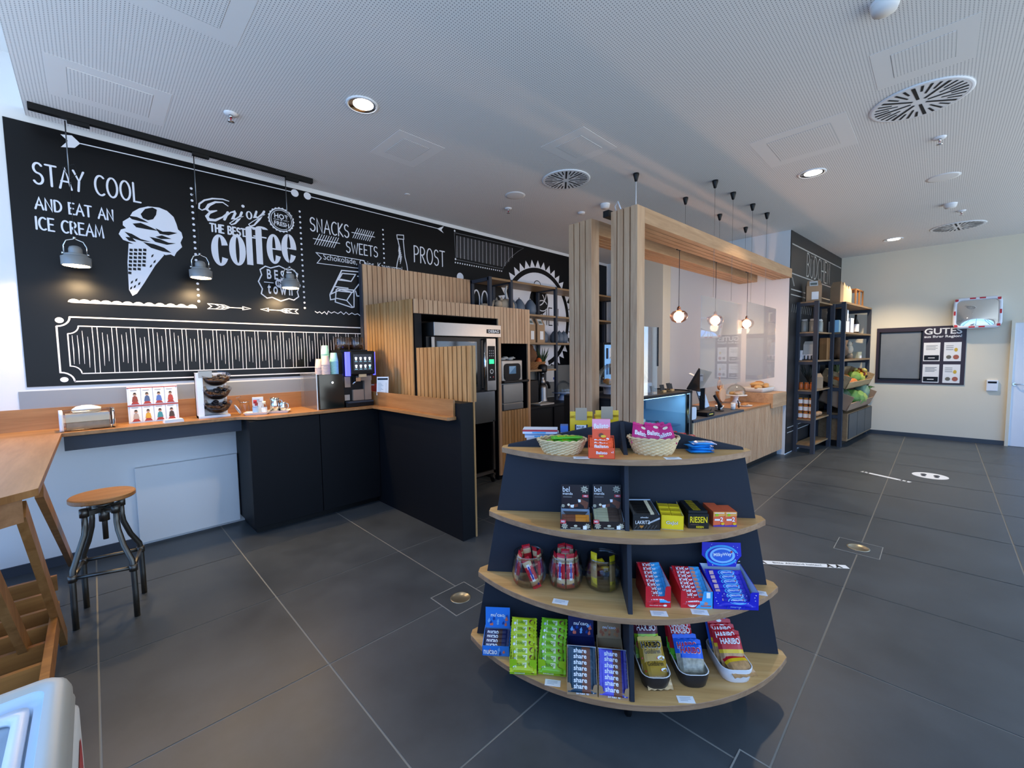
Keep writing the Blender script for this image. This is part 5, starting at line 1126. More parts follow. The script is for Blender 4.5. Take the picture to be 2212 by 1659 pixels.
for i in range(2):
    for j in range(5 if i == 0 else 3):
        o = mercibox().build('sweet_box') if n_ == 0 else copy_tree(mp)
        if n_ == 0: mp = o
        n_ += 1; l = Vector(((-ww/2-.0005) if i == 0 else (ww/2+.0005), .0285*j, 0)); c, q = math.cos(rz), math.sin(rz); o.location = D(s_, t_, Z2)+Vector((l.x*c-l.y*q, l.x*q+l.y*c, .0005)); o.rotation_euler = (0, 0, rz); tag(o, nth(j, 5 if i == 0 else 3)+' small orange box in the '+('left', 'right')[i]+' row, second shelf right end', 'sweet box', 'small orange boxes on the second shelf')

# ---- third shelf: three jars, red and blue cartons
def jar(s, label, n):
    T = thing('glass_jar', label, 'jar', D(s, .095, Z3), DRZ, 'round glass jars of bars on the third shelf')
    MB().lathe([(.055, .0), (.074, .012), (.084, .05), (.084, .085), (.076, .125), (.071, .145), (.073, .150), (.069, .150), (.073, .125), (.081, .085), (.081, .05), (.071, .015), (.001, .006)], JARGL, n=40, caps=False).build('body', T)
    MB().tube([(.071*math.cos(a), .071*math.sin(a), .149) for a in [2*PI*i/40 for i in range(40)]], .003, JARGL, 6, True).build('rim', T)
jar(-.447, 'left glass jar half filled with red and white bars, third shelf', 0); jar(-.272, 'middle glass jar packed with red bars, third shelf', 1); jar(-.097, 'right glass jar holding a few yellow bars, third shelf', 2)
HAN = plain('#d8b98a', .4, var=.5, scale=45)
hm, hb = packet(.155, .040, .016, [(.14, HRED), (.30, HAN), (.72, HRED), (.88, HAN), (1, HRED)], swap=True, seed=10); q_ = MB(); hm.text(Bulge(lambda a, b: hb.f(a, b)), 'hanuta', -.006, -.045, .012, .085, PAPER, 1) if False else None
hm.rect(hb, -.008, -.04, .006, .045, PAPER, 1); hm.rect(hb, -.005, -.03, .003, .035, P_('#2b3f9a'), 2); hm.disc(hb, .012, -.06, .006, .006, P_('#2b2f7a'), 1, 10)
hp = hm.build('snack_bar', recalc=False); first = True
def injar(proto, s, items, what, grp):
    global first
    for i, (a, r, z, ln, tw, ds) in enumerate(items):
        o = proto if first else copy_tree(proto); first = False
        x, y = r*math.cos(math.radians(a)), r*math.sin(math.radians(a)); o.location = D(s+x, .095-y, Z3+z); o.rotation_euler = (math.radians(90-ln), math.radians(tw), DRZ+math.radians(a+90)); tag(o, ds+' '+what, 'snack bar', grp)
injar(hp, -.447, [(-150, .058, .088, 8, 6, 'left'), (-75, .055, .075, 6, -22, 'front, tilted,'), (-20, .056, .090, 6, 6, 'right'), (100, .045, .098, 10, 10, 'rear'), (165, .05, .085, 8, -10, 'rear left'), (40, .05, .085, 8, 10, 'rear right')], 'red and white bar in the left glass jar', 'bars in the left jar')
injar(hp, -.272, [(-160, .058, .085, 6, 0, 'left'), (-112, .056, .092, 8, -3, 'front left'), (-66, .056, .092, 8, 3, 'front right'), (-15, .057, .09, 6, 0, 'right'), (60, .048, .105, 8, 0, 'rear right'), (120, .048, .108, 8, 0, 'rear left'), (-90, .012, .10, 3, 0, 'middle')], 'red bar in the middle glass jar', 'bars in the middle jar')
KN = plain('#d8bd2a', .35, var=.3, scale=40); km, kb = packet(.155, .040, .014, [(.3, KN), (.75, plain('#b08a55', .5, var=.4, scale=60)), (1, YEL)], swap=True, seed=11); first = True
injar(km.build('snack_bar', recalc=False), -.097, [(-140, .056, .098, 5, -6, 'front left upright'), (-42, .055, .085, 6, 6, 'front right upright'), (80, .03, .085, 42, 20, 'slanting rear'), (120, .03, .070, 58, -15, 'low slanting')], 'yellow bar in the right glass jar', 'bars in the right jar')
price_card(-.295, .247, Z3, -.18, 'price card lying askew before the middle glass jar')
def kk(s0, s1, t0, t1, label, hf, hb, dp, art, notch, head=None, mo=KRED):
    s_, t_, rz, w = place(s0, s1, t0, t1); T = thing('bar_carton', label, 'carton', D(s_, t_, Z3), rz); tray_box(T, w, dp, hf, hb, mo, CARD, notch=notch, art=art); return s_, t_, rz, w, T
def ak1(b_, fr, w, h):
    b_.disc(fr, w*.47, h*.33, w*.03, h*.03, P_('#d8701c'), 1, 8); b_.disc(fr, w*.57, h*.33, w*.03, h*.03, P_('#d8701c'), 1, 8); b_.stroke(fr, [(w*.32, h*.2), (w*.5, h*.28), (w*.72, h*.2)], w*.03, P_('#8a1a20'), 1); b_.text(fr, 'Have a break, have a', w*.16, h*.08, w*.52, h*.06, PAPER, 1); b_.disc(fr, w*.77, h*.11, w*.075, h*.05, PAPER, 1, 14)
s_, t_, rz, w, T = kk(.072, .179, .248, .240, 'plain red carton of wafer bars, leftmost on the third shelf right half', .095, .115, .175, ak1, (.062, .050))
kp, kb2 = packet(w*.93, .036, .014, [(.55, KRED), (1, SKY)], seed=12); kp.text(kb2, 'KitKat', -.030, -.010, .055, .020, PAPER, 1, True)
fill(kp.build('snack_bar', recalc=False), D(s_, t_, Z3), rz, 9, .008, .0178, .036, .0090, 40, 'red and blue wafer bar in the plain red carton', 'wafer bars in the plain red carton', 10)
def ak2(b_, fr, w, h):
    b_.poly(fr, [(w*.45, 0), (w, 0), (w, h), (w*.72, h), (w*.66, h*.42)], SKY, 1); b_.disc(fr, w*.36, h*.25, w*.15, h*.18, PAPER, 2, 18); b_.text(fr, 'KitKat', w*.24, h*.15, w*.25, h*.2, HRED, 3, True, rise=.1); b_.text(fr, 'CHUNKY', w*.52, h*.28, w*.16, h*.07, PAPER, 3); b_.disc(fr, w*.78, h*.3, w*.07, h*.09, P_('#d8876a'), 3, 14); b_.rect(fr, w*.62, h*.12, w*.95, h*.18, P_('#b85a4a'), 3); b_.rect(fr, w*.80, h*.62, w*.92, h*.95, PAPER, 3)
s_, t_, rz, w, T = kk(.222, .354, .235, .227, 'red and blue carton of wafer bars in the middle of the third shelf right half', .076, .100, .160, ak2, (.088, .045))
k2, kb3 = packet(w*.92, .036, .016, [(.62, KRED), (1, SKY)], seed=13); k2.text(kb3, 'KitKat', -.045, -.010, .055, .020, PAPER, 1, True); k2.disc(kb3, .025, .002, .010, .008, P_('#d8876a'), 1, 10)
fill(k2.build('snack_bar', recalc=False), D(s_, t_, Z3), rz, 9, .008, .0160, .030, .0085, 38, 'thick red and blue wafer bar in the red and blue carton', 'wafer bars in the red and blue carton', 12)
def stars(b_, fr, w, h, n, seed):
    r_ = random.Random(seed)
    for i in range(n): b_.disc(fr, w*(.04+.92*r_.random()), h*(.05+.9*r_.random()), .0014+.0012*r_.random(), .0016, PAPER, 1, 7)
def swirl(b_, fr, cx, cy, rx, ry):
    b_.ring(fr, cx, cy, rx, ry, rx*.86, ry*.8, SKY, 2, 30, .3, 5.8); b_.ring(fr, cx+rx*.04, cy, rx*.76, ry*.74, rx*.60, ry*.56, P_('#8cc4f0'), 2, 30); b_.disc(fr, cx+rx*.04, cy, rx*.60, ry*.55, P_('#2a62c8'), 3, 24)
    b_.text(fr, 'MilkyWay', cx-rx*.50, cy-ry*.20, rx*1.08, ry*.42, PAPER, 4, True, rise=.06); b_.disc(fr, cx+rx*.58, cy+ry*.36, rx*.07, rx*.07, HRED, 4, 6)
def am(b_, fr, w, h): stars(b_, fr, w, h, 22, 5); b_.rect(fr, w*.30, h*.08, w*.68, h*.27, SKY, 2); b_.rect(fr, w*.305, h*.09, w*.675, h*.26, ROYAL, 3); b_.text(fr, 'MilkyWay', w*.37, h*.12, w*.24, h*.10, P_('#a8d0f0'), 4, True)
s_, t_, rz, w, T = kk(.358, .543, .229, .221, 'deep blue starry carton with big oval lid card, third shelf right end', .077, .115, .175, am, (.118, .036), mo=ROYAL)
header_card(T, .172, .150, .112, .222, ROYAL, lambda b_, fr, w, h: (stars(b_, fr, w, h, 26, 8), swirl(b_, fr, w*.5, h*.47, w*.43, h*.43)), 6, shape=[(-.062, 0), (.062, 0), (.070, .03), (.088, .05), (.086, .110), (-.086, .110), (-.088, .05), (-.068, .03)])
yp, yb = packet(w*.86, .040, .020, [(1, ROYAL)], seed=14); swirl(yp, yb, .01, 0, .040, .015); stars(yp, yb, .0, 0, 0, 1); yp.rect(yb, -.065, -.008, -.048, .010, P_('#e8b8b0'), 1)
fill(yp.build('snack_bar', recalc=False), D(s_, t_, Z3), rz, 7, .010, .0195, .026, .0105, 38, 'deep blue bar with pale oval in the blue carton', 'deep blue bars in the blue carton', 10)
price_card(.120, .290, Z3, .02, 'price card before the plain red carton'); price_card(.292, .262, Z3, -.05, 'price card before the red and blue carton'); price_card(.61, .085, Z3, -.2, 'price card half hidden at the right end of the third shelf', .05)

# ---- bottom shelf
def shards(b_, fr, w, h, cols_, n, seed):
    r_ = random.Random(seed)
    for i in range(n): x, y = w*(.05+.85*r_.random()), h*(.05+.5*r_.random()); b_.poly(fr, [(x, y), (x+.010*r_.random()+.004, y+.004), (x+.006, y+.016+.01*r_.random()), (x-.003, y+.008)], cols_[i % len(cols_)], 1)
def nucao(s0, s1, t0, t1, mo, mh, cols_, label, lab2, hf, hb, hh, bars, nb=4):
    s_, t_, rz, w = place(s0, s1, t0, t1); T = thing('bar_carton', label, 'carton', D(s_, t_, Z4), rz, "bar cartons with shard pattern on the bottom shelf")
    tray_box(T, w, .105, hf, hb, mo, P_('#8fb4e0') if mo is BLUEH else mo, art=lambda b_, fr, w, h: (b_.text(fr, "nucao", w*.05, h*.2, w*.5, h*.42, PAPER, 2, True), shards(b_, fr, w, h, cols_, 6, 3)))
    header_card(T, w*.93, .085, hb, hh, mh, lambda b_, fr, w, h: (shards(b_, fr, w, h, cols_, 12, 4), b_.text(fr, "nu'cao", w*.22, h*.56, w*.56, h*.18, PAPER, 3, True)), 6)
    m_, b2 = packet(w*.9, .034, .013, [(.5, bars[0]), (.7, bars[1]), (1, bars[0])], seed=15); m_.text(b2, 'nucao', -.05, -.008, .055, .016, PAPER, 1, True)
    fill(m_.build('snack_bar', recalc=False), D(s_, t_, Z4), rz, nb, .018, .019, .038, .009, 42, lab2, lab2, 6)
SHC = [P_('#e8765a'), P_('#7fb8e8'), P_('#1c4a9a')]
nucao(-.671, -.540, .164, .159, BLUEH, BLUEH, SHC, 'bright blue carton with lid card, leftmost on the bottom shelf', 'dark bar in the bright blue carton', .05, .085, .185, (INDIGO, P_('#4a2a20')))
nucao(-.265, -.140, .235, .235, INDIGO, INDIGO, SHC, 'dark indigo carton with lid card behind the teal bars, bottom shelf', 'indigo bar in the indigo carton', .07, .12, .215, (INDIGO, P_('#2a2244')))
nucao(-.130, -.015, .235, .235, KRAFT, KRAFT, [P_('#c88a5a'), P_('#b06a4a')], 'brown kraft carton with lid card behind the violet bars, bottom shelf', 'brown bar in the kraft carton', .07, .12, .20, (KRAFTD, BRN))
def crunchy(s0, s1, t0, t1, label, cc, lab2, top):
    s_, t_, rz, w = place(s0, s1, t0, t1); T = thing('bar_carton', label, 'carton', D(s_, t_, Z4), rz, 'lime green cartons on the bottom shelf')
    tray_box(T, w, .14, .070, .110, LIME, LIMED, notch=(.060, .035), art=lambda b_, fr, w, h: (b_.text(fr, 'CRUNCHY', w*.20, h*.10, w*.34, h*.14, LIMED, 2, True), b_.rect(fr, w*.18, h*.06, w*.56, h*.28, plain('#e8ecc0'), 1), b_.disc(fr, w*.85, h*.2, w*.1, h*.13, BRN, 1, 12), b_.poly(fr, [(0, h*.30), (w*.5, h*.36), (w, h*.30), (w, h*.42), (0, h*.42)], P_('#c8dc3a'), 1)))
    m_, b2 = packet(w*.98, .052, .026, [(1, cc)], seed=16); m_.rect(b2, -.035, -.010, .015, .010, plain('#e8ecc0', .5), 1); m_.text(b2, 'CRUNCHY', -.032, -.006, .044, .012, LIMED, 2, True); m_.disc(b2, .038, .004, .014, .011, BRN, 1, 12); m_.disc(b2, -.044, -.004, .006, .006, SILV, 1, 10)
    fill(m_.build('snack_bar', recalc=False), D(s_, t_, Z4), rz, 7, .006, .0215, .034, .0195, 40, lab2, lab2, 12, .006)
    return s_, t_, rz, w
crunchy(-.525, -.403, .265, .260, 'left lime green carton with yellow-green bars, bottom shelf', P_('#b4c61e', .3), 'yellow-green crunchy bar in the left lime carton', 0)
crunchy(-.397, -.272, .251, .256, 'right lime green carton with pure green bars, bottom shelf', P_('#86c022', .3), 'green crunchy bar in the right lime carton', 0)
def share(s0, s1, t0, t1, cc, c2, label, lab2):
    s_, t_, rz, w = place(s0, s1, t0, t1); T = thing('bar_carton', label, 'carton', D(s_, t_, Z4), rz, 'kraft cartons at the front of the bottom shelf')
    tray_box(T, w, .112, .052, .14, KRAFT, CARD, notch=(w*.74, .028), art=lambda b_, fr, w, h: (b_.text(fr, 'share', w*.30, h*.12, w*.42, h*.30, PAPER, 2, True), b_.disc(fr, w*.86, h*.3, w*.03, h*.06, PAPER, 2, 12)))
    m_, b2 = packet(w*.92, .038, .016, [(.5, cc), (.82, BRN), (1, c2)], seed=17); m_.text(b2, 'share', -.035, -.006, .056, .018, PAPER, 1, True)
    fill(m_.build('snack_bar', recalc=False), D(s_, t_, Z4), rz, 7, .008, .0145, .028, .0160, 48, lab2, lab2, 8)
share(-.268, -.140, .353, .354, TEAL, TEAL, 'kraft carton with teal bars at the front of the bottom shelf', 'dark teal bar in the kraft carton, bottom shelf')
share(-.136, -.012, .356, .361, PURL, PURP, 'kraft carton with violet bars beside the divider, bottom shelf', 'violet bar in the kraft carton, bottom shelf')
def dish(s0, s1, t0, t1, tb, mo, mi, label, h=.062):
    s_, t_, rz, w = place(s0, s1, t0, t1); dp = (t0+t1)/2-tb; w += .03; T = thing('serving_dish', label, 'dish', D(s_, t_, Z4), rz, 'long rounded dishes on the bottom shelf'); n = 4
    def ring_(k, z, i_=0): return [(x, dp/2+y, z) for x, y in rrect(w/2*k-i_, dp/2*(k*.4+.6)-i_, .042-i_, n)]
    m = MB(); loft(m, [ring_(.80, .0), ring_(.86, .004), ring_(.97, h*.6), ring_(1.0, h)], mo); m.add(ring_(.80, 0), [tuple(range(28 if False else len(ring_(.8, 0))))], mo); m.build('bowl', T)
    m = MB(); loft(m, [ring_(1.0, h), ring_(1.0, h+.002, .002), ring_(1.0, h, .005)], WHITEC); m.build('rim', T)
    m = MB(); loft(m, [ring_(1.0, h, .005), ring_(.97, h*.6, .005), ring_(.84, .008, .004)], mi); m.add(ring_(.84, .008, .004), [tuple(range(len(ring_(.8, 0))))], mi); m.build('inside', T)
    return s_, t_, rz
DGREY = plain('#1e2023', .35, spec=.5); DIN = plain('#8d8878', .45); DB = []
DB.append(dish(.068, .165, .307, .298, .085, DGREY, DIN, 'black dish with white rim nearest the divider, bottom shelf')); DB.append(dish(.230, .333, .274, .265, .050, DGREY, DIN, 'black dish with white rim, middle of the three dishes'))
DB.append(dish(.420, .530, .225, .215, .005, WHITEC, DIN, 'white dish at the right end of the bottom shelf'))
def gummy(zones, seed, txt, tc, y0, h=.150, w=.108):
    m_, b2 = packet(h, w, .036, zones, swap=True, seed=seed, cr=.016, jag=.002)
    m_.text(b2, txt, -w*.40, y0, w*.8, .024, tc, 2, True); m_.text(b2, txt, -w*.41, y0-.0013, w*.82, .0266, PAPER if tc is not PAPER else HRED, 1, True); return m_, b2
def put(mb__, name, dn, x, y, z, tilt, rzx, label, grp='bags of fruit gums in the dishes', proto=None):
    o = mb__.build(name, recalc=False) if proto is None else copy_tree(proto); s_, t_, rz = DB[dn]; c, q = math.cos(rz), math.sin(rz); o.location = D(s_, t_, Z4)+Vector((x*c-y*q, x*q+y*c, z)); o.rotation_euler = (math.radians(tilt), 0, rz+rzx); tag(o, label, 'bag of sweets', grp); return o
g1, b1 = gummy([(.55, plain('#8fae3a', .3, var=.5, scale=50)), (.66, LIME), (1, MAROON)], 20, 'HARIBO', PAPER, .035); g1.disc(b1, -.03, -.02, .022, .022, P_('#b8402a'), 1, 14); g1.disc(b1, .03, -.03, .012, .014, P_('#6a2a4a'), 1, 12); g1.disc(b1, .018, -.045, .012, .012, P_('#6a2a4a'), 1, 12)
put(g1, 'gummy_bag', 0, -.005, .16, .125, 62, .0, 'maroon and green bag at the back of the divider-side black dish')
g2, b2_ = gummy([(.32, BEARS), (.82, GOLD), (1, P_('#d0b04a', .25))], 21, 'HARIBO', BLKB, .030); g2.text(b2_, 'Goldbären', -.035, .008, .07, .018, P_('#5a4520'), 1, True); g2.rect(b2_, -.05, -.012, .02, -.005, HRED, 1); g2.disc(b2_, .035, -.008, .018, .008, PAPER, 1, 12)
gp = put(g2, 'gummy_bag', 0, .004, .105, .085, 54, .05, 'upright golden bag in the middle of the divider-side black dish')
put(None, 'gummy_bag', 0, .010, .066, .050, 34, .05, 'flat golden bag at the front of the divider-side black dish', proto=gp)
g3, b3_ = gummy([(.30, GREENB), (1, HRED)], 22, 'HARIBO', PAPER, .030)
r0 = None
for i in range(3): r0 = put(g3 if i == 0 else None, 'gummy_bag', 1, -.012-.003*i, .155+.020*i, .110+.014*i, 60, .0, ('front', 'middle', 'rear')[i]+' dark red bag standing in the middle black dish', proto=None if i == 0 else r0)
g4, b4_ = gummy([(.52, MIXED), (1, BLUB)], 23, 'HARIBO', HRED, .018)
r0 = put(g4, 'gummy_bag', 1, .008, .085, .076, 50, -.05, 'front blue bag with clear window in the middle black dish'); put(None, 'gummy_bag', 1, .0, .105, .086, 52, .04, 'rear blue bag tucked behind the front one in the middle black dish', proto=r0)
g5, b5_ = gummy([(.42, plain('#b88a58', .3, var=.6, scale=60)), (.52, YEL2), (1, HRED)], 24, 'HARIBO', PAPER, .020); g5.disc(b5_, .0, .068, .012, .006, PAPER, 1, 10)
r0 = put(g5, 'gummy_bag', 2, .005, .095, .090, 52, .0, 'front red and yellow bag in the white dish')
for i in range(2): put(None, 'gummy_bag', 2, -.006*(i+1), .122+.02*i, .103+.012*i, 56, .03, ('second', 'third')[i]+' red and yellow bag in the white dish', proto=r0)
put(None, 'gummy_bag', 2, .012, .062, .060, 14, .15, 'red bag lying flat over the front rim of the white dish', proto=r0)
g6, b6_ = gummy([(1, BLUB)], 25, 'HARIBO', HRED, .02); put(g6, 'gummy_bag', 2, -.015, .185, .125, 62, .12, 'bright blue bag at the back of the white dish')
price_card(-.330, .300, Z4, -.05, 'price card before the two lime green cartons'); price_card(.222, .330, Z4, .05, 'price card between the black dishes at the front edge')
# ------------------------------------------------------------------ slatted oak portal
PA = Vector((3.30, 1.82, 0)); PR = math.atan2(-.195, 4.16); PL = math.hypot(4.28, .20)
t = thing('slatted_portal', 'slatted oak portal of two posts with long beams reaching to the white wall', 'portal', PA, PR)
ZB = 2.852; bh = .132
def post(y0, y1, name):
    n = 4; w = (y1-y0)/n; g_ = .010; b_ = MB()
    b_.box(.02, .10, y0+.004, y1-.004, 0, ZB-.01, SLATBACK)
    for i in range(n): b_.box(0, .118, y0+i*w+(g_ if i else 0), y0+(i+1)*w, 0, ZB, SLAT) if i in (0, n-1) else b_.box(0, .06, y0+i*w+g_, y0+(i+1)*w, 0, ZB, SLAT)
    b_.build(name, t, bevel=.0015, seg=1)
def beam(y0, y1, L, name):
    n = 4; w = (y1-y0)/n; g_ = .010; b_ = MB(); b_.box(.10, L, y0+.004, y1-.004, ZB-bh+.02, ZB-.01, SLATBACK)
    for i in range(n): b_.box(.119, L, y0+i*w+(g_ if i else 0), y0+(i+1)*w, ZB-bh, ZB if i in (0, n-1) else ZB-bh+.05, SLATX)
    b_.build(name, t, bevel=.0015, seg=1)
post(.0, .262, 'post'); post(.475, .745, 'post'); beam(.0, .262, PL, 'beam'); beam(.475, .745, PL, 'beam')
MB().box(.02, .26, .30, .36, ZB-.02, ZB+.035, BLACK).tube([(.2, .33, ZB+.03), (.16, .33, ZB+.10), (.12, .27, ZB+.12), (.1, .22, ZB+.02)], .006, WHITEP, 6).build('power_box', t)
PM = Matrix.Translation(PA) @ Matrix.Rotation(PR, 4, 'Z')
def pp(x, y, z): return PM @ Vector((x, y, z))
t = thing('lighting_track', 'thin black lighting track hung between the two portal beams', 'lighting track', pp(2.2, .35, 2.79), PR)
MB().box(-2.0, 2.0, -.017, .017, 0, .03, BLACK).box(-2.0, 2.0, -.005, .005, -.001, 0, PAPER).build('rail', t)
for x in (-.76, .22, 1.31): MB().box(x-.04, x+.04, -.018, .018, -.03, 0, BLACK).build('adapter', t)
# copper-tinted globes
COPG = glass('copper_glass', '#fbd3bd', .10); GLOW = emit('#ffe2c0', 30.0)
def pendant(x, label):
    p = pp(2.2+x, .35, 2.79); t = thing('globe_pendant', label, 'pendant lamp', (p.x, p.y, 2.03), group='glass globe pendants under the portal')
    MB().tube([(0, 0, .09), (0, 0, .73)], .003, CHARL, 6).build('cable', t); MB().lathe([(.016, .05), (.02, .055), (.02, .09), (.006, .11)], plain('#b87b5c', .25, metal=1), n=16).build('socket', t)
    MB().lathe([(.035, -.075), (.075, -.055), (.095, -.015), (.092, .02), (.065, .05), (.02, .062)], COPG, n=28, caps=False).build('globe', t)
    MB().ball((0, 0, -.008), .058, GLOW, 14, 8).build('bulb', t)
    l = bpy.data.lights.new('globe_glow', 'POINT'); l.energy = 14; l.color = (1, .74, .50); l.shadow_soft_size = .05; o = bpy.data.objects.new('globe_glow', l); COL.objects.link(o); o.location = (p.x, p.y, 1.93)
pendant(-.76, 'glowing globe pendant nearest the portal posts'); pendant(.22, 'glowing globe pendant in the middle of the row of three'); pendant(1.31, 'glowing globe pendant nearest the white side wall')
# ceiling cups with their steel wires
def cup(x, y, zend, label, thick=.0016):
    t = thing('wire_hanger', label, 'wire hanger', (x, y, ZC), group='black ceiling cups with suspension wires')
    MB().lathe([(.030, 0), (.030, -.012), (.014, -.075), (.008, -.08)], BLACK, n=18).build('cup', t); MB().tube([(0, 0, -.075), (0, 0, zend-ZC)], thick, STEEL if thick < .003 else WHITEP, 6).build('wire', t)
cup(4.049, 2.25, 2.83, 'ceiling cup with white cable directly above the front portal post', .005)
for i, (x, y) in enumerate(((4.835, 1.759), (5.346, 1.743), (5.938, 1.707), (6.451, 1.68))): cup(x, y, 2.21, ('first', 'second', 'third', 'fourth')[i]+' ceiling cup from the left in the right-hand diagonal row of four')
for i, (x, y) in enumerate(((5.094, 2.187), (6.037, 2.13), (6.941, 2.082))): cup(x, y, 2.80, ('first', 'second', 'third')[i]+' ceiling cup from the left in the left-hand row of three, over the track')
# clear hygiene screens hanging above the counter
t = thing('acrylic_screen', 'left clear acrylic screen hung above the counter in front of the till', 'screen', (5.13, 1.755, 1.25), group='hanging acrylic screens'); wpart(MB().box(4.50, 5.77, 1.752, 1.757, 1.235, 2.20, ACRYL), 'sheet', T=t)
t = thing('acrylic_screen', 'right clear acrylic screen hung above the counter beside the white wall', 'screen', (6.4, 1.71, 1.25), group='hanging acrylic screens'); wpart(MB().box(5.80, 7.10, 1.700, 1.705, 1.235, 2.23, ACRYL), 'sheet', T=t)
t = thing('acrylic_screen', 'clear acrylic screen with dark edge standing on the glass display case', 'screen', (3.5, 2.3, 1.24)); wpart(MB().bar((3.46, 2.06, 1.53), (4.05, 2.005, 1.53), .005, .68, ACRYL), 'sheet', T=t); wpart(MB().box(4.05, 4.062, 1.998, 2.012, 1.48, 1.87, CHARD), 'edge', T=t)

# ------------------------------------------------------------------ slatted sales counter
CA = Vector((4.74, 1.925, 0)); CRZ = math.atan2(1.66-1.925, 7.74-4.74)*.92
t = thing('sales_counter', 'sales counter with vertical oak slats, dark and oak top and raised oak end', 'counter', CA, CRZ)
CM = Matrix.Translation(CA) @ Matrix.Rotation(CRZ, 4, 'Z')
ZK = .855
f_ = MB(); fluted(f_, Fr((0, 0, .10), (1, 0, 0), (0, 0, 1)), 0, 2.83, 0, ZK-.03-.10, 65, SLAT, SLATBACK, .014, .30); f_.build('slatted_front', t, recalc=False)
MB().box(0, 2.83, .002, .70, .10, ZK-.03, SLAT).box(.02, 2.81, .05, .65, 0, .10, BLACK).box(-.014, .0, -.014, .70, .06, ZK-.03, plain('#c9b896', .5)).build('body', t)
MB().box(-.014, 1.35, -.018, .72, ZK-.03, ZK, CHARL).build('dark_top', t, bevel=.002); MB().box(1.351, 2.83, -.018, .72, ZK-.03, ZK, OAK).build('oak_top', t, bevel=.002)
rb = MB(); rb.box(2.29, 2.85, -.05, .55, ZK, ZK+.14, SLATX).box(2.29, 2.85, -.05, -.02, ZK-.07, ZK, SLATX); rb.build('raised_end', t, bevel=.003)
def cp_(x, y, z=ZK): return CM @ Vector((x, y, z))
# till
t = thing('cash_register', 'black touch till seen from behind with pale stand on the counter', 'cash register', cp_(.80, .30), CRZ+.35)
MB().box(-.13, .13, -.12, .14, 0, .03, BLACK).build('base', t, bevel=.006)
MB().box(-.03, .035, -.05, .0, .03, .30, BLACK).prism([(-.045, -.02), (.045, -.02), (.045, .01), (-.045, .01)], .03, .20, BLACK).build('column', t)
MB().box(-.20, .20, -.012, .014, 0, .30, BLACK, M=Matrix.Translation((-.06, .08, .27)) @ Matrix.Rotation(math.radians(28), 4, 'X') @ Matrix.Rotation(-.3, 4, 'Z')).build('monitor', t, bevel=.006)
cs = MB().box(-.075, .075, -.010, .010, 0, .34, plain('#aebccc', .25, metal=.3), M=Matrix.Translation((.14, -.05, .03)) @ Matrix.Rotation(math.radians(-18), 4, 'X') @ Matrix.Rotation(-.5, 4, 'Z')); cs.build('display_arm', t, bevel=.004)
MB().box(-.09, .09, -.006, .006, 0, .13, plain('#c3ccd4', .3), M=Matrix.Translation((.13, .04, .42)) @ Matrix.Rotation(math.radians(-62), 4, 'X')).build('customer_display', t, bevel=.004)
MB().tube([(-.02, .02, .2), (-.06, -.03, .16), (.0, -.05, .13), (.03, 0, .2)], .004, BLACK, 6).build('cable', t)
t = thing('card_terminal', 'black card payment terminal on a swivel foot before the till', 'card terminal', cp_(.98, .14), CRZ+.3)
MB().cyl((0, 0, 0), .055, .012, BLACK, 24).tube([(0, 0, .01), (0, .01, .09)], .014, BLACK, 10).build('foot', t)
MB().box(-.04, .04, -.012, .018, 0, .18, CHARD, M=Matrix.Translation((.0, -.03, .05)) @ Matrix.Rotation(math.radians(-30), 4, 'X')).build('handset', t, bevel=.006)
t = thing('receipt_printer', 'low black receipt printer at the left counter edge', 'printer', cp_(.45, .06), CRZ); MB().box(-.09, .09, -.06, .08, 0, .05, CHARD).build('housing', t, bevel=.008); MB().box(-.05, .05, -.061, -.05, .02, .032, plain('#d8c04a', .5)).build('slot', t)
t = thing('price_stand', 'rounded white plastic stand between glass case and counter', 'stand', cp_(.06, .03, ZK), CRZ)
m = MB(); m.prism([(-.085+0*x, 0) if False else (x, z) for x, z in [(p[0], p[1]+.07) for p in rrect(.065, .07, .025)]], -.012, .012, plain('#cfd8e2', .3), M=PXZ); m.build('panel', t)
def bowlplate(nm, x, y, z, r, mat, label, cat, grp=None):
    p = cp_(x, y, z); o = MB().lathe([(.001, .004), (r*.6, 0), (r, .012), (r*.97, .016), (r*.6, .006), (.001, .006)], mat, n=32, caps=False).build(nm); o.location = p; tag(o, label, cat, grp); return p
BREAD = plain('#b8793c', .6, var=.35, scale=14); BREADL = plain('#d0a062', .7, var=.25, scale=14)
def loaf(p, r, sq, mat, label, grp, rz=0, seed=0, nm='bread_roll', cat='bread'):
    o = MB().ball((0, 0, 0), r, mat, 16, 10, sq, .06, seed).build(nm); o.location = p; o.rotation_euler = (0, 0, rz); tag(o, label, cat, grp); return o
t = thing('small_bowl', 'small white bowl beside the card terminal', 'bowl', cp_(1.16, .22)); MB().lathe([(.03, 0), (.06, .05), (.056, .05), (.028, .005), (.001, .005)], WHITEC, n=24, caps=False).build('bowl', t); MB().lathe([(.001, .035), (.048, .035)], BREADL, n=20, caps=False).build('filling', t)
o = MB().lathe([(.025, 0), (.03, .05), (.028, .055), (.03, .075), (.026, .085), (.001, .08)], WHITEC, n=20).build('cream_cup'); o.location = cp_(1.25, .08); tag(o, 'small white cup at the front edge of the oak top', 'cup')
o = MB().tube([(0, 0, 0), (.02, .01, .05), (.01, .02, .10)], .008, CHARD, 8).build('tongs'); o.location = cp_(1.46, .09); tag(o, 'short dark tongs standing beside the small white cup', 'tongs')
p = bowlplate('plate', 1.72, .12, ZK, .10, WHITEC, 'white plate of flat pastries at the front of the oak top', 'plate')
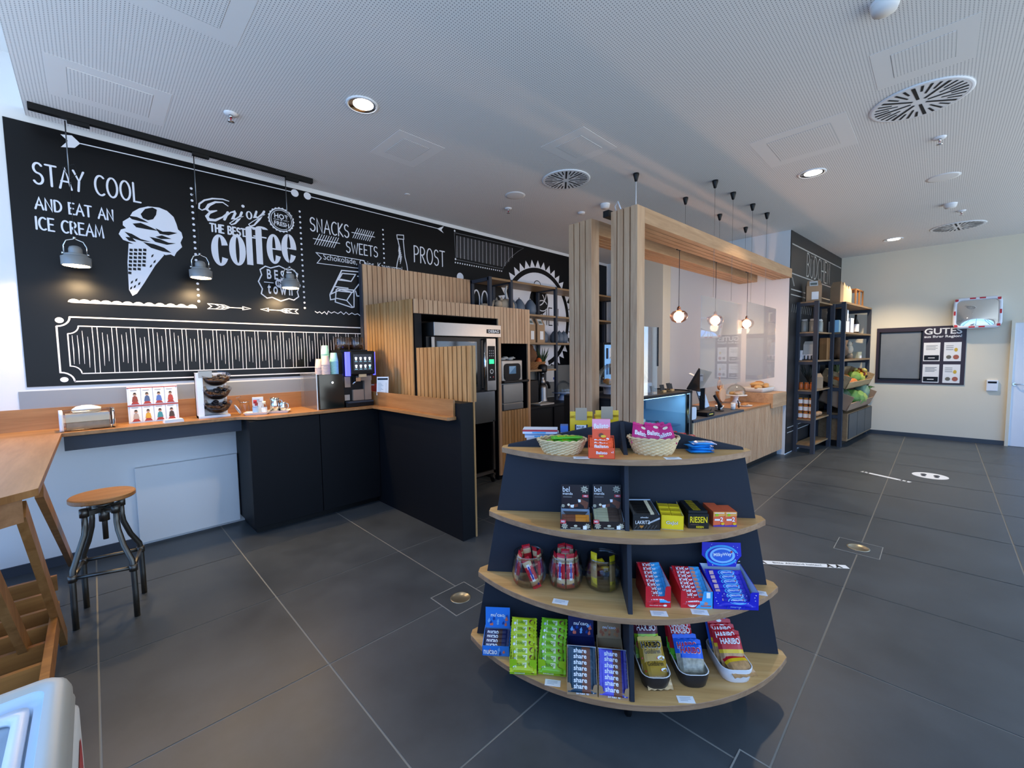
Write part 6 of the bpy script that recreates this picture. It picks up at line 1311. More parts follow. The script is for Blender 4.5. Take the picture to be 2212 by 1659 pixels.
for i in range(3): loaf(p+Vector((-.04+.045*i, .01*(i % 2), .022+.004*i)), .045, (1.1, .8, .35), BREAD, ('left', 'middle', 'right')[i]+' flat pastry on the white plate at the counter front', 'pastries on the white plate', .3*i, i, 'pastry', 'pastry')
t = thing('cake_stand', 'white cake stand under a glass dome on the oak top', 'cake stand', cp_(2.02, .36)); MB().lathe([(.07, 0), (.05, .02), (.03, .06), (.045, .10), (.15, .115), (.155, .122), (.15, .126), (.001, .122)], WHITEC, n=36, caps=False).build('stand', t)
MB().lathe([(.13, .127), (.132, .17), (.115, .22), (.07, .262), (.02, .278), (.001, .279)], CLEAR, n=36, caps=False).ball((0, 0, .292), .014, CLEAR, 12, 8).build('dome', t)
p = cp_(2.02, .36, ZK+.135)
for i, (x, y) in enumerate(((-.05, -.03), (.05, -.04), (.0, .05))): loaf(p+Vector((x, y, .01)), .045, (1, .8, .5), BREADL, ('left', 'right', 'rear')[i]+' pastry under the glass dome on the oak top', 'pastries under the dome', i, i, 'pastry', 'pastry')
t = thing('bread_board', 'pale wooden bread board leaning on the screen behind the cake stand', 'board', cp_(1.80, .46), CRZ); MB().prism([(.10*math.cos(a), .13+.10*math.sin(a)) for a in [2*PI*i/24 for i in range(24)]], -.01, .01, plain('#c9a888', .7), M=PXZ).prism([(-.02, .22), (.02, .22), (.015, .30), (-.015, .30)], -.01, .01, plain('#c9a888', .7), M=PXZ).build('board', t)
t = thing('pretzel_jar', 'glass jar of pretzel sticks with a pretzel figure on top', 'jar', cp_(1.88, .54)); MB().lathe([(.05, 0), (.062, .02), (.062, .16), (.05, .18)], JARGL, n=24, caps=False).build('jar', t)
m = MB()
for i in range(12): a = 2*PI*i/12; m.tube([(.03*math.cos(a), .03*math.sin(a), .01), (.04*math.cos(a+.3), .04*math.sin(a+.3), .17)], .009, BREAD, 6)
m.build('sticks', t); MB().tube([(.05*math.cos(a), 0, .27+.06*math.sin(a)) for a in [2*PI*i/24 for i in range(24)]], .016, plain('#c98f63', .6), 8, True).tube([(0, 0, .33), (0, 0, .39)], .01, plain('#c98f63', .6), 8).build('figure', t)
t = thing('bread_tray', 'white rectangular tray heaped with bread on the raised counter end', 'tray', cp_(2.56, .24, ZK+.141), CRZ)
m = MB(); R_ = [[(x*k, y*k2, z) for x, y in rrect(.24, .15, .03)] for k, k2, z in ((.86, .84, 0), (1, 1, .075), (.965, .95, .075), (.84, .8, .008))]; loft(m, R_, plain('#d8d2c6', .5)); m.add(R_[0], [tuple(range(len(R_[0])))], WHITEC); m.add(R_[3], [tuple(range(len(R_[3])))], WHITEC); m.build('tray', t)
for i, (x, y, z, r, sq) in enumerate(((-.15, -.04, .075, .075, (1.3, .7, .5)), (-.02, .04, .085, .08, (1.2, .8, .5)), (.06, -.05, .085, .07, (1.3, .7, .5)), (.15, .02, .075, .065, (1.2, .9, .6)), (-.08, .0, .12, .07, (1.4, .7, .45)), (.08, .03, .13, .06, (1.3, .8, .5)), (.17, -.04, .10, .05, (1.3, .8, .5)))):
    loaf(cp_(2.56+x, .24+y, ZK+.141+z), r, sq, BREAD if i % 2 else BREADL, ('leftmost', 'rear middle', 'front middle', 'right', 'upper left', 'topmost', 'front right')[i]+' bread roll in the tray on the raised counter end', 'bread in the raised tray', .5*i, i)

# ------------------------------------------------------------------ chilled glass display case
GA = Vector((3.43, 2.02, 0)); GR = CRZ; GL_ = 1.28
t = thing('display_case', 'chilled glass display case with black frame between portal and counter', 'display case', GA, GR)
GM = Matrix.Translation(GA) @ Matrix.Rotation(GR, 4, 'Z')
ICE = plain('#a9cfe6', .35, spec=.6); BLG = glass('chilled_glass', '#cfe6f4', .05)
MB().box(0, GL_, .03, .75, .08, .44, CHARD).box(.03, GL_-.03, .06, .7, 0, .08, BLACK).build('base', t)
MB().box(0, GL_, .0, .03, .08, .44, CHARD).build('front_panel', t)
MB().box(.02, GL_-.06,   .01, .016, .44, 1.165, BLG).build('front_glass', t); MB().box(0, GL_, .0, .74, 1.165, 1.19, CHARD).build('top', t)
MB().box(GL_-.055, GL_-.005, .0, .05, .08, 1.20, BLACK).box(GL_-.055, GL_-.005, .69, .74, .08, 1.20, BLACK).box(GL_-.020, GL_-.005, .05, .69, .08, 1.20, BLACK).box(GL_-.036, GL_-.021, .05, .69, .44, 1.165, ICE).box(GL_-.075, GL_-.055, -.004, .02, .30, 1.17, CHROME).box(.0, .03, 0, .74, .5, 1.17, BLACK).box(.03, GL_-.06, .0, .02, .42, .45, CHROME).box(.03, GL_-.06, .70, .73, .44, 1.165, ICE).build('frame', t)
MB().box(.03, GL_-.06, .10, .70, .80, .815, BLG).build('glass_shelf', t); MB().box(.03, GL_-.06, .03, .70, .44, .455, plain('#c9dde8', .3, metal=.4)).build('floor_plate', t)
lg = MB(); lg.box(.05, GL_-.08, .05, .075, 1.150, 1.163, emit('#cfe8ff', 12.0)); lg.build('light_bar', t)
l = bpy.data.lights.new('case_light', 'AREA'); l.shape = 'RECTANGLE'; l.size = 1.1; l.size_y = .05; l.energy = 7; l.color = (.72, .88, 1); o = bpy.data.objects.new('case_light', l); COL.objects.link(o); o.matrix_world = GM @ Matrix.Translation((.62, .09, 1.145))
def gp_(x, y, z): return GM @ Vector((x, y, z))
for i, (x, z) in enumerate(((.30, .455), (.55, .455), (.36, .815), (.62, .815), (.86, .815))):
    p = gp_(x, .38, z); o = MB().box(-.10, .10, -.14, .14, 0, .022, WHITEC).build('tray_plate', bevel=.004); o.location = p; o.rotation_euler = (0, 0, GR); tag(o, ('left lower', 'right lower', 'left upper', 'middle upper', 'right upper')[i]+' white tray inside the chilled case', 'tray', 'white trays in the chilled case')
    for j in range(2): loaf(p+Vector((-.03+.06*j, -.03+.06*j, .05)), .045, (1.2, .8, .6), BREADL if (i+j) % 2 else plain('#d8c9a8', .6, var=.2), ('front', 'rear')[j]+' sandwich roll on the '+('left lower', 'right lower', 'left upper', 'middle upper', 'right upper')[i]+' tray of the case', 'rolls in the chilled case', j, i*2+j, 'sandwich_roll', 'sandwich')
    c_ = MB().box(-.035, .035, -.002, .002, 0, .06, BLACK).build('price_sign', M=Matrix.Rotation(-.3, 4, 'X')); c_.location = gp_(x+.03, .18, z+.001); c_.rotation_euler = (0, 0, GR); tag(c_, 'black price sign before the '+('left lower', 'right lower', 'left upper', 'middle upper', 'right upper')[i]+' tray of the chilled case', 'price sign', 'black price signs in the chilled case')
# on top of the case
ZG = 1.19
t = thing('tiered_cake_stand', 'cake stand with tall glass dome and pastries on the glass case', 'cake stand', gp_(.42, .45, ZG)); MB().lathe([(.08, 0), (.08, .07), (.17, .085), (.175, .095), (.001, .095)], plain('#c6d3e4', .3), n=32, caps=False).build('stand', t)
MB().lathe([(.15, .096), (.152, .16), (.13, .24), (.07, .30), (.015, .32), (.012, .35), (.02, .38), (.001, .395)], CLEAR, n=32, caps=False).build('dome', t)
for i, (x, y) in enumerate(((-.07, -.03), (.0, -.07), (.07, -.02), (.0, .05))): loaf(gp_(.42+x, .45+y, ZG+.13), .05, (1, .9, .6), BREAD if i % 2 else BREADL, ('left', 'front', 'right', 'rear')[i]+' pastry under the tall dome on the glass case', 'pastries under the tall dome', i, i, 'pastry', 'pastry')
t = thing('white_box', 'white angular box holding cake domes on the glass case', 'box', gp_(.76, .36, ZG), GR); MB().prism([(-.16, -.12), (.10, -.12), (.16, -.06), (.16, .12), (-.16, .12)], 0, .10, plain('#ccdcec', .4)).build('box', t)
t = thing('glass_bell', 'low glass bell over cakes on the white box', 'cake dome', gp_(.72, .38, ZG+.101)); MB().lathe([(.13, 0), (.13, .06), (.11, .12), (.06, .16), (.001, .172)], CLEAR, n=32, caps=False).build('dome', t); MB().ball((0, 0, .185), .014, CHROME, 12, 8).build('knob', t)
for i, (x, y) in enumerate(((-.05, -.03), (.05, -.03), (0, .05))): loaf(gp_(.72+x, .38+y, ZG+.101+.036), .05, (1, .9, .7), BREAD, ('left', 'right', 'rear')[i]+' cake under the low glass bell', 'cakes under the glass bell', i, i, 'cake', 'cake')
for i, (x, y) in enumerate(((.30, .10), (.66, .10), (.88, .12), (1.08, .14), (1.15, .2))):
    t = thing('price_sign', ('leftmost', 'second', 'third', 'fourth', 'rightmost')[i]+' small black price sign standing on the glass case', 'price sign', gp_(x, y, ZG+.001), GR, 'price signs on top of the glass case'); MB().box(-.04, .04, -.002, .002, .015, .085, BLACK, M=Matrix.Rotation(-.25, 4, 'X')).build('plate', t); MB().box(-.03, .03, -.02, .02, 0, .022, BREADL).build('foot', t)
t = thing('syrup_bottle', 'tall green glass bottle between post and white wall on the case', 'bottle', gp_(.30, .62, ZG)); MB().lathe([(.001, 0), (.045, 0), (.045, .30), (.02, .36), (.017, .40)], plain('#3f5a44', .1, spec=.8), n=24, caps=False).build('body', t); MB().lathe([(.018, .40), (.018, .43), (.008, .44), (.006, .50)], CHROME, n=14).build('pourer', t)
t = thing('knife_block', 'steel slicer blade standing at the back of the glass case', 'slicer', gp_(.98, .55, ZG), GR); MB().box(-.03, .03, -.01, .01, .02, .34, STEEL, M=Matrix.Rotation(-.15, 4, 'Y')).build('blade', t); MB().box(-.06, .06, -.05, .05, 0, .03, CHARL).build('foot', t)
t = thing('grinder', 'squat dark grinder with peaked lid at the right end of the glass case', 'grinder', gp_(1.12, .50, ZG)); MB().lathe([(.05, 0), (.055, .09), (.04, .13), (.015, .19), (.001, .22)], plain('#4a443f', .4), n=20).build('body', t)

# ------------------------------------------------------------------ black rack and counter on the mural wall, behind the portal
RX = (3.965, 4.375, 5.39, 6.42, 7.38)
t = thing('wall_rack', 'charcoal metal rack with oak boards along the mural behind the portal', 'rack', (5.65, 4.65, 0))
TB = .045; ZR = 2.70
for i, x in enumerate(RX):
    for y in (4.42, 4.80): wpart(MB().box(x-TB/2, x+TB/2, y-TB/2, y+TB/2, 0 if False else .87, ZR, CHARL), 'upright', T=t)
    wpart(MB().box(x-TB/2, x+TB/2, 4.42, 4.80, ZR-.05, ZR-.005, CHARL), 'cross_bar', T=t)
for k, z in enumerate((ZR-.005, 2.235, 1.805, 1.385)):
    x0 = RX[0] if k < 1 else RX[0]+.02
    for a, b in zip(RX[:-1], RX[1:]):
        if z == 1.385 and a > 5.0: continue
        wpart(MB().box(a-.02 if k == 0 else a+TB/2, b+.02 if k == 0 else b-TB/2, 4.40, 4.83, z-.028, z, SHELFW), 'shelf_board', T=t)
t = thing('back_counter', 'black counter with dark worktop along the mural wall behind the portal', 'counter', (5.8, 4.4, 0))
wpart(MB().box(4.42, 7.45, 4.12, YM-.01, .08, .835, BLACK).box(4.42, 7.45, 4.2, YM-.02, 0, .08, BLACK), 'body', T=t); wpart(MB().box(4.40, 7.46, 4.08, YM-.01, .835, .865, BLACK), 'worktop', T=t, bevel=.002)
wpart(MB().box(4.95, 5.40, 4.10, 4.12, .10, .82, CHARD), 'door', T=t); wpart(MB().box(5.45, 6.6, 4.10, 4.12, .64, .82, STEELD), 'drawer', T=t)
o = MB().box(4.30, XW-.005, YM-.004, YM-.0005, .87, 1.42, plain('#7b7a74', .4)).build('splashback'); tag(o, 'grey wall panel behind the black counter under the mural', 'splashback')
# things in that rack
PIG = plain('#b9a68c', .8, var=.1); BLUEJ = plain('#5d6a78', .5, var=.08)
t = thing('pig_figure', 'beige pig-shaped figure on the top of the oven tower behind the rack post', 'figure', (4.40, 4.55, 2.235)); MB().ball((0, 0, .11), .12, PIG, 18, 12, (1.35, .8, .85), .02, 1).ball((-.17, -.02, .12), .055, PIG, 12, 8).build('body', t); MB().lathe([(.03, 0), (.001, .06)], PIG, (-.14, -.05, .17), n=8).lathe([(.03, 0), (.001, .06)], PIG, (-.14, .05, .17), n=8).build('ears', t)
t = thing('pig_figure', 'beige curved figure peeping over the slats left of the rack post', 'figure', (4.02, 4.58, 2.235)); MB().ball((0, 0, .06), .075, PIG, 14, 10, (1.5, .8, .8), .02, 2).tube([(.08, 0, .07), (.15, 0, .12), (.17, 0, .18)], [.03, .022, .012], PIG, 8).build('body', t)
o = MB().tube([(0, 0, 0), (.015, 0, .10), (-.01, 0, .20), (.02, 0, .30), (.03, 0, .33)], [.03, .022, .018, .014, .008], plain('#d8d6d0', .5), 8).build('swan_figure'); o.location = (4.53, 4.68, 2.38); tag(o, 'slender white neck-shaped figure behind the beige pig figure', 'figure')
def oval(x, y, z, h, label, grp):
    t = thing('vase', label, 'vase', (x, y, z), group=grp); MB().lathe([(h*.26, 0), (h*.36, h*.25), (h*.33, h*.6), (h*.15, h*.86), (h*.06, h*.93)], BLUEJ, n=20).build('body', t); MB().cyl((0, 0, h*.92), h*.045, h*.08, CHROME, 8).build('stopper', t)
for i, (x, h) in enumerate(((4.57, .24), (4.73, .26), (4.98, .27))): oval(x, 4.60, 2.236, h, ('left', 'middle', 'right')[i]+' grey-blue egg-shaped vase on the second rack board', 'egg-shaped vases on the second board')
for i, x in enumerate((5.27, 5.55, 5.68, 5.80)): oval(x, 4.58, 1.806, .22, ('leftmost', 'second', 'third', 'rightmost')[i]+' small grey-blue vase on the third rack board', 'small vases on the third board')
BAGK = plain('#a98a68', .8, var=.08)
def bag(x, y, z, w, d, h, label, grp, rz=0, mat=None, sticker=True, nm='paper_bag'):
    t = thing(nm, label, 'paper bag', (x, y, z), rz, grp); m = MB(); k = mat or BAGK
    m.add([(-w/2, -d/2, 0), (w/2, -d/2, 0), (w/2, d/2, 0), (-w/2, d/2, 0), (-w/2, -d/2, h*.72), (w/2, -d/2, h*.72), (w/2, d/2, h*.72), (-w/2, d/2, h*.72), (-w*.42, -.006, h*.95), (w*.42, -.006, h*.95), (w*.42, .006, h*.95), (-w*.42, .006, h*.95)],
          [(3, 2, 1, 0), (0, 1, 5, 4), (1, 2, 6, 5), (2, 3, 7, 6), (3, 0, 4, 7), (4, 5, 9, 8), (5, 6, 10, 9), (6, 7, 11, 10), (7, 4, 8, 11), (8, 9, 10, 11)], k); m.build('bag', t)
    if sticker:
        s_ = MB(); fr = Fr((-w/2, -d/2, 0), (1, 0, 0), (0, 0, 1)); s_.rect(fr, w*.35, h*.12, w*.80, h*.45, PAPER); s_.build('sticker', t, recalc=False)
        s_ = MB(); a_ = Vector((-w/2, -d/2, h*.72)); v_ = Vector((0, d/2-.006, h*.23)); fr = Fr(a_, (1, 0, 0), v_); s_.rect(fr, w*.2, -.1, w*.75, .9, plain('#d5d9d8', .5)); s_.rect(fr, w*.26, .1, w*.69, .55, plain('#6f7a74', .6), 2); s_.build('top_sticker', t, recalc=False)
    return t
bag(4.86, 4.52, 1.806, .17, .12, .40, 'left brown coffee bag with white sticker on the third rack board', 'brown coffee bags', .05); bag(5.08, 4.52, 1.806, .17, .12, .40, 'right brown coffee bag with white sticker on the third rack board', 'brown coffee bags', -.05)
t = thing('wicker_basket', 'shallow wicker basket with pine cone decoration on the lowest rack board', 'basket', (5.02, 4.60, 1.386)); m = MB(); n_ = 40; vs = []
for j in range(7):
    for i in range(n_): a = 2*PI*i/n_; q = .72+.28*j/6; o_ = .006*(1 if (i+j) % 2 else -1); vs.append(((.26*q+o_)*math.cos(a), (.17*q+o_)*math.sin(a), .12*j/6))
m.add(vs, [(j*n_+i, j*n_+(i+1) % n_, (j+1)*n_+(i+1) % n_, (j+1)*n_+i) for j in range(6) for i in range(n_)], plain('#9a6a3c', .8, var=.25, scale=30)); m.add(vs[:n_], [tuple(range(n_))], BRN); m.build('weave', t, recalc=False)
o = MB().ball((0, 0, 0), .16, plain('#6f4a2c', .8, var=.3), 16, 10, (1, .8, 1.1), .15, 4).build('dried_cone'); o.location = (4.93, 4.62, 1.60); tag(o, 'big brown dried cone in the shallow wicker basket', 'decoration')
GRN = plain('#3a5230', .6, var=.3); LGRN = plain('#7fa03c', .6, var=.3); ORGV = plain('#d9692a', .5, var=.15)
m = MB()
for i in range(16): a = 2*PI*i/16; m.tube([(0, 0, 0), (.05*math.cos(a), .05*math.sin(a), .10+.03*(i % 3)), (.12*math.cos(a), .10*math.sin(a), .19+.05*(i % 3))], [.014, .012, .002], GRN, 5)
o = m.build('leaf_tuft'); o.location = (5.24, 4.58, 1.44); tag(o, 'dark green leaf tuft in the shallow wicker basket', 'decoration')
o = MB().ball((0, 0, 0), .05, ORGV, 12, 8, (1, 1, 1.4)).build('gourd'); o.location = (5.06, 4.50, 1.50); tag(o, 'small orange gourd in the shallow wicker basket', 'gourd')
# on the black counter
t = thing('coffee_grinder', 'steel juice press with black handle on the black counter', 'juice press', (5.08, 4.45, .866)); MB().lathe([(.09, 0), (.085, .02), (.075, .06), (.072, .22), (.06, .27)], STEEL, n=24).build('body', t); MB().lathe([(.05, .27), (.055, .33), (.035, .36), (.035, .44), (.04, .44), (.04, .47)], STEEL, n=20).build('neck', t)
MB().lathe([(.07, .47), (.08, .49), (.08, .58), (.05, .60)], BLACK, n=20).build('hopper', t); MB().tube([(.05, 0, .30), (.13, 0, .30), (.17, 0, .24), (.17, 0, .20)], .022, CHARD, 10).build('handle', t)
o = MB().box(-.14, .14, -.12, .12, 0, .36, BLACK).build('appliance', bevel=.02); o.location = (4.78, 4.5, .866); tag(o, 'black boxy appliance left of the steel press on the counter', 'appliance')
t = thing('cake_stand', 'pale blue footed cake stand with glass dome on the black counter', 'cake stand', (5.52, 4.38, .866)); MB().lathe([(.10, 0), (.07, .03), (.05, .10), (.17, .115), (.19, .125), (.001, .125)], plain('#9fb3d4', .3), n=32, caps=False).build('stand', t); MB().lathe([(.15, .126), (.15, .18), (.12, .26), (.05, .31), (.001, .32)], CLEAR, n=32, caps=False).build('dome', t)
o = MB().box(-.16, .16, -.11, .11, 0, .015, plain('#cfc9bc', .5)).build('cutting_board'); o.location = (4.83, 4.24, .866); tag(o, 'pale board with tongs at the left end of the black counter', 'board')
o = MB().box(-.13, .13, -.10, .10, 0, .012, plain('#d8d2c6', .5)).build('serving_board'); o.location = (5.80, 4.24, .866); tag(o, 'pale board right of the blue cake stand on the black counter', 'board')
o = MB().tube([(-.12, 0, .0), (0, .03, .012), (.12, .01, .0)], .006, CHROME, 8).build('tongs'); o.location = (4.84, 4.22, .889); tag(o, 'chrome tongs lying on the pale board', 'tongs')
t = thing('wall_dispenser', 'white dispenser with blue mark on the grey wall behind the dome', 'dispenser', (5.65, YM-.06, 1.18)); wpart(MB().box(5.52, 5.78, YM-.12, YM-.005, 1.14, 1.38, plain('#c9c7c2', .4)), 'housing', T=t, bevel=.01); wpart(MB().box(5.70, 5.76, YM-.122, YM-.12, 1.18, 1.22, P_('#2b3fa0')), 'mark', T=t)
# steel fridge seen in the gap between the posts
t = thing('glass_fridge', 'drinks fridge with lit bluish glass door seen between the posts', 'fridge', (6.72, 4.2, .866)); MB().box(-.32, .32, -.02, .45, 0, .95, BLACK).build('body', t); fg = MB(); fg.rect(Fr((-.28, -.02, .05), (1, 0, 0), (0, 0, 1), .004), 0, 0, .56, .86, emit('#6f9fd0', .8)); fg.build('lit_door', t, recalc=False)
m = MB()
for i in range(3):
    for j in range(5): m.rect(Fr((-.28, -.02, .05), (1, 0, 0), (0, 0, 1), .006), .04+.10*j, .05+.28*i, .11+.10*j, .24+.28*i, (plain('#e8eef2'), P_('#3f7fc0'), P_('#1a2a40'))[(i+j) % 3], 1.5)
m.build('bottle_row', t, recalc=False)
# ------------------------------------------------------------------ black rack with the deeper produce rack beside it
RBv = Vector((1.76, -.17, 0)).normalized(); RRZ = math.atan2(RBv.y, RBv.x)
RA = Vector((7.955, 1.36, 0)); RAM = Matrix.Translation(RA) @ Matrix.Rotation(RRZ, 4, 'Z')
RB = Vector((8.84, 1.14, 0)); RBM = Matrix.Translation(RB) @ Matrix.Rotation(RRZ, 4, 'Z')
def ra(x, y, z): return RAM @ Vector((x, y, z))
def rbp(x, y, z): return RBM @ Vector((x, y, z))
t = thing('goods_rack', 'narrow charcoal rack against the white wall corner with jars and bags', 'rack', RA, RRZ); U = .055
AZ = (.14, .54, 1.0, 1.465, 1.91, 2.38)
for x in (0, .83):
    for y in (0, .24): MB().box(x-U/2, x+U/2, y-U/2, y+U/2, 0, 2.38, CHARL).build('upright', t)
for z in AZ:
    MB().box(-.02, .85, .0, .24, z-.022, z, SHELFW).build('shelf_board', t); MB().box(-U/2, U/2, U/2, .24-U/2, z-.065, z-.022, CHARL).build('cross_bar', t)
t = thing('produce_rack', 'wide charcoal rack with oak boards, crates and base cupboard beside the light wall', 'rack', RB, RRZ); LB = 1.72
BZ = (1.463, 1.917, 2.41)
for x in (0, LB): MB().box(x-U/2, x+U/2, -U/2, U/2, 0, 2.41, CHARL).build('upright', t)
for x in (0, .57, 1.14, LB): MB().box(x-U/2, x+U/2, .34-U/2, .34+U/2, 0, 2.41, CHARL).build('upright', t)
for z in BZ: MB().box(-.02, LB+.02, -.03, .36, z-.03, z, SHELFW).build('shelf_board', t)
for z in (.56, 1.02, 1.463, 1.917, 2.41):
    for x in (0, LB): MB().box(x-U/2, x+U/2, U/2, .34-U/2, z-.085, z-.03, CHARL).build('cross_bar', t)
m = MB().box(.03, LB-.03, -.09, .31, .10, .56, SHELFW).box(.05, LB-.05, .0, .3, 0, .10, BLACK); m.build('cupboard', t)
for i in range(3): MB().box(.09+.53*i, .60+.53*i, -.105, -.09, .13, .55, plain('#4a4b49', .5)).build('cupboard_door', t)
# goods on the narrow rack
bag(*ra(.25, .12, 2.381), .20, .14, .36, 'brown paper bag with white clip alone on the narrow rack', None, RRZ-1.2)
ORJ = plain('#c86a2c', .3, var=.15)
def sjar(p, r, h, fillm, lidm, label, grp, lab=True, nm='jar'):
    t = thing(nm, label, 'jar', p, RRZ-1.57, grp); MB().lathe([(r*.9, 0), (r, h*.06), (r, h*.78), (r*.8, h*.86)], fillm, n=16).build('body', t); MB().cyl((0, 0, h*.86), r*.85, h*.14, lidm, 14).build('lid', t)
    if lab: MB().lathe([(r*1.01, h*.15), (r*1.01, h*.75)], PAPER, n=16, caps=False).build('sticker', t)
for k in range(3):
    for j in range(3): sjar(ra(.055, .045+.075*j, .541+.112*k), .034, .105, ORJ, plain('#b98a3a', .4), 'orange jar with white sticker, '+('bottom', 'middle', 'top')[k]+' layer, '+('right', 'middle', 'left')[j]+' stack on the narrow rack', 'stacked jars with white stickers')
for j in range(3): sjar(ra(.06, .045+.075*j, 1.001), .032, .115, ORJ, ORJ, ('right', 'middle', 'left')[j]+' plain orange jar in the row above the stickered jars', 'plain orange jars', False)
m = MB(); r_ = random.Random(9)
for i in range(18): a = r_.random()*2*PI; m.tube([(0, 0, 0), (.05*math.cos(a), .07*math.sin(a), .12), (.10*math.cos(a), .11*math.sin(a), .18+.12*r_.random())], [.006, .008, .002], plain('#1c2621', .5, var=.2), 5)
o = m.build('dark_plant'); o.location = ra(.15, .12, 1.12); tag(o, 'dark leafy plant behind the row of plain orange jars', 'plant')
bag(*ra(.12, .12, 1.466+.09), .13, .09, .22, 'pale foil bag standing in the small black crate', None, RRZ-1.5, plain('#b9bcb4', .5), False)
t = thing('bottle_crate', 'small black crate of white-capped bottles on the narrow rack', 'crate', ra(.10, .12, 1.466), RRZ); MB().box(-.07, .07, -.10, .10, 0, .015, BLACK).box(-.075, -.07, -.10, .10, .075, .09, PAPER).box(-.07, .07, .095, .10, 0, .09, BLACK).box(-.07, .07, -.10, -.095, 0, .09, BLACK).build('crate', t)
for j in range(4):
    o = MB().lathe([(.016, 0), (.016, .05), (.009, .06), (.009, .075)], PAPER, n=10).build('small_bottle'); o.location = ra(.075, .045+.048*j, 1.482); tag(o, ('rightmost', 'second from right', 'second from left', 'leftmost')[j]+' little white bottle in the small black crate', 'bottle', 'little white bottles')
o = MB().box(-.004, .004, -.03, .03, 0, .16, PAPER, M=Matrix.Rotation(.25, 4, 'Y')).build('leaflet'); o.location = ra(.02, .21, 1.468); tag(o, 'white leaflet leaning at the left edge of the narrow rack', 'leaflet')
for j, (x, y) in enumerate(((.07, .06), (.07, .18), (.30, .05), (.45, .08))):
    sjar(ra(x, y, 1.911), .05, .20, plain('#8f8f84', .3, var=.2), plain('#c6c4bc', .4), ('right front', 'left front', 'rear', 'farthest')[j]+' big pale storage jar on the upper board of the narrow rack', 'pale storage jars', False)
for j in range(2): loaf(ra(.35+.14*j, .06, .59), .06, (1.6, .7, .6), plain('#a8805a', .8, var=.2), ('near', 'far')[j]+' wrapped loaf on the board level with the stickered jars', 'wrapped loaves', RRZ, j)
bag(*ra(.40, .08, 1.001), .14, .10, .26, 'brown bag beside the plain orange jars', None, RRZ-.8, None, False)
# goods on the produce rack
for i in range(4): bag(*rbp(.18+.17*i, .15, 2.411), .15, .10, .38 if i < 2 else .34, ('leftmost', 'second', 'third', 'rightmost')[i]+' brown paper bag in the row on top of the produce rack', 'paper bags on the produce rack', RRZ+PI/2-.2, None if i == 0 else plain('#d9b98c', .8, var=.08), False)
t = thing('wooden_crate', 'open oak crate standing on end on top of the produce rack', 'crate', rbp(1.16, .16, 2.411), RRZ); m = MB()
for x in (-.25, .0, .25): m.box(x-.02, x+.02, -.12, -.10, 0, .30, OAKZ).box(x-.02, x+.02, .10, .12, 0, .30, OAKZ)
m.box(-.27, .27, -.12, .12, .28, .30, OAKD).box(-.27, .27, -.12, .12, 0, .02, OAKD); m.build('frame', t)
t = thing('coffee_maker', 'black and white coffee maker in a carton on the upper board of the produce rack', 'coffee maker', rbp(.28, .12, 1.918), RRZ); MB().box(-.15, .15, -.10, .12, 0, .19, PAPER).build('box', t); MB().box(-.13, .13, -.09, .10, .191, .40, BLACK).build('machine', t); MB().box(.04, .13, -.092, -.09, .2, .38, PAPER).build('white_side', t)
o = MB().box(-.07, .07, -.06, .06, 0, .20, plain('#8fc0d8', .4)).build('tin'); o.location = rbp(.02, .12, 1.918); tag(o, 'pale blue tin beside the coffee maker carton', 'tin')
o = MB().box(-.10, .10, -.08, .08, 0, .26, PAPER).build('carton'); o.location = rbp(.72, .12, 1.918); o.rotation_euler = (0, 0, RRZ); tag(o, 'tall white carton right of the coffee maker carton', 'carton')
t = thing('oil_bottle', 'bottle with white sticker near the right end of the produce rack', 'bottle', rbp(1.32, .12, 1.918)); MB().lathe([(.05, 0), (.05, .20), (.02, .28), (.018, .36)], plain('#2a2622', .2), n=18).build('body', t); MB().lathe([(.051, .04), (.051, .18)], PAPER, n=18, caps=False).build('sticker', t)
for i in range(2):
    t = thing('wooden_box', ('left', 'right')[i]+' upright oak gift box at the left end of the produce rack', 'box', rbp(-.22+.13*i, .20+.0*i, 1.464), RRZ, 'upright oak gift boxes'); MB().box(-.055, .055, -.05, .05, 0, .36, OAKZ).build('box', t)
o = MB().ball((0, 0, .2), .2, plain('#6a5038', .9, var=.4), 14, 9, (.9, .7, 1.0), .18, 5).build('dried_bouquet'); o.location = rbp(.24, .12, 1.47); tag(o, 'brown dried bouquet beside the oak gift boxes', 'decoration')
t = thing('bird_figure', 'pale wooden bird with long beak on the middle board of the produce rack', 'figure', rbp(.85, .10, 1.464), RRZ); MB().lathe([(.05, 0), (.06, .06), (.05, .09)], plain('#8a7a62', .7), n=14).ball((0, 0, .17), .085, plain('#c9b79a', .7), 14, 9, (1, .7, 1)).ball((-.03, 0, .27), .045, plain('#c9b79a', .7), 10, 7).build('body', t); MB().tube([(.02, 0, .20), (.14, 0, .25), (.26, 0, .30)], [.022, .014, .004], plain('#b59a7c', .7), 8).build('wing', t)
o = MB().box(-.12, .12, -.08, .08, 0, .12, plain('#b7b596', .6)).box(-.02, .12, -.081, -.08, .0, .05, PAPER).build('gift_box'); o.location = rbp(1.33, .12, 1.464); o.rotation_euler = (0, 0, RRZ); tag(o, 'low pale green box right of the wooden bird', 'box')
CRATEM = wood('crate_wood', '#c8a878', '#a88658', 'x', 1.0, .7)
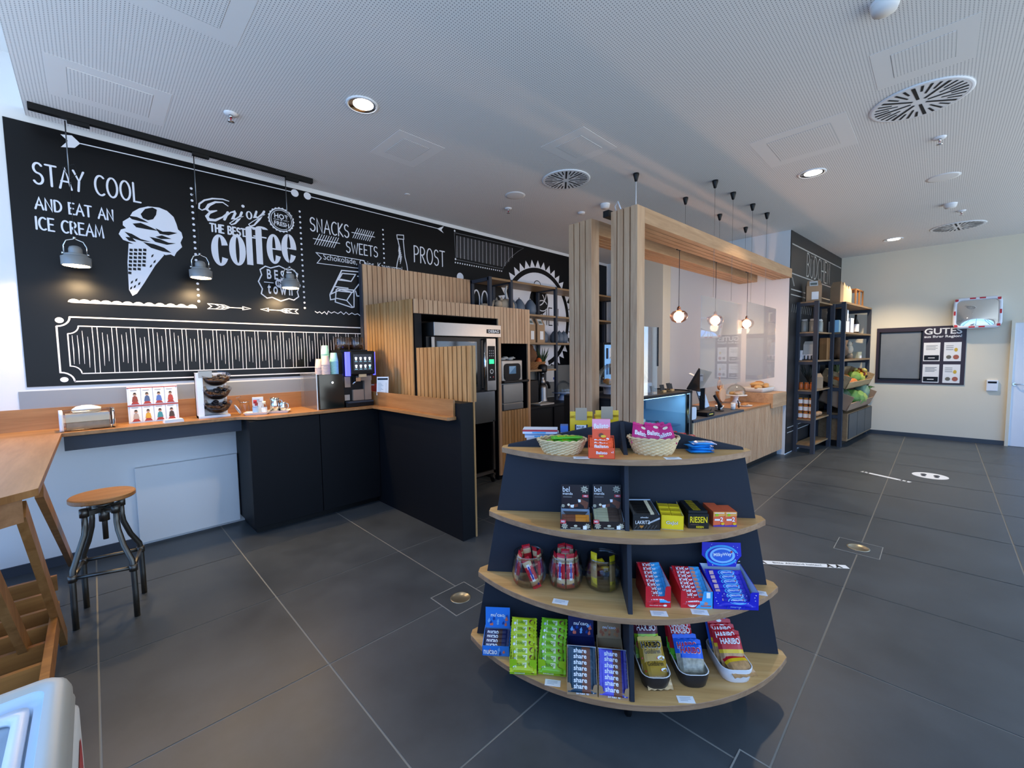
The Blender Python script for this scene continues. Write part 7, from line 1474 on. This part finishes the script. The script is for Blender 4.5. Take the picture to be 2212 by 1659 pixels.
def crate(x0, x1, y0, z, dp, h, tilt, label, mat, slot):
    """crate tilted towards the room"""
    p = rbp((x0+x1)/2, y0, z); T = thing('produce_crate', label, 'crate', p, RRZ); w = x1-x0; M = Matrix.Rotation(math.radians(tilt), 4, 'X'); m = MB()
    m.box(-w/2, w/2, 0, dp, 0, .015, mat, M=M); m.box(-w/2, w/2, 0, .015, 0, h*.55, mat, M=M).box(-w/2, w/2, dp-.015, dp, 0, h, mat, M=M)
    for s in (-1, 1):
        X = s*(w/2-.0075)
        if slot: m.box(X-.0075, X+.0075, 0, dp, 0, h*.42, mat, M=M).box(X-.0075, X+.0075, 0, dp, h*.68, h, mat, M=M).box(X-.0075, X+.0075, 0, dp*.2, h*.42, h*.68, mat, M=M).box(X-.0075, X+.0075, dp*.8, dp, h*.42, h*.68, mat, M=M)
        else: m.box(X-.0075, X+.0075, 0, dp, 0, h, mat, M=M)
    m.build('crate', T); return (lambda x, y, zz: p+Matrix.Rotation(RRZ, 3, 'Z') @ (M.to_3x3() @ Vector((x, y, zz)))), w
f1, w1 = crate(.0, 1.60, -.06, .97, .40, .21, 22, 'upper tilted wooden crate with carrots, lettuce and flowers', CRATEM, True)
f2, w2 = crate(.0, 1.60, -.08, .60, .43, .26, 22, 'lower tilted kraft crate with green cabbages', plain('#a5866a', .85, var=.12), False)
def veg(nm, p, mb, label, cat, grp=None, rot=None):
    o = mb.build(nm); o.location = p; o.rotation_euler = rot or (0, 0, 0); tag(o, label, cat, grp)
vi = 0
for j in range(2):
    for i in range(4):
        veg('carrot_bunch' if False else 'orange_pepper', f1(-.62+.135*i, .07+.12*j, .075+.02*j), MB().ball((0, 0, 0), .068, plain('#e07a2e', .4, var=.12), 12, 8, (1, 1, .9), .08, i+j), ('front', 'back')[j]+' row '+ORD[i]+' orange pepper from the left in the upper crate', 'pepper', 'orange peppers in the upper crate')
veg('pointed_cabbage', f1(.02, .14, .12), MB().ball((0, 0, 0), .13, LGRN, 14, 10, (1.1, .8, .8), .14, 3), 'pale green lettuce right of the orange peppers', 'lettuce'); veg('lettuce', f1(.26, .10, .11), MB().ball((0, 0, 0), .12, plain('#b6b845', .6, var=.3), 14, 10, (1.1, .8, .7), .2, 4), 'yellowish lettuce in the right half of the upper crate', 'lettuce')
m = MB()
for i in range(22): a = 2.4*i; r = .03+.006*i; m.ball((r*math.cos(a), r*.6*math.sin(a), .16+.05*math.sin(i)), .035, (plain('#e2b62c', .6), plain('#a33a2a', .6), plain('#d9c06a', .6))[i % 3], 8, 5)
for i in range(7): m.tube([(0, 0, 0), (.05*math.cos(i), .04*math.sin(i), .15)], .006, GRN, 5)
veg('flower_bunch', f1(.58, .12, .03), m, 'bunch of yellow and red flowers at the right end of the upper crate', 'flowers')
m = MB()
for i in range(16): a = 2*PI*i/16; m.tube([(0, 0, 0), (.12*math.cos(a), .06*math.sin(a), .13), (.26*math.cos(a), .12*math.sin(a), .20+.04*(i % 3))], [.02, .022, .003], GRN, 5)
veg('leaf_bunch', f1(-.35, .32, .12), m, 'dark green leaf bunch at the back of the upper crate', 'leaves')
for i, (x, y, z, r, mt, sq) in enumerate(((-.55, .22, .16, .17, GRN, (1, .8, .8)), (-.25, .14, .15, .17, plain('#5f8a3a', .6, var=.4), (1, .8, .8)), (.02, .12, .14, .16, plain('#86a852', .6, var=.4), (1.1, .8, .8)), (.26, .10, .12, .13, plain('#a5b35a', .6, var=.3), (1, .8, .8)), (.52, .16, .18, .15, plain('#7f9a7a', .5, var=.2), (.9, .8, 1.1)))):
    veg('cabbage', f2(x, y, z), MB().ball((0, 0, 0), r, mt, 18, 12, sq, .16, 10+i), ('darkest cabbage at the left', 'second cabbage from the left, deep green', 'light green cabbage in the middle', 'small yellowish cabbage', 'grey-green cabbage at the right')[i]+' of the lower crate', 'cabbage', 'cabbages in the lower crate')
m = MB()
for i in range(6): m.tube([(0, 0, 0), (.12+.02*i, .0, .04+.02*(i % 2)), (.20+.02*i, -.03*i+.08, .05)], [.012, .02, .002], plain('#4f7a33', .6), 5)
veg('leafy_greens', f2(.66, .10, .24), m, 'leafy greens hanging over the right end of the lower crate', 'leaves'); veg('radish', f2(.52, .28, .30), MB().ball((0, 0, 0), .06, plain('#a33b4a', .5), 10, 8, (1, 1, 1.2)), 'red root at the back right of the lower crate', 'root vegetable')
for i in range(3): veg('bread_roll', f2(.40+.07*i, .06, .10+.01*i), MB().ball((0, 0, 0), .045, plain('#c79a6c', .6), 10, 7, (1.2, .8, .8), .05, i), ('left', 'middle', 'right')[i]+' pale potato at the front right of the lower crate', 'potato', 'pale potatoes in the lower crate')

# ------------------------------------------------------------------ pendant lamps over the bar
t = thing('ceiling_track', 'long black lighting track on the ceiling in front of the mural', 'lighting track', (.75, 4.60, ZC))
wpart(MB().box(-.22, 1.71, 4.575, 4.62, ZC-.045, ZC, BLACK), 'rail', T=t)
for x in (-.01, .735, 1.475): wpart(MB().box(x-.02, x+.10, 4.58, 4.615, ZC-.07, ZC-.045, BLACK), 'adapter', T=t)
LGREY = plain('#8c8d8a', .45, metal=.3)
def barlamp(x, z, label):
    t = thing('factory_lamp', label, 'pendant lamp', (x, 4.60, z), group='grey factory pendants over the bar'); K = Matrix.Scale(.70, 4)
    MB().tube([(0, 0, .172), (0, 0, .60)], .003, BLACK, 6).tube([(0, 0, .60), (0, 0, ZC-.06-z)], .004, STEELD, 6).tube([(0, 0, .60), (.05, 0, .66), (.03, 0, .72), (-.03, 0, .68), (0, 0, .62)], .003, BLACK, 6).build('cable', t)
    MB().tube([(-.085, 0, .075), (-.088, 0, .16), (-.065, 0, .215), (0, 0, .24), (.065, 0, .215), (.088, 0, .16), (.085, 0, .075)], .006, CHROME, 8).lathe([(.013, .235), (.013, .26), (.001, .265)], CHROME, n=12).build('bracket', t, M=K)
    MB().lathe([(.055, .06), (.055, .13), (.045, .155), (.025, .165), (.001, .168)], LGREY, n=28, caps=False).cyl((-.095, 0, .07), .012, .02, CHROME, 10).cyl((.095, 0, .07), .012, .02, CHROME, 10).lathe([(.092, .058), (.092, .078), (.06, .085)], LGREY, n=28, caps=False).build('cap', t, M=K)
    MB().lathe([(.118, -.045), (.120, .045), (.090, .060), (.05, .06)], LGREY, n=32, caps=False).lathe([(.114, -.045), (.110, .03), (.05, .05)], CHROME, n=32, caps=False).build('shade', t, M=K)
    MB().lathe([(.001, -.058), (.06, -.056), (.10, -.040), (.10, .0)], emit('#ffd9a0', 18.0), n=28, caps=False).build('bulb', t, M=K)
    l = bpy.data.lights.new('factory_lamp_glow', 'SPOT'); l.energy = 55; l.color = (1, .70, .38); l.shadow_soft_size = .06; l.spot_size = math.radians(165); l.spot_blend = .4
    o = bpy.data.objects.new('factory_lamp_glow', l); COL.objects.link(o); o.location = (x, 4.60, z-.055)
barlamp(-.04, 2.36, 'grey factory lamp nearest the left edge, below the ice cream lettering'); barlamp(.725, 2.36, 'middle grey factory lamp beside the first dotted line'); barlamp(1.455, 2.345, 'rightmost grey factory lamp in front of the shield emblem')

# ------------------------------------------------------------------ bar stool
t = thing('bar_stool', 'industrial bar stool with round oak seat and four bent steel pipe legs', 'stool', (.0, 3.705, 0), 0)
MB().lathe([(.001, .742), (.152, .742), (.158, .748), (.158, .768), (.152, .774), (.001, .774)], OAK, n=48, smooth=False, caps=False).build('seat', t)
MB().tube([(0, 0, .742), (0, 0, .48)], .014, RAWST, 12).cyl((0, 0, .60), .026, .08, RAWST, 16).build('screw_rod', t)
FT = [(.113, -.19), (.168, .13), (-.115, .175), (-.159, -.105)]
cb = MB()
for x, y in FT:
    q = Vector((x, y, 0)).normalized(); cb.bar((0, 0, .675), q*.115+Vector((0, 0, .675)), .022, .030, RAWST)
cb.lathe([(.05, .70), (.05, .715), (.001, .715)], RAWST, n=16).box(-.10, .10, -.015, .015, .715, .742, RAWST); cb.build('cross_frame', t)
for x, y in FT:
    q = Vector((x, y, 0)); d = q.normalized(); L_ = q.length
    pts = [d*.105+Vector((0, 0, .70)), d*.105+Vector((0, 0, .60)), d*.112+Vector((0, 0, .55)), d*.15+Vector((0, 0, .45)), d*(L_*.96)+Vector((0, 0, .36)), d*(L_*.99)+Vector((0, 0, .30)), d*L_+Vector((0, 0, .15)), d*L_]
    MB().tube(pts, .0155, RAWST, 12).cyl(d*.105+Vector((0, 0, .66)), .022, .05, RAWST, 14).build('leg', t)
fq = MB()
for i in range(4): a = Vector(FT[i]+(0,))*.985; b = Vector(FT[(i+1) % 4]+(0,))*.985; fq.tube([a+Vector((0, 0, .315)), b+Vector((0, 0, .315))], .0115, RAWST, 10)
for x, y in FT: fq.cyl((x*.985, y*.985, .295), .021, .04, RAWST, 14)
fq.build('footrest', t)

# ------------------------------------------------------------------ oak trestle table at the left edge
t = thing('trestle_table', 'long oak high table on slanted trestle legs with slatted base, joined to bar', 'table', (-.7, 3.5, 0))
m = MB(); m.prism([(-.187, 4.495), (-.187, 2.60), (-.215, 2.575), (-.55, 2.30), (-1.2, 2.30), (-1.2, 4.495)], ZT-.030, ZT, OAKT, OAKZ); wpart(m, 'tabletop', T=t, bevel=.002)
m = MB(); m.prism([(-.235, 2.62), (-.265, 2.655), (-.95, 2.655), (-.95, 2.58), (-.60, 2.42), (-.30, 2.57)], .955, ZT-.031, OAKT, OAKT); wpart(m, 'cross_bearer', T=t)
m = MB(); m.box(-.95, -.225, 3.98, 4.05, .955, ZT-.031, OAKT); wpart(m, 'cross_bearer', T=t)
def plank(a, b, w, th, m, up=(1, 0, 0)): return MB().bar(a, b, w, th, m, up)
wpart(plank((-.245, 2.66, 1.0), (-.205, 3.47, .03), .085, .03, OAKZ), 'leg', T=t); wpart(plank((-.205, 2.87, 1.03), (-.205, 4.70, .06), .075, .028, OAKZ), 'brace', T=t)
wpart(plank((-.33, 2.36, 1.0), (-.30, 3.22, .03), .085, .03, OAKZ), 'leg', T=t); wpart(plank((-.55, 2.66, 1.0), (-.55, 3.47, .03), .085, .03, OAKZ), 'leg', T=t)
wpart(plank((-.75, 2.50, 1.0), (-.75, 3.40, .03), .085, .03, OAKZ), 'leg', T=t); wpart(plank((-.75, 2.9, 1.03), (-.75, 4.70, .06), .075, .028, OAKZ), 'brace', T=t)
for y in (2.78, 2.98, 3.18, 3.38, 3.62, 3.88): wpart(MB().box(-1.15, -.235, y-.012, y+.012, .17, .265, OAKD), 'base_slat', T=t)
wpart(MB().box(-.235, -.205, 2.55, 3.42, .165, .275, OAKD), 'base_rail', T=t)

# ------------------------------------------------------------------ ice-cream chest freezer, bottom left
t = thing('chest_freezer', 'white ice cream chest freezer with glass lid and red side panel', 'freezer', (-.5, .8, 0))
FZ = .865; FX0, FX1, FY0, FY1 = -.98, -.074, -.45, 1.475; FRE = plain('#d9d8d2', .4, var=.02); FGR = plain('#b9b5aa', .4, var=.03); FBL = plain('#c3d2e2', .35, var=.02); TUB = plain('#9fb0c0', .4, var=.04)
def rr(x0, x1, y0, y1, r, z): return [((x0+x1)/2+x, (y0+y1)/2+y, z) for x, y in rrect((x1-x0)/2, (y1-y0)/2, r, 5)]
def rn(i, r, z): return rr(FX0+i, FX1-i, FY0+i, FY1-i, r, z)
m = MB(); loft(m, [rr(FX0, FX1+.005, FY0, FY1-.012, .045, .06), rr(FX0, FX1+.005, FY0, FY1-.012, .045, FZ-.085), rr(FX0, FX1-.002, FY0, FY1-.01, .045, FZ-.08)], FRE); wpart(m, 'body', T=t)
m = MB(); loft(m, [rn(.004, .045, FZ-.08), rn(.0, .045, FZ-.06), rn(.003, .045, FZ-.052), rn(.003, .045, FZ-.03), rn(.010, .042, FZ-.010), rn(.020, .038, FZ), rn(.036, .03, FZ-.001), rn(.046, .025, FZ-.008)], FGR); wpart(m, 'rim', T=t)
m = MB(); loft(m, [rn(.046, .025, FZ-.008), rn(.050, .025, FZ-.028), rn(.062, .022, FZ-.026), rn(.064, .022, FZ-.040), rn(.120, .020, FZ-.040), rn(.122, .020, FZ-.06)], FBL); wpart(m, 'lid_frame', T=t)
m = MB(); loft(m, [rn(.068, .022, FZ-.038), rn(.068, .022, FZ-.022), rn(.092, .020, FZ-.022), rn(.094, .020, FZ-.034)], plain('#dfe3e8', .3)); wpart(m, 'sliding_lid', T=t)
g_ = MB(); g_.add(rn(.094, .020, FZ-.031), [tuple(range(24))], CLEAR); wpart(g_, 'glass_lid', T=t, recalc=False)
m = MB(); loft(m, [rn(.122, .020, FZ-.06), rn(.14, .03, .36)], TUB); m.add(rn(.14, .03, .36), [tuple(range(24))], TUB); wpart(m, 'tub', T=t, recalc=False)
m = MB()
for z in (.66, .58): m.tube([(-.23, 1.31, z), (-.83, 1.31, z)], .005, WHITEP, 6); m.tube([(-.23, 1.31, z), (-.23, .6, z)], .005, WHITEP, 6)
m.box(-.83, -.23, .95, 1.0, .40, .70, FBL).box(-.83, -.23, .60, 1.30, .40, .43, FBL); wpart(m, 'wire_basket', T=t)
wpart(MB().tube([(FX1-.088, 1.20, FZ-.022), (FX1-.118, 1.19, FZ-.02), (FX1-.118, 1.08, FZ-.02), (FX1-.088, 1.07, FZ-.022)], .008, FBL, 8), 'lid_handle', T=t)
sp_ = MB(); FRR = Fr((FX1+.0052, 1.36, .12), (0, -1, 0), (0, 0, 1), -.0015); pts = [(0, .02), (.02, 0), (1.5, 0), (1.5, .64), (.035, .64), (.010, .63), (0, .60)]; sp_.poly(FRR, pts, plain('#c8282f', .35)); wpart(sp_, 'red_panel', T=t, recalc=False)
